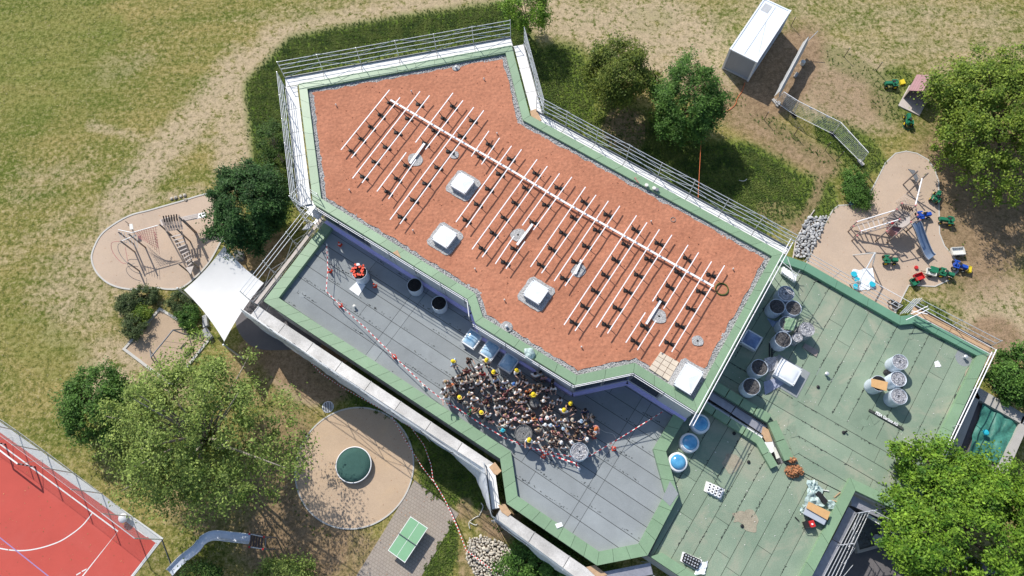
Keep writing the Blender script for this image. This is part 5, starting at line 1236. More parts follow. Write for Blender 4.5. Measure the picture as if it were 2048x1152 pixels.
rr = random.Random(11); cand = []
taken += [(775, 775, 88), (1228, 930, 88), (862, 520, 48), (395, 400, 16), (640, 440, 14)]
lanes = [((360, 330), (480, 560)), ((690, 420), (760, 520)), ((880, 620), (920, 720))]
for _ in range(9000):
    x, y = rr.uniform(140, 1400), rr.uniform(230, 895)
    if not inside(CR, (x, y)): continue
    kid = (x+y*1.2 > 1250) or rr.random() < .45; r = 22 if kid else 28
    if any((x-a)**2+(y-b)**2 < (r+q)**2 for a, b, q in taken): continue
    taken.append((x, y, r)); cand.append((x, y, kid))
cand = cand[:250]
LM = [((200, 420), 'left end of crowd'), ((350, 300), 'upper left of crowd'), ((330, 480), 'near red cone'), ((560, 380), 'near blue-shirted child'), ((520, 560), 'lower left of crowd'), ((600, 680), 'near cyan-capped child'),
      ((720, 480), 'left of small roll'), ((700, 620), 'above grey roll'), ((860, 560), 'below small roll'), ((960, 520), 'right of small roll'), ((930, 700), 'right of grey roll'), ((950, 840), 'between the big rolls'), ((1100, 700), 'right half of crowd'), ((1120, 800), 'near right of crowd'), ((1250, 780), 'above silver roll'), ((1340, 770), 'right end of crowd')]
used = set(); CW = ['white']*18+['black']*4+['grey']*3+['beige']*4+['cream']*4+['pink']*4+['pale blue']*2+['dark brown']*2+['maroon']*1+['navy']*2+['red', 'blue', 'green', 'orange', 'teal']
for (x, y, kid) in cand:
    lm = min(LM, key=lambda l: (l[0][0]-x)**2+(l[0][1]-y)**2)[1]
    for tr_ in range(60):
        po = rr.choice([0, 0, 1, 1, 1, 2, 2, 3, 4, 5, 6]); sh_ = rr.choice(CW); ha = rr.choice(['dark', 'dark', 'brown', 'brown', 'blond', 'light brown']); hd = 'cap' if (kid and rr.random() < .16) else ('long' if rr.random() < .4 else 'hair')
        hc = rr.choice(['white', 'white', 'beige', 'pale blue', 'pink'])
        what = f"{hc} cap" if hd == 'cap' else (f"long {ha} hair" if hd == 'long' else f"{ha} hair")
        lb = f"{'child' if kid else 'adult'} with {what} in {sh_} top {PTXT[po]}, {lm}"
        if lb not in used: break
    used.add(lb)
    person(lb, *zq(x, y), po, rr.uniform(1.12, 1.36) if kid else rr.uniform(1.55, 1.74), sh_, rr.choice(['black', 'navy', 'grey', 'beige', 'dark brown', 'black']), ha, hd, facing=rr.gauss(0, .45), headcol='cloth_'+hc, group='people gathered on the terrace looking up')
# ================================================================ TREES AND SHRUBS
def foliage(P, R_, nclump, nleaf, s, m, parent, rng, shell=.55, flat=.8, droop=0, cs=.75, name='crown', lobes=6, rough=.2):
    """leaf quads in clumps spread through the crown; P centre, R_ radii"""
    V = []; Fc = []
    lob = [(Vector((rng.gauss(0, 1), rng.gauss(0, 1), rng.gauss(.1, .6))).normalized(), rng.uniform(.12, .34)) for _ in range(lobes)]
    cl = []
    for _ in range(nclump):
        d = Vector((rng.gauss(0, 1), rng.gauss(0, 1), rng.gauss(.15, .8))).normalized(); r = rng.uniform(shell, 1)**.6
        k = .82+sum(a*max(0, d.dot(l))**5 for l, a in lob)+rough*noise.noise(d*2.9+Vector(P)*.7)
        c = Vector((d.x*R_[0], d.y*R_[1], d.z*R_[2]))*r*k
        if c.z < -R_[2]*.75: c.z *= .6
        cl.append((c+Vector(P), d))
    for c, d in cl:
        w = cs*rng.uniform(.4, 1.3); ax = Vector((d.x, d.y, -.1-droop)).normalized()
        s_ = s*.66
        for _ in range(int(nleaf*2.1*rng.uniform(.6, 1.3))):
            q = Vector((rng.gauss(0, .45), rng.gauss(0, .45), rng.gauss(0, .45)*flat))*w+ax*rng.uniform(-.3, 1)*w*.55
            p = c+q; l = s_*rng.uniform(.6, 1.3)
            n = (Vector((rng.gauss(0, .6), rng.gauss(0, .6), 1))+d*.5).normalized(); u = n.orthogonal().normalized(); a = rng.uniform(0, 6.28)
            v = n.cross(u); e1_, e2_ = (u*math.cos(a)+v*math.sin(a))*l, (v*math.cos(a)-u*math.sin(a))*l*.55
            o = len(V); V += [p-e1_, p+e2_, p+e1_, p-e2_]; Fc.append((o, o+1, o+2, o+3))
    B = MB(); B.v = [tuple(v) for v in V]; B.f = Fc; B.build(name, m, parent); return cl
def tree(label, px_, py_, hc, R_, m, nclump, nleaf, s, seed, trunk=.22, bark='bark', name='tree', cat='tree', lean=(0, 0), nb=9, **k):
    rng = random.Random(seed); c = at(px_, py_, hc); base = Vector((c.x+lean[0], c.y+lean[1], 0)); t = thing(name, label, cat, base)
    cl = foliage(c, R_, nclump, nleaf, s, m, t, rng, **k); fork = base.lerp(c, .42)
    MB().tube([base-Vector((0, 0, .1)), base+Vector((.03, .02, fork.z*.5)), fork, base.lerp(c, .8)], [trunk*1.25, trunk, trunk*.8, trunk*.45], 9).build('trunk', bark, t, smooth=True)
    for i in range(nb):
        e = rng.choice(cl)[0]; st = base.lerp(c, rng.uniform(.35, .75)); mid = st.lerp(e, .5)+Vector((0, 0, .15*R_[2]*rng.random()))
        MB().tube([st, mid, e], [trunk*.42, trunk*.25, trunk*.07], 6).build('branch', bark, t, smooth=True)
    return t
tree('round dark green dense tree between the left playground and the building corner', 498, 412, 3.6, (2.9, 3.1, 2.6), 'leaf_dark', 300, 95, .13, 1, .2, cs=.62, flat=.6, shell=.5, rough=.35)
tree('olive green tree with bronze tips, left of the two behind the terracotta roof', 1238, 142, 3.6, (2.55, 2.7, 2.4), 'leaf_olive', 200, 75, .13, 2, .17, cs=.62, lobes=9, rough=.4)
tree('round mid green tree, right of the two behind the terracotta roof', 1376, 212, 3.6, (2.75, 2.75, 2.5), 'leaf_mid', 230, 85, .13, 3, .18, cs=.58, lobes=9, rough=.35)
tree('large spreading yellow-green tree at the upper right edge beside the playhouse', 2018, 226, 4.6, (5.2, 4.5, 3.5), 'leaf_yellowish', 520, 66, .15, 4, .3, cs=.78, droop=.9, lobes=14, nb=26, rough=.45)
tree('big feathery pale green tree with visible branches at the lower left', 378, 866, 5.4, (4.7, 5.1, 3.9), 'leaf_willow', 350, 60, .135, 5, .32, bark='bark_pale', cs=.85, droop=.8, lobes=14, nb=34, shell=.35, rough=.28)
tree('darker bushy tree behind the big feathery tree, nearer the red court', 190, 812, 2.6, (2.4, 2.5, 2.0), 'leaf_mid', 150, 80, .12, 6, .14, cs=.6, droop=.3)
tree('bright green broad tree at the lower right corner', 1935, 1060, 4.6, (4.9, 4.9, 3.4), 'leaf_bright', 420, 95, .15, 7, .3, cs=.66, flat=.55, lobes=10, nb=12, rough=.3)
tree('small bright tree cut by the right edge above the covered pit', 2040, 757, 3.0, (1.9, 2.1, 1.9), 'leaf_mid', 120, 80, .14, 8, .13, cs=.5)
tree('light green tree behind the top corner of the scaffold at the upper edge', 1055, 22, 3.0, (1.9, 1.9, 2.0), 'leaf_bright', 90, 55, .12, 9, .12, bark='bark_pale', cs=.55, lobes=9)
tree('dark green bush beside the stone heap at the bottom edge', 1082, 1128, 1.3, (1.95, 1.3, 1.3), 'leaf_mid', 110, 90, .11, 10, .1, cs=.5, cat='bush', name='bush')
tree('loose leafy bush at the bottom edge below the metal slide', 565, 1150, 1.4, (2.2, 1.2, 1.2), 'leaf_willow', 60, 55, .11, 12, .08, cs=.55, cat='bush', name='bush')
tree('small leafy bush at the bottom edge right of the slide end', 402, 1148, 1.0, (1.1, .7, .8), 'leaf_far', 26, 55, .11, 13, .06, cs=.45, cat='bush', name='bush')
tree('thin half-bare tree against the left scaffold of the terracotta roof', 545, 290, 2.6, (1.1, 1.9, 2.0), 'leaf_far', 50, 45, .11, 14, .1, bark='bark_pale', cs=.5, nb=14)
tree('low dark hedge on the left side of the right playground', 1712, 372, .55, (.95, 1.6, .6), 'leaf_mid', 70, 80, .09, 15, .05, cs=.4, cat='bush', name='hedge')
for k, (x, y, rx, ry, h, m_, lb) in enumerate(((290, 592, 1.15, .75, .5, 'leaf_shrub', 'bright green shrub at the top of the left flower bed'), (255, 605, .8, .8, .5, 'leaf_shrub', 'pale shrub at the left corner of the flower bed beside the sandpit'), (266, 652, .9, 1.0, .6, 'leaf_shrub', 'shrub on the left side of the sandpit'), (285, 628, .6, .5, .5, 'leaf_yellowish', 'yellow green shrub in the middle of the left flower bed'), (364, 600, .85, .9, .5, 'leaf_shrub', 'grey green shrub between the sandpit and the white sail'), (378, 632, .8, .8, .5, 'leaf_mid', 'dark shrub just below the left tip of the white sail'))):
    tree(lb, x, y, h, (rx, ry, h*.9), m_, 48, 60, .085, 30+k, .03, cs=.32, cat='bush', name='shrub', nb=4)
tree('small green plant tuft near the right corner of the sandpit', 389, 664, .2, (.5, .3, .25), 'leaf_bright', 10, 50, .07, 51, .02, cs=.2, cat='bush', name='shrub', nb=2)

# ================================================================ GROUNDS: sail, playgrounds, tables
s = thing('shade_sail', 'white four-cornered shade sail stretched at the left end of the terrace', 'shade sail', (*at(447, 590).to_2d(), 0))
C_ = [at(448.5, 491.7, 3.6), at(527.6, 566, 3.3), at(448.5, 683, 3.7), at(367.7, 580, 3.0)]
def sailp(u, v):
    p = C_[0].lerp(C_[1], u).lerp(C_[3].lerp(C_[2], u), v); c = sum(C_, Vector())/4
    pull = .085*(4*u*(1-u)*(1-4*v*(1-v))**2+4*v*(1-v)*(1-4*u*(1-u))**2)
    q = p.lerp(c, pull*.85); q.z = p.z-.25*(16*u*(1-u)*v*(1-v)); return q
MB().grid(sailp, 24, 24).build('sail_cloth', 'sail_white', s, smooth=True)
for q, (dx, dy) in zip((C_[0], C_[2], C_[3]), ((.1, .35), (0, -.3), (-.5, .15))): MB().tube([(q.x+dx, q.y+dy, 0), (q.x+dx*.9, q.y+dy*.9, q.z+.15)], .06, 8).build('mast', 'galv', s); MB().tube([(q.x+dx*.9, q.y+dy*.9, q.z+.1), tuple(q)], .015, 4).build('shackle', 'galv_dark', s)
for k, (x, y, r, lb) in enumerate(((483, 515, .38, 'larger round dark boulder beside the upper tip of the sail'), (474, 508, .25, 'smaller dark boulder touching the larger one by the sail'), (505, 547, .22, 'grey rock at the right edge of the sail'))): sack('boulder', lb, at(x, y), r, 'rock_dark', 0, k, 'boulder', .8)
for k, (q, lb) in enumerate(((((404, 632), (412, 628), (415, 650), (406, 655)), 'upper stone block between the shrubs and the sail'), (((404, 660), (412, 654), (424, 672), (415, 680)), 'lower stone block near the right sandpit corner'), (((255, 609), (262, 603), (268, 612), (258, 622)), 'pale slanting stone in the left flower bed'))): MB().poly(px(q, .35), 0, .35).build('stone_block', 'stone_grey', None, label=lb, cat='stone')
for k, (x, y) in enumerate(((344, 398), (352, 396), (362, 393), (370, 391), (372, 400))): sack('edge_stone', ['first', 'second', 'third', 'fourth', 'fifth'][k]+' pale stone from the left along the top kerb of the left playground', at(x, y), .13+.02*(k % 2), 'stone', 0, k, 'stone')
# --- table tennis
s = thing('table_tennis_table', 'green outdoor table tennis table with white edge line on the block paving', 'table', at(815, 1080)); 
K = px([(775.5, 1101), (821, 1032.5), (856, 1056), (809.8, 1126)], .76); cK = sum(K, Vector((0, 0)))/4
MB().poly(K, .70, .76).build('table_top', 'pp_green', s); MB().poly([cK+(p-cK)*.6 for p in K], 0, .7).build('base', 'concrete', s)
B = MB(); zz_ = .765
for i in range(4):
    a, b = K[i], K[(i+1) % 4]; d = (b-a).normalized(); n = Vector((-d.y, d.x)); n = n if n.dot(cK-a) > 0 else -n; B.poly([a+n*.005, b+n*.005, b+n*.045, a+n*.045], .755, .7635+.0004*i)
m1, m2 = K[1].lerp(K[2], .5), K[3].lerp(K[0], .5); n = Vector((-(m2-m1).y, (m2-m1).x)).normalized()*.012; B.poly([m1+n, m2+n, m2-n, m1-n], .755, .7632); B.build('edge_line', 'white', s)
a, b = K[0].lerp(K[1], .5), K[3].lerp(K[2], .5); d = (b-a).normalized(); MB().beam((*(a-d*.08), .83), (*(b+d*.08), .83), .025, .15).build('net', 'galv_dark', s)
c = at(707, 929.5, .42); s = thing('trampoline', 'round raised dark green play disc with white rim in the middle of the round surface', 'play disc', (c.x, c.y, 0))
rt = (at(742, 929, .42)-c).length; MB().lathe((c.x, c.y, 0), [(rt*.9, 0), (rt*.95, .30)], 48).build('drum', 'galv_dark', s)
MB().lathe((c.x, c.y, .22), [(rt*1.0, 0), (rt*1.03, .10), (rt*1.03, .19), (rt*.985, .21), (rt*.975, .19)], 64, cap=False).build('rim', 'white', s, smooth=True); MB().lathe((c.x, c.y, .30), [(rt*.99, 0), (rt*.985, .09), (rt*.6, .12), (.01, .13)], 64).build('mat', 'tramp_green', s, smooth=True)
c = at(656, 814); s = thing('drain_grate', 'round iron drain grate in the bare soil above the round surface', 'grate', (c.x, c.y, 0)); MB().lathe((c.x, c.y, -.02), [(.42, 0), (.42, .03)], 24).build('pit', 'black', s)
for k in range(7): w_ = math.sqrt(max(.01, .40**2-(.12*(k-3))**2)); MB().box((c.x+.12*(k-3), c.y, .025), (.05, 2*w_, .03)).build('bar', 'galv', s)
MB().lathe((c.x, c.y, 0), [(.43, 0), (.43, .03), (.38, .035), (.38, 0)], 28, cap=False).build('ring', 'galv', s)
# --- stones
def stone_mesh(seed):
    b_ = bmesh.new(); bmesh.ops.create_icosphere(b_, subdivisions=1, radius=.5)
    for v in b_.verts: v.co *= 1+.35*noise.noise(v.co*2+Vector((seed*3, 0, 0))); v.co.z *= .7
    me_ = D.meshes.new('stone'); b_.to_mesh(me_); b_.free(); return me_
SM = [stone_mesh(k) for k in range(6)]
SM2 = [m_.copy() for m_ in SM]
for m_ in SM: m_.materials.append(M['stone'])
for m_ in SM2: m_.materials.append(M['stone_grey'])
def heap(label, q, n, sizes, meshes, hmax, seed):
    rng = random.Random(seed); P = px(q); c = sum(P, Vector((0, 0)))/len(P); s = thing('stone_heap', label, 'stones', (c.x, c.y, 0)); pl = []
    x0, x1 = min(p.x for p in P), max(p.x for p in P); y0, y1 = min(p.y for p in P), max(p.y for p in P); t = 0
    while len(pl) < n and t < 20000:
        t += 1; p = Vector((rng.uniform(x0, x1), rng.uniform(y0, y1)))
        if not inside(P, p): continue
        r = rng.uniform(*sizes)*(1 if rng.random() > .15 else 1.4)
        if any((p-a).length < (r+b)*.40 for a, b in pl): continue
        pl.append((p, r)); e = 1-min(1, (p-c).length/max(x1-x0, y1-y0)*1.7)
        o_ = D.objects.new('stone', rng.choice(meshes)); COL.objects.link(o_); o_.parent = s; o_.location = (p.x-c.x, p.y-c.y, r*.28+hmax*e+rng.uniform(0, .05)); o_.rotation_euler = (rng.uniform(-.4, .4), rng.uniform(-.4, .4), rng.uniform(0, 6.3)); o_.scale = (r*rng.uniform(.9, 1.4), r*rng.uniform(.75, 1.1), r*rng.uniform(.7, 1))
    mmb = MB(); Pb = [c+(p-c)*.93 for p in P]; mmb.poly(Pb, 0, .05).build('rubble_bed', 'timber_dark' if False else 'bark', s)
    return s
heap('heap of pale rounded stones below the bend of the scaffold netting', [(938, 1076), (964, 1071), (1002, 1083), (1042, 1110), (1036, 1135), (1030, 1175), (960, 1170), (933, 1115)], 290, (.14, .30), SM, .22, 1)
heap('long bed of grey stones along the edge of the right playground', [(1612, 437), (1652, 433), (1640, 470), (1614, 518), (1587, 513), (1597, 472)], 150, (.18, .34), SM2, .12, 2)
P_ = [at(*p, .06) for p in ((1629, 420), (1608, 450), (1592, 480), (1586, 516))]; MB().tube(P_, .05, 5).build('edging', 'timber_pale', None, label='pale edging rail along the left side of the grey stone bed', cat='edging')
# --- slide at the bottom left
def chute(parent, pts, w, m, side_h=.16):
    P = catmull([at(*p) for p in pts], 6, False); B = MB(); n_ = len(P)
    for i, p in enumerate(P):
        d = (P[min(i+1, n_-1)]-P[max(i-1, 0)]).normalized(); n = Vector((-d.y, d.x, 0)).normalized()
        for o_, h in ((-w/2-.02, side_h), (-w/2, 0.02), (-w/4, -.02), (w/4, -.02), (w/2, .02), (w/2+.02, side_h)): q = p+n*o_; B.v.append((q.x, q.y, q.z+h))
    for i in range(n_-1):
        for k in range(5): B.f.append((i*6+k, i*6+k+1, (i+1)*6+k+1, (i+1)*6+k))
    B.build('chute', m, parent, smooth=False)
    for o_ in (-w/2-.02, w/2+.02):
        Q = []
        for i, p in enumerate(P): d = (P[min(i+1, n_-1)]-P[max(i-1, 0)]).normalized(); n = Vector((-d.y, d.x, 0)).normalized(); q = p+n*o_; Q.append((q.x, q.y, q.z+side_h))
        MB().tube(Q, .025, 6).build('side_rail', 'galv', parent, smooth=True)
s = thing('slide', 'long bent stainless steel slide at the bottom left with a dark platform', 'slide', at(420, 1100))
chute(s, [(340, 1146, .25), (365, 1120, .35), (393, 1098, .8), (408, 1080, 1.1), (430, 1071, 1.4), (465, 1074, 1.6), (500, 1078, 1.75)], .58, 'steel_slide')
for k in range(5):
    p, q = at(503+k*5.4, 1070+k*.8, 1.8), at(501+k*5.4, 1092+k*.8, 1.8); MB().beam(p, q, .13, .05).build('platform_board', 'timber_dark', s)
for q in ((500, 1068), (500, 1094), (529, 1074), (527, 1098)):
    p = at(*q, 2.4); MB().tube([(p.x, p.y, 0), (p.x, p.y, 2.5)], .05, 8).build('post', 'galv_dark', s); MB().lathe((p.x, p.y, 2.5), [(.07, 0), (.07, .05)], 8).build('post_cap', 'red', s)
for a_, b_ in (((500, 1068), (529, 1074)), ((500, 1094), (527, 1098))): MB().tube([at(*a_, 2.4), at(*b_, 2.4)], .03, 6).build('rail', 'galv', s)
MB().tube([at(532, 1073, 2.0), at(530, 1098, 2.0)], .03, 6).build('rail', 'galv_dark', s)
# --- left climbing frame
s = thing('climbing_frame', 'grey timber climbing frame with slatted tower, ladder ramp and rope nets on the left playground', 'climbing frame', at(330, 470))
def lpq(x, y, z=0): return at(150+x/3.032, 340+y/3.032, z)
def post(a, h, m='timber', r=.06, top=None, parent=None, nm='post'):
    b = top or (a.x, a.y, h); MB().tube([tuple(a), tuple(b)], r, 8).build(nm, m, parent or s, smooth=True)
for (t_, b_, h) in (((262, 375), (360, 500), 2.4), ((325, 388), (418, 462), 2.6), ((275, 430), (368, 500), 2.2), ((318, 560), (390, 605), 1.8), ((512, 330), (560, 400), 2.4), ((553, 372), (590, 420), 2.2), ((616, 357), (690, 430), 2.4), ((630, 285), (700, 370), 2.8), ((630, 570), (690, 650), 1.8), ((700, 550), (712, 640), 1.4), ((655, 300), (730, 400), 2.4)):
    p = lpq(*t_, h); post(Vector((p.x, p.y, 0)), h)
for k in range(7): MB().beam(lpq(528+k*17, 300-k*4, 2.0), lpq(560+k*15, 372-k*2, 1.75), .14, .04).build('deck_slat', 'timber', s)
for k in range(6): MB().beam(lpq(535+k*16, 278-k*2, 2.55), lpq(545+k*15, 318-k*2, 2.1), .09, .04).build('roof_slat', 'timber_dark', s)
MB().poly([lpq(*q).to_2d() for q in ((575, 360), (632, 340), (645, 385), (590, 395))], 1.7, 1.76).build('deck', 'timber_pale', s)
for k in range(9): MB().beam(lpq(585+k*12.5, 405+k*22, 1.65-.13*k), lpq(645+k*9.5, 392+k*20, 1.65-.13*k), .10, .05).build('ladder_rung', 'timber_pale', s)
MB().beam(lpq(560, 380, 1.75), lpq(690, 620, .45), .08, .10).build('ladder_beam', 'timber', s); MB().beam(lpq(645, 370, 1.75), lpq(718, 580, .45), .08, .10).build('ladder_beam', 'timber', s)
MB().poly([lpq(*q, .8).to_2d() for q in ((668, 592), (718, 580), (700, 632))], .7, .76).build('step_board', 'timber_pale', s)
for k in range(3): MB().beam(lpq(632, 292+k*9, 1.75), lpq(790, 258+k*9, 1.3), .12, .04).build('balance_board', 'timber_pale', s)
MB().poly([lpq(*q, 1.55).to_2d() for q in ((645, 282), (785, 252), (800, 278), (650, 308))], 1.38, 1.44).build('bridge_deck', 'alu_white', s)
for (a_, b_) in ((((262, 362), 2.3), ((345, 380), 2.3)), (((345, 380), 2.3), ((505, 335), 2.3)), (((285, 430), 2.1), ((370, 395), 2.1))): MB().tube([lpq(*a_[0], a_[1]), lpq(*b_[0], b_[1])], .035, 6).build('top_bar', 'galv', s)
nb_ = MB()
for k in range(9):
    nb_.tube([lpq(375+k*14, 375-k*4, 2.2), lpq(400+k*14, 400+k*14, .6)], .014, 4); nb_.tube([lpq(365+k*3, 380+k*4, 2.1-k*.15), lpq(500, 345+k*16, 2.1-k*.15)], .014, 4)
nb_.build('rope_net', 'rope_red', s)
for k in range(5): MB().tube([lpq(478+k*4, 372+k*20, 1.6-k*.1), lpq(490+k*4, 392+k*20, 1.5-k*.1)], .03, 5).build('rope_link', 'rope_red', s)
nb_ = MB()
for k in range(7):
    nb_.tube([lpq(262+k*18, 372+k*3, 2.1), lpq(285+k*16, 430+k*7, 2.0)], .016, 4)
nb_.build('rung_row', 'galv', s)
ar = [lpq(275, 432, 1.6), lpq(225, 440, 1.5), lpq(222, 480, 1.3), lpq(250, 530, 1.1), lpq(290, 565, 1.0), lpq(320, 560, 1.2)]; MB().tube(catmull(ar, 5, False), .02, 5).build('curved_rail', 'rope_red', s, smooth=True)
ar = [Vector((p.x+.25, p.y+.1, p.z-.5)) for p in ar]; MB().tube(catmull(ar, 5, False), .02, 5).build('curved_rail', 'galv_dark', s, smooth=True)
MB().tube([lpq(305, 470, 1.9), lpq(320, 558, 1.7)], .018, 5).build('rope', 'rope_red', s)
s = thing('seat_board', 'small white leaning board at the top of the left climbing frame', 'board', lpq(340, 360)); MB().poly([lpq(*q, .8).to_2d() for q in ((329, 328), (348, 326), (354, 358), (332, 362))], .75, .8).build('panel', 'offwhite', s)
for q in ((335, 335), (348, 355)): post(lpq(*q), .75, 'timber', .03, parent=s, nm='leg')
# --- swing over the sandpit
def swing(label, T0, T1, h, legs, seat, cat='swing', m='galv_dark'):
    s_ = thing('swing', label, cat, at(*T0)); a, b = at(*T0, h), at(*T1, h); MB().tube([a, b], .05, 7).build('top_bar', m, s_)
    for (t_, q) in legs: MB().tube([a if t_ == 0 else b, at(*q)], .045, 7).build('leg', m, s_)
    if seat:
        c_ = at(*seat, .5); MB().box(tuple(c_), (.5, .2, .05), math.atan2((b-a).y, (b-a).x)).build('seat', 'rubber', s_); d = (b-a).normalized()
        for k in (-.22, .22): t = a.lerp(b, .5)+d*k; MB().tube([t, c_+d*k], .012, 4).build('chain', 'galv_dark', s_)
    return s_
swing('dark metal swing frame standing over the sandpit', (346, 660), (302, 714), 2.1, ((0, (410, 684)), (0, (374, 658)), (1, (322, 745)), (1, (300, 700))), (366, 693))
# --- right playground: tower, slide, swing
def rpq(x, y, z=0): return at(1640+x/3.6, 300+y/3.6, z)
s = thing('play_tower', 'timber play tower with ladder ramp, net bridge and blue-grey slide on the right playground', 'play tower', rpq(600, 480))
for k in range(7): MB().beam(rpq(470+k*14, 510-k*16, 1.6), rpq(560+k*14, 545-k*14, 1.6), .16, .05).build('deck_board', 'timber', s)
for k in range(5): MB().beam(rpq(580+k*18, 385+k*6, 2.0), rpq(598+k*18, 428+k*4, 1.9), .10, .05).build('slat', 'timber_dark', s)
MB().poly([rpq(*q, 1.65).to_2d() for q in ((560, 430), (650, 455), (655, 520), (600, 555), (520, 540), (490, 500))], 1.5, 1.56).build('platform', 'timber_pale', s)
MB().poly([rpq(*q, 1.3).to_2d() for q in ((510, 520), (600, 550), (560, 600), (520, 570))], .5, 1.25).build('side_panel', 'roof_mauve', s)
for (q, h) in (((240, 550), 1.0), ((268, 617), 1.0), ((265, 517), 1.2), ((293, 583), 1.2), ((553, 428), 2.3), ((573, 500), 2.3), ((590, 385), 2.5), ((688, 400), 2.5), ((655, 520), 2.3), ((700, 470), 2.3), ((480, 585), 1.9), ((550, 608), 1.6), ((718, 505), 2.1)):
    p = rpq(*q, h); post(Vector((p.x, p.y, 0)), h, r=.055); MB().lathe((p.x, p.y, h), [(.075, 0), (.075, .06), (.04, .08)], 8).build('post_cap', 'rope_red', s)
MB().tube([rpq(265, 517, 1.3), rpq(553, 430, 2.2)], .045, 6).build('handrail', 'alu_white', s); MB().tube([rpq(293, 585, 1.3), rpq(573, 500, 2.2)], .045, 6).build('handrail', 'alu_white', s)
MB().beam(rpq(240, 550, .3), rpq(520, 470, 1.5), .08, .1).build('ramp_beam', 'timber', s); MB().beam(rpq(265, 617, .3), rpq(520, 540, 1.5), .08, .1).build('ramp_beam', 'timber', s)
for k in range(7): MB().beam(rpq(268+k*37, 535-k*9, .45+.17*k), rpq(300+k*34, 600-k*9, .45+.17*k), .09, .05).build('rung', 'timber_pale', s)
MB().tube([rpq(735, 205, 2.4), rpq(688, 395, 2.4)], .05, 7).build('handrail', 'alu_white', s)
for (a_, b_) in (((600, 248), (705, 150)), ((625, 313), (780, 165))):
    MB().tube([rpq(*a_, .05), rpq(*b_, 2.4)], .06, 7).build('leaning_post', 'timber', s)
MB().poly([rpq(*q, .8).to_2d() for q in ((640, 128), (672, 165), (700, 225), (716, 200), (700, 160), (690, 140))], .6, .65).build('foot_plate', 'galv_dark', s)
for k in range(6): MB().tube([rpq(668+k*6, 175+k*9, 1.0+k*.12), rpq(700+k*6, 165+k*9, 1.0+k*.12)], .02, 5).build('net_rung', 'galv_dark', s)
nb_ = MB()
for k in range(6): nb_.tube([rpq(625+k*9, 315+k*13, .4+k*.2), rpq(545+k*9, 370+k*4, .1)], .012, 4)
for k in range(5): nb_.tube([rpq(545+k*20, 372-k*14, .1+k*.08), rpq(600+k*20, 400-k*14, .5+k*.25)], .012, 4)
nb_.build('rope_net', 'timber_pale', s)
for (a_, b_) in (((590, 388), (688, 402)), ((688, 402), (700, 470)), ((655, 520), (718, 505)), ((550, 608), (655, 520)), ((480, 585), (573, 500)), ((460, 515), (590, 388)), ((645, 470), (700, 420))): MB().tube([rpq(*a_, 2.2 if a_[1] < 560 else 1.7), rpq(*b_, 2.2)], .035, 6).build('rail', 'timber', s)
MB().lathe(tuple(rpq(517, 525, 1.9)), [(.10, 0), (.14, .08), (.05, .14)], 10).build('steering_wheel', 'red', s)
chute(s, [(1640+x/3.6, 300+y/3.6, z) for x, y, z in ((680, 520, 1.65), (700, 560, 1.45), (722, 620, 1.05), (748, 690, .6), (775, 750, .28), (800, 778, .25))], .72, 'slide_blue', .2)
swing('metal swing frame near the green roof edge on the right playground', (395, 740), (290, 945), 2.1, ((0, (240, 757)),), None) if False else None
s = thing('swing', 'grey metal swing frame by the green roof with a white sheet beneath', 'swing', rpq(350, 850))
for (a_, za, b_, zb) in (((395, 740), 2.2, (285, 945), 2.2), ((395, 740), 2.2, (237, 757), .0), ((398, 742), 2.2, (378, 835), 0), ((285, 945), 2.2, (212, 965), 0), ((285, 945), 2.2, (272, 1000), 0), ((378, 835), .05, (440, 985), .05)):
    if a_ == (378, 835): continue
    MB().tube([rpq(*a_, za), rpq(*b_, zb)], .05, 7).build('frame_tube', 'galv', s)
cloth('white and blue printed sheet spread on the ground under the swing', [rq for rq in ((1704, 541), (1745, 536), (1751, 577), (1712, 582))], .02, 'container_white', .12, name='plastic_sheet', n=20)
for k, (x, y) in enumerate(((1708, 548), (1715, 560), (1745, 568), (1712, 573))): MB().lathe(tuple(at(x, y, .22)), [(.25, 0), (.24, .02)], 9).build('blue_print', 'cyan', None, label=['blue printed patch at the upper left of the sheet under the swing', 'blue printed patch in the left middle of the sheet', 'round blue patch at the right corner of the sheet', 'blue printed patch at the lower left of the sheet'][k], cat='patch', group='blue patches on the white sheet')
# --- toys
def tractor_proto(m, loader=False, trailer=False):
    o = thing('toy_tractor', 'x', 'toy tractor', (0, 0, 0), group='pedal tractors around the right playground')
    MB().box((.25, 0, .36), (.5, .22, .24)).box((.47, 0, .33), (.08, .26, .2)).build('bonnet', m, o); MB().box((-.12, 0, .25), (.5, .2, .14)).build('chassis', m, o)
    MB().box((-.25, 0, .42), (.22, .26, .05)).box((-.36, 0, .5), (.04, .26, .18)).build('seat', m, o)
    for y in (-.24, .24): MB().box((-.22, y, .42), (.36, .1, .05)).build('mudguard', m, o)
    MB().tube([(.02, 0, .45), (-.06, 0, .6)], .015, 5).lathe((-.06, 0, .6), [(.11, 0), (.11, .02)], 10).build('steering_wheel', 'rubber', o)
    for x, y, r in ((-.25, -.25, .2), (-.25, .25, .2), (.36, -.2, .13), (.36, .2, .13)):
        w_ = MB(); n_ = 14
        w_.tube([(x, y-.045, r), (x, y+.045, r)], r, n_); wh = w_.build('wheel', 'rubber', o); MB().tube([(x, y-.05, r), (x, y+.05, r)], r*.5, 10).build('rim', 'yellow' if m != 'toy_blue' else 'offwhite', wh)
    if loader: MB().box((.74, 0, .2), (.16, .46, .2)).box((.6, .2, .3), (.3, .04, .05)).box((.6, -.2, .3), (.3, .04, .05)).build('loader_bucket', 'toy_yellow', o)
    if trailer: MB().box((-.75, 0, .28), (.5, .42, .16)).box((-.45, 0, .2), (.2, .05, .05)).build('trailer', trailer, o)
    return o
protos = {}
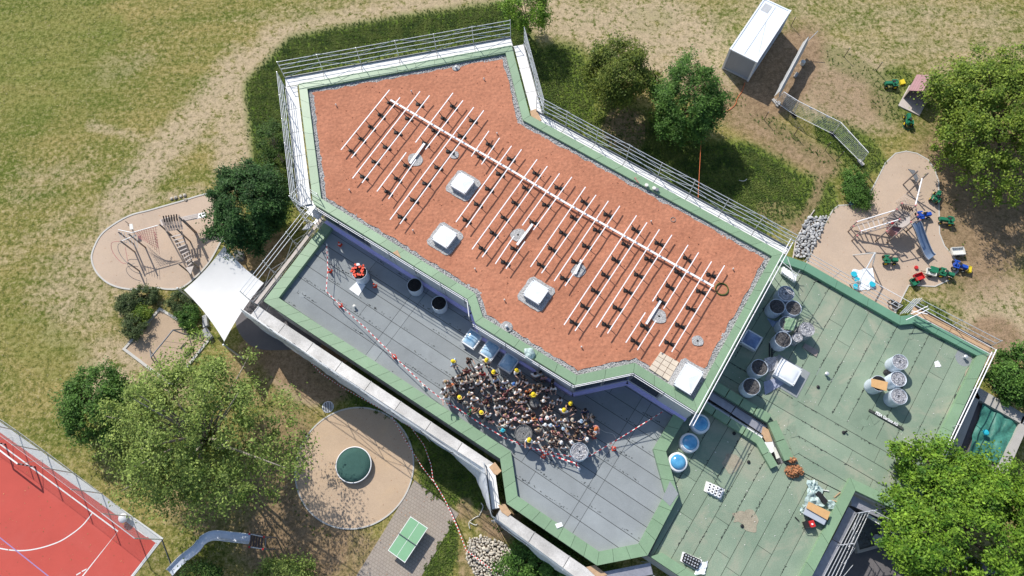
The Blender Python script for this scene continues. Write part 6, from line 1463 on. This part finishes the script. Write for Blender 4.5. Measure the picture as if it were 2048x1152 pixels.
TOYS = [(1783, 168, 3.1, 'toy_green', False, None, 'pedal tractor with a pale front end on the grass left of the playhouse'), (1817, 241, 1.4, 'toy_green', False, None, 'green pedal tractor standing in front of the playhouse'), (1872, 395, .9, 'toy_green', False, None, 'green pedal tractor at the upper right kerb of the playground'),
        (1846, 431, 0.1, 'toy_blue', False, None, 'blue pedal tractor beside the play tower platform'), (1893, 441, 2.9, 'toy_green', False, None, 'green pedal tractor on the shaded grass right of the blue one'), (1779, 520, -.15, 'toy_green', False, None, 'lone green pedal tractor in the middle between swing and slide'),
        (1918, 532, -.4, 'toy_blue', True, None, 'blue pedal tractor with yellow loader bucket at the right kerb'), (1891, 547, -.4, 'toy_green', False, 'toy_green', 'green pedal tractor with trailer near the lower right kerb'), (1706, 404, .2, 'toy_blue', False, None, 'small blue ride-on at the end of the hedge')]
for (x, y, a, m_, ld, tr, lb) in TOYS:
    key = (m_, ld, tr); c = at(x, y, .3)
    if key not in protos: o = protos[key] = tractor_proto(*key)
    else: o = copy_tree(protos[key], (0, 0, 0))
    o.location = (c.x, c.y, 0); o.rotation_euler = (0, 0, a); o.scale = (1.15,)*3; o['label'] = lb
    if lb.startswith('small'): o.scale = (.7,)*3
def cart(label, q, m, m2='rubber', a=0, sx=.75, sy=.5):
    c = at(*q, .25); o = thing('toy_cart', label, 'toy cart', (c.x, c.y, 0), a); ORI[o.name] = Vector((0, 0, 0))
    b_ = MB().box((0, 0, .2), (sx, sy, .04)); 
    for x, y, w_, d_ in ((0, sy/2, sx, .04), (0, -sy/2, sx, .04), (sx/2, 0, .04, sy), (-sx/2, 0, .04, sy)): b_.box((x, y, .31), (w_, d_, .2))
    b_.build('tub', m, o)
    for y in (-sy/2-.05, sy/2+.05): MB().tube([(0, y-.03, .13), (0, y+.03, .13)], .13, 12).build('wheel', m2, o)
    MB().tube([(sx/2, 0, .2), (sx/2+.35, 0, .12)], .025, 5).build('drawbar', m2, o)
cart('pale grey toy trailer on the grass above the blue loader tractor', (1915, 503), 'offwhite', a=0, sx=.95, sy=.6); cart('red toy tipper cart near the bottom kerb of the playground', (1837, 554), 'red', a=.3, sx=.7); cart('dark green toy cart left of the red one', (1828, 564), 'toy_green', a=.4, sx=.5); cart('white toy barrow with handles beside the green tractor and trailer', (1862, 545), 'offwhite', a=2.8, sx=.7)
MB().lathe(tuple(at(1831, 536)), [(.12, 0), (.15, .16), (.14, .18)], 10).build('toy_bucket', 'red', None, label='small red toy bucket above the red cart', cat='bucket')
P_ = [Vector((at(1816, 252).x+math.cos(k*.393)*.45, at(1816, 252).y+math.sin(k*.393)*.38, .04)) for k in range(17)]; MB().tube(P_, .02, 5).build('hoop', 'toy_green', None, label='thin hoop lying on the grass below the playhouse', cat='hoop')
MB().poly(px([(1800, 160), (1808, 157), (1812, 166), (1803, 168)], .2), 0, .18).build('toy_tray', 'toy_yellow', None, label='pale yellow toy tray beside the tractor left of the playhouse', cat='toy')
# bench and black tyre-like thing by the green roof scaffold
s = thing('bicycle_stand', 'dark folded buggy leaning beneath the green roof edge by the bundle of tubes', 'buggy', at(1789, 608))
for (x, y) in ((1783, 605), (1797, 612)): c = at(x, y, .3); MB().tube([(c.x+math.cos(k*.52)*.28, c.y+math.sin(k*.52)*.2, .3+.06*math.sin(k)) for k in range(13)], .04, 6).build('wheel', 'rubber', s)
MB().tube([at(1780, 610, .3), at(1792, 602, .6), at(1800, 614, .3)], .03, 5).build('frame', 'galv', s); MB().poly(px([(1783, 600), (1798, 604), (1796, 614), (1784, 611)], .4), .3, .36).build('seat', 'black', s)
# --- playhouse
s = thing('playhouse', 'small wooden playhouse with mauve gable roof half under the big right tree', 'playhouse', at(1835, 200))
def zq3(x, y, z=0): return at(1400+x/2.4, y/2.4, z)
F0, F1 = zq3(955, 490).to_2d(), zq3(1045, 530).to_2d()
ra, rb, rc, rd = zq3(1000, 428, 1.35), zq3(1062, 343, 1.35), zq3(1120, 352, 1.85), zq3(1068, 440, 1.85)
ridge0, ridge1 = zq3(1072, 438, 1.9), zq3(1118, 352, 1.9)
d = (ridge1-ridge0).normalized(); w_ = Vector((d.y, -d.x, 0)).normalized()
e0, e1 = ridge0, ridge0+d*1.9; 
for sgn in (-1, 1):
    for k in range(6):
        p0, p1 = e0+w_*sgn*(.02+.16*k), e0+w_*sgn*(.19+.16*k); z0, z1 = 1.9-.10*k, 1.9-.10*(k+1)-.02
        MB().quad((p0.x, p0.y, z0), (p1.x, p1.y, z1), *[(q.x, q.y, z_) for q, z_ in ((p1+d*1.9, z1), (p0+d*1.9, z0))]).quad((p0.x, p0.y, z0-.03), (p0.x+d.x*1.9, p0.y+d.y*1.9, z0-.03), (p1.x+d.x*1.9, p1.y+d.y*1.9, z1-.03), (p1.x, p1.y, z1-.03)).build('roof_board', 'roof_mauve', s)
for sgn in (-1, 1): a = e0+w_*sgn*.85+d*.15; b = a+d*1.6; MB().beam((a.x, a.y, .65), (b.x, b.y, .65), .05, 1.2).build('side_wall', 'timber', s)
a = e0+w_*.85+d*1.7; b = e0-w_*.85+d*1.7; MB().beam((a.x, a.y, .65), (b.x, b.y, .65), .05, 1.2).build('back_wall', 'timber', s)
q = [e0+w_*.95-d*.75, e0-w_*.95-d*.75, e0-w_*.95+d*1.7, e0+w_*.95+d*1.7]; MB().poly([p.to_2d() for p in q], 0, .1).build('floor_deck', 'timber_pale', s)
# --- container
s = thing('office_container', 'white site container with grey side at the top, orange cable running out', 'container', at(1540, 70))
a, b = at(1460.9, 98.4, 2.55).to_2d(), at(1513.3, 124.2, 2.55).to_2d(); dd = (b-a).normalized(); nn = Vector((-dd.y, dd.x)); a2, b2 = a+nn*6.3, b+nn*6.3
MB().poly([a+(dd+nn)*.04, b+(-dd+nn)*.04, b2+(-dd-nn)*.04, a2+(dd-nn)*.04], .1, 2.5).build('box_wall', 'container_side', s)
MB().poly([a+(dd+nn)*.06, b+(-dd+nn)*.06, b2+(-dd-nn)*.06, a2+(dd-nn)*.06], 2.5, 2.57).build('roof_sheet', 'container_white', s)
for k in range(14): p = a.lerp(b, (k+.5)/14); MB().box((p.x-nn.x*-.025, p.y-nn.y*-.025, 1.3), (.09, .05, 2.25), math.atan2(dd.y, dd.x)).build('wall_rib', 'container_side', s)
for k in range(28): p = b.lerp(b2, (k+.5)/28); MB().box((p.x-dd.x*.03, p.y-dd.y*.03, 1.3), (.05, .1, 2.25), math.atan2(dd.y, dd.x)).build('wall_rib', 'container_side', s)
for p in (a, b, a2, b2): MB().box((p.x, p.y, 1.33), (.16, .16, 2.62), math.atan2(dd.y, dd.x)).build('corner_post', 'container_white', s)
for p, q in ((a, b), (b, b2), (b2, a2), (a2, a)):
    MB().beam((*p, 2.56), (*q, 2.56), .12, .12).build('roof_rail', 'container_white', s); MB().beam((*p, .14), (*q, .14), .12, .16).build('floor_rail', 'galv', s)
m_ = a.lerp(b, .5); MB().tube([(m_.x, m_.y, 2.585), (*(m_+nn*6), 2.585)], .018, 4).build('roof_seam', 'container_side', s); MB().tube([(*b, 2.6), (*(m_+nn*4.2), 2.6)], .01, 4).build('roof_wire', 'galv', s); MB().box((*(a2.lerp(b2, .25)-nn*.8), 2.575), (.9, .7, .012), .9).build('roof_stain', 'tarp_grey', s)
# --- wrapped pile and mesh fences
s = thing('covered_fence_panel', 'leaning fence wrapped in grey tarpaulin right of the container', 'fence', at(1590, 140))
A0, A1 = at(1552, 196, .9), at(1610, 87, .9); d = (A1-A0).normalized(); n = Vector((-d.y, d.x, 0))
MB().grid(lambda u, v: A0.lerp(A1, u)+n*((v-.5)*.42*(1+.25*noise.noise(Vector((u*5, 0, 1)))))+Vector((0, 0, .9-1.7*abs(v-.5)+.1*noise.noise(Vector((u*7, v*3, 2))))), 40, 8).build('tarpaulin', 'tarp_grey', s, smooth=True)
MB().tube([at(1608, 90, 1.0), at(1636, 62, 1.9)], .03, 6).build('pole', 'galv', s)
for q in ((1601, 101), (1592, 150), (1563, 168), (1556, 208)): MB().box(tuple(at(*q, .07)), (.55, .25, .14), .9).build('foot_block', 'concrete', s)
MB().lathe(tuple(at(1604, 128, 0)), [(.2, 0), (.2, .35), (.1, .4)], 12).build('white_drum', 'offwhite', None, label='small white drum beside the tarpaulin-wrapped fence', cat='drum')
def mesh_fence(label, a, b, ta, tb, h=2.0, name='mesh_fence'):
    s_ = thing(name, label, 'fence', (*a, 0)); A, B_ = Vector((*a, .12)), Vector((*b, .12)); TA, TB = Vector((*ta, h)), Vector((*tb, h))
    for p, q in ((A, B_), (TA, TB), (A, TA), (B_, TB)): MB().tube([p, q], .03, 6).build('frame_tube', 'alu_white', s_)
    w_ = MB(); n_ = 16
    for k in range(1, 9): w_.tube([A.lerp(TA, k/9), B_.lerp(TB, k/9)], .010, 4)
    for k in range(1, 34): w_.tube([A.lerp(B_, k/34), TA.lerp(TB, k/34)], .006, 3)
    w_.build('wire_mesh', 'galv', s_)
    for p in (A, B_): MB().box((p.x, p.y, .07), (.28, .6, .14), .5).build('foot_block', 'concrete', s_)
    for t in (.3, .7): q = TA.lerp(TB, t); MB().box((q.x, q.y, q.z-.1), (.3, .03, .12), math.atan2((B_-A).y, (B_-A).x)).build('fence_tag', 'white', s_)
fp = [(1550, 203), (1587, 229), (1665, 268), (1722, 325)]; tp = [(1568, 184), (1598, 203), (1682, 245), (1737, 305)]
for k in range(3): mesh_fence(['first mesh site fence panel starting at the wrapped fence', 'middle mesh site fence panel with white tags', 'last mesh site fence panel reaching down to the hedge'][k], dpx(fp[k], .1), dpx(fp[k+1], .1), dpx(tp[k], 2.0), dpx(tp[k+1], 2.0))
for k, (b_, t_) in enumerate((((1688, 114), (1700, 97)), ((1752, 142), (1764, 125)), ((1528, 240), (1537, 223)), ((1588, 270), (1597, 254)), ((1650, 300), (1661, 284)), ((1676, 318), (1690, 300)), ((1582, 52), (1586, 40)))):
    s_ = thing('fence_post', ['thin dark stake behind the wrapped fence, left one', 'thin dark stake nearest the toy tractor and playhouse', 'thin stake by the dirt path left of the mesh fence', 'second thin stake below the mesh fence', 'stake at the bent wire gate below the mesh fence', 'leaning stake right of the bent wire gate', 'stake at the right side of the container'][k], 'post', at(*b_), group='thin stakes of the old wire fence')
    p = at(*b_); MB().tube([p, (p.x+.02, p.y+.02, 1.1)], .03, 6).build('stake', 'timber_dark', s_); MB().lathe((p.x+.02, p.y+.02, 1.1), [(.035, 0), (.035, .03)], 6).build('stake_top', 'galv_dark', s_)
# --- court: fence, goal, bin
s = thing('court_fence', 'tall mesh ball fence along the kerb of the red court', 'fence', at(93, 903))
FB = [(-290, 640), (-120, 757), (36, 862), (92.8, 903.6), (150.7, 946.8), (204, 987), (262.8, 1032.7), (324, 1078.8)]; HF = 3.7
for i, p in enumerate(FB): q = at(*p); MB().tube([q, (q.x, q.y, HF)], .035, 6).build('post', 'galv', s)
for p, q in zip(FB, FB[1:]):
    a, b = at(*p), at(*q)
    for z_ in (.1, HF): MB().tube([(a.x, a.y, z_), (b.x, b.y, z_)], .012, 4).build('tension_wire', 'galv', s)
    w_ = MB(); n_ = max(3, int((b-a).length/.16))
    for k in range(1, n_): c = a.lerp(b, k/n_); w_.tube([(c.x, c.y, .1), (c.x, c.y, HF)], .004, 3, cap=False)
    for k in range(1, 22): w_.tube([(a.x, a.y, HF*k/22), (b.x, b.y, HF*k/22)], .004, 3, cap=False)
    w_.build('mesh_panel', 'galv', s)
q = at(324, 1078.8); q2 = at(267, 1020); MB().tube([(q.x, q.y, HF), (at(*FB[-2]).x, at(*FB[-2]).y, HF)], .03, 6).build('top_rail', 'alu', s)
q3 = at(346, 1140); MB().tube([(q.x, q.y, .05), (q3.x, q3.y, .05)], .03, 5).build('ground_rail', 'galv_dark', s)
s = thing('goal', 'handball goal with black and white striped post at the edge of the red court', 'goal', at(70, 934)); g0, g1 = at(70.6, 934), at(11.5, 889); gt = 1.9
def striped(p, q, nm='goal_post'):
    p, q = Vector(p), Vector(q); n_ = max(3, int((q-p).length/.2))
    for k in range(n_): MB().beam(p.lerp(q, k/n_), p.lerp(q, (k+1)/n_-.001), .08, .08).build(nm, 'white' if k % 2 else 'black', s)
striped(g0, (g0.x, g0.y, gt)); striped(g1, (g1.x, g1.y, gt)); MB().beam((g0.x, g0.y, gt), (g1.x, g1.y, gt), .08, .08).build('crossbar', 'white', s)
bk = Vector((.75, .8, 0))*.6
for g_ in (g0, g1): MB().tube([(g_.x, g_.y, gt), tuple(g_+bk)], .02, 5).build('brace', 'galv', s)
c = at(245, 1036, .55); s = thing('litter_bin', 'round white-lidded bin on the grey kerb near the corner of the red court', 'bin', (c.x, c.y, 0)); MB().lathe((c.x, c.y, 0), [(.18, 0), (.22, .5)], 16).build('bin_body', 'galv_dark', s); MB().lathe((c.x, c.y, .48), [(.34, 0), (.3, .08), (.12, .16), (.01, .17)], 20).build('lid', 'white', s, smooth=True)
# --- covered pit and walls at right
def strt(nm, m, q, z0, z1): return MB().poly(px(q, z1), z0, z1).build(nm, m, kind='structure')
s = thing('retaining_wall', 'pale concrete retaining wall around the tarpaulin covered pit at the right edge', 'wall', at(2000, 850))
for q in (((1951, 777), (1960, 776), (2052, 830), (2044, 848), (1950, 795)), ((2046, 832), (2062, 838), (2022, 930), (1985, 1000), (1976, 985), (2012, 905), (2040, 848)), ((1951, 777), (1960, 795), (1918, 905), (1900, 935), (1888, 930))): MB().poly(px(q, 2.3), 0, 2.3).build('wall_segment', 'concrete', s)
strt('pit_floor', 'dark_pave', ((1955, 790), (2044, 840), (1985, 985), (1890, 940)), 0, 1.85)
cloth('green tarpaulin stretched over the pit below the right edge of the green roof', [(1967, 800), (2043, 845), (2000, 925), (1930, 915)], 2.0, 'tarp_green', .22, name='tarpaulin', n=30, cat='tarpaulin')
MB().lathe(tuple(at(1972, 865, 2.45)), [(.22, 0), (.16, .08), (.01, .1)], 9).build('tarp_patch', 'cyan', None, label='small bright blue patch lying on the green tarpaulin', cat='patch')
s = thing('garden_bench', 'pale bench half hidden under the small tree at the right edge', 'bench', at(2000, 783))
for k in range(4): MB().beam(at(1988+k*4, 781-k*3, .42), at(2012+k*4, 793-k*3, .42), .09, .04).build('seat_slat', 'offwhite', s)
for q in ((1990, 783), (2012, 794)): MB().box(tuple(at(*q, .2)), (.08, .4, .4), .5).build('leg', 'galv', s)
# courtyard planter
s = thing('planter', 'dark raised planter with volcanic stones and a round grey lid in the courtyard', 'planter', at(1735, 1080))
PLp = ((1705, 1060), (1724, 1020), (1770, 1048), (1763, 1094), (1716, 1107)); MB().poly(px(PLp, .45), 0, .4).build('soil', 'rock_dark', s)
P_ = ccw(px(PLp, .5)); Q_ = inset(P_, .18)
for i in range(5): j = (i+1) % 5; MB().poly([P_[i], P_[j], Q_[j], Q_[i]], 0, .5).build('planter_wall', 'concrete', s)
rng = random.Random(3); SM3 = [m_.copy() for m_ in SM]
for m_ in SM3: m_.materials.clear(); m_.materials.append(M['rock_dark'])
for k in range(70):
    p = Vector((rng.uniform(min(p.x for p in Q_), max(p.x for p in Q_)), rng.uniform(min(p.y for p in Q_), max(p.y for p in Q_))))
    if not inside(Q_, p): continue
    o_ = D.objects.new('stone', rng.choice(SM3)); COL.objects.link(o_); o_.parent = s; r = rng.uniform(.12, .28); o_.location = (p.x-s.location.x, p.y-s.location.y, .42); o_.scale = (r, r*.8, r*.6); o_.rotation_euler = (0, 0, rng.uniform(0, 6))
c = at(1755, 1077, .6); MB().lathe((c.x, c.y, .4), [(.26, 0), (.28, .18), (.25, .2)], 20).build('round_lid', 'galv', s)
# fallen branches by the stone heap and litter
for k, q in enumerate((((940, 1058), (938, 1045), (950, 1035), (958, 1032)), ((958, 1032), (966, 1014), (962, 1006)), ((940, 1045), (950, 1050), (955, 1048)), ((1478, 361), (1488, 362), (1494, 358)))):
    P_ = [at(*p, .06+.05*(i % 2)) for i, p in enumerate(q)]; MB().tube(catmull(P_, 4, False), .028, 5).build('fallen_branch', 'offwhite', None, smooth=True, label=['bleached bent branch above the stone heap', 'upper piece of bleached branch by the netting', 'short bleached twig touching the bent branch', 'white twig on the shaded lawn behind the terracotta roof'][k], cat='branch')

# leaf litter blown onto the court and play surfaces
rng = random.Random(8); B = MB()
def litter(B, P, n, z, s0=.03):
    x0, x1 = min(p.x for p in P), max(p.x for p in P); y0, y1 = min(p.y for p in P), max(p.y for p in P); k = 0
    while k < n:
        p = Vector((rng.uniform(max(x0, -45), x1), rng.uniform(max(y0, -4), y1)))
        if not inside(P, p): continue
        k += 1; s_ = rng.uniform(.5, 1.4)*s0; a = rng.uniform(0, 6); u = Vector((math.cos(a), math.sin(a), .3))*s_; v = Vector((-math.sin(a), math.cos(a), .1))*s_*.7; c = Vector((p.x, p.y, z+.012))
        B.quad(c-u, c+v, c+u, c-v)
litter(B, CTi, 260, .03, .04); litter(B, CT, 200, .03); litter(B, CIR, 130, .02, .03); litter(B, PL, 90, .015); litter(B, PR, 140, .015); litter(B, PV, 120, .012)
B.build('leaf_litter', 'leaf_brown', kind='stuff')
B = MB(); litter(B, G1, 120, ZG-.31, .03); litter(B, G3, 110, ZG-.31, .035); litter(B, G2, 60, ZG-.31, .03)
B.build('roof_litter', 'offwhite', kind='stuff')
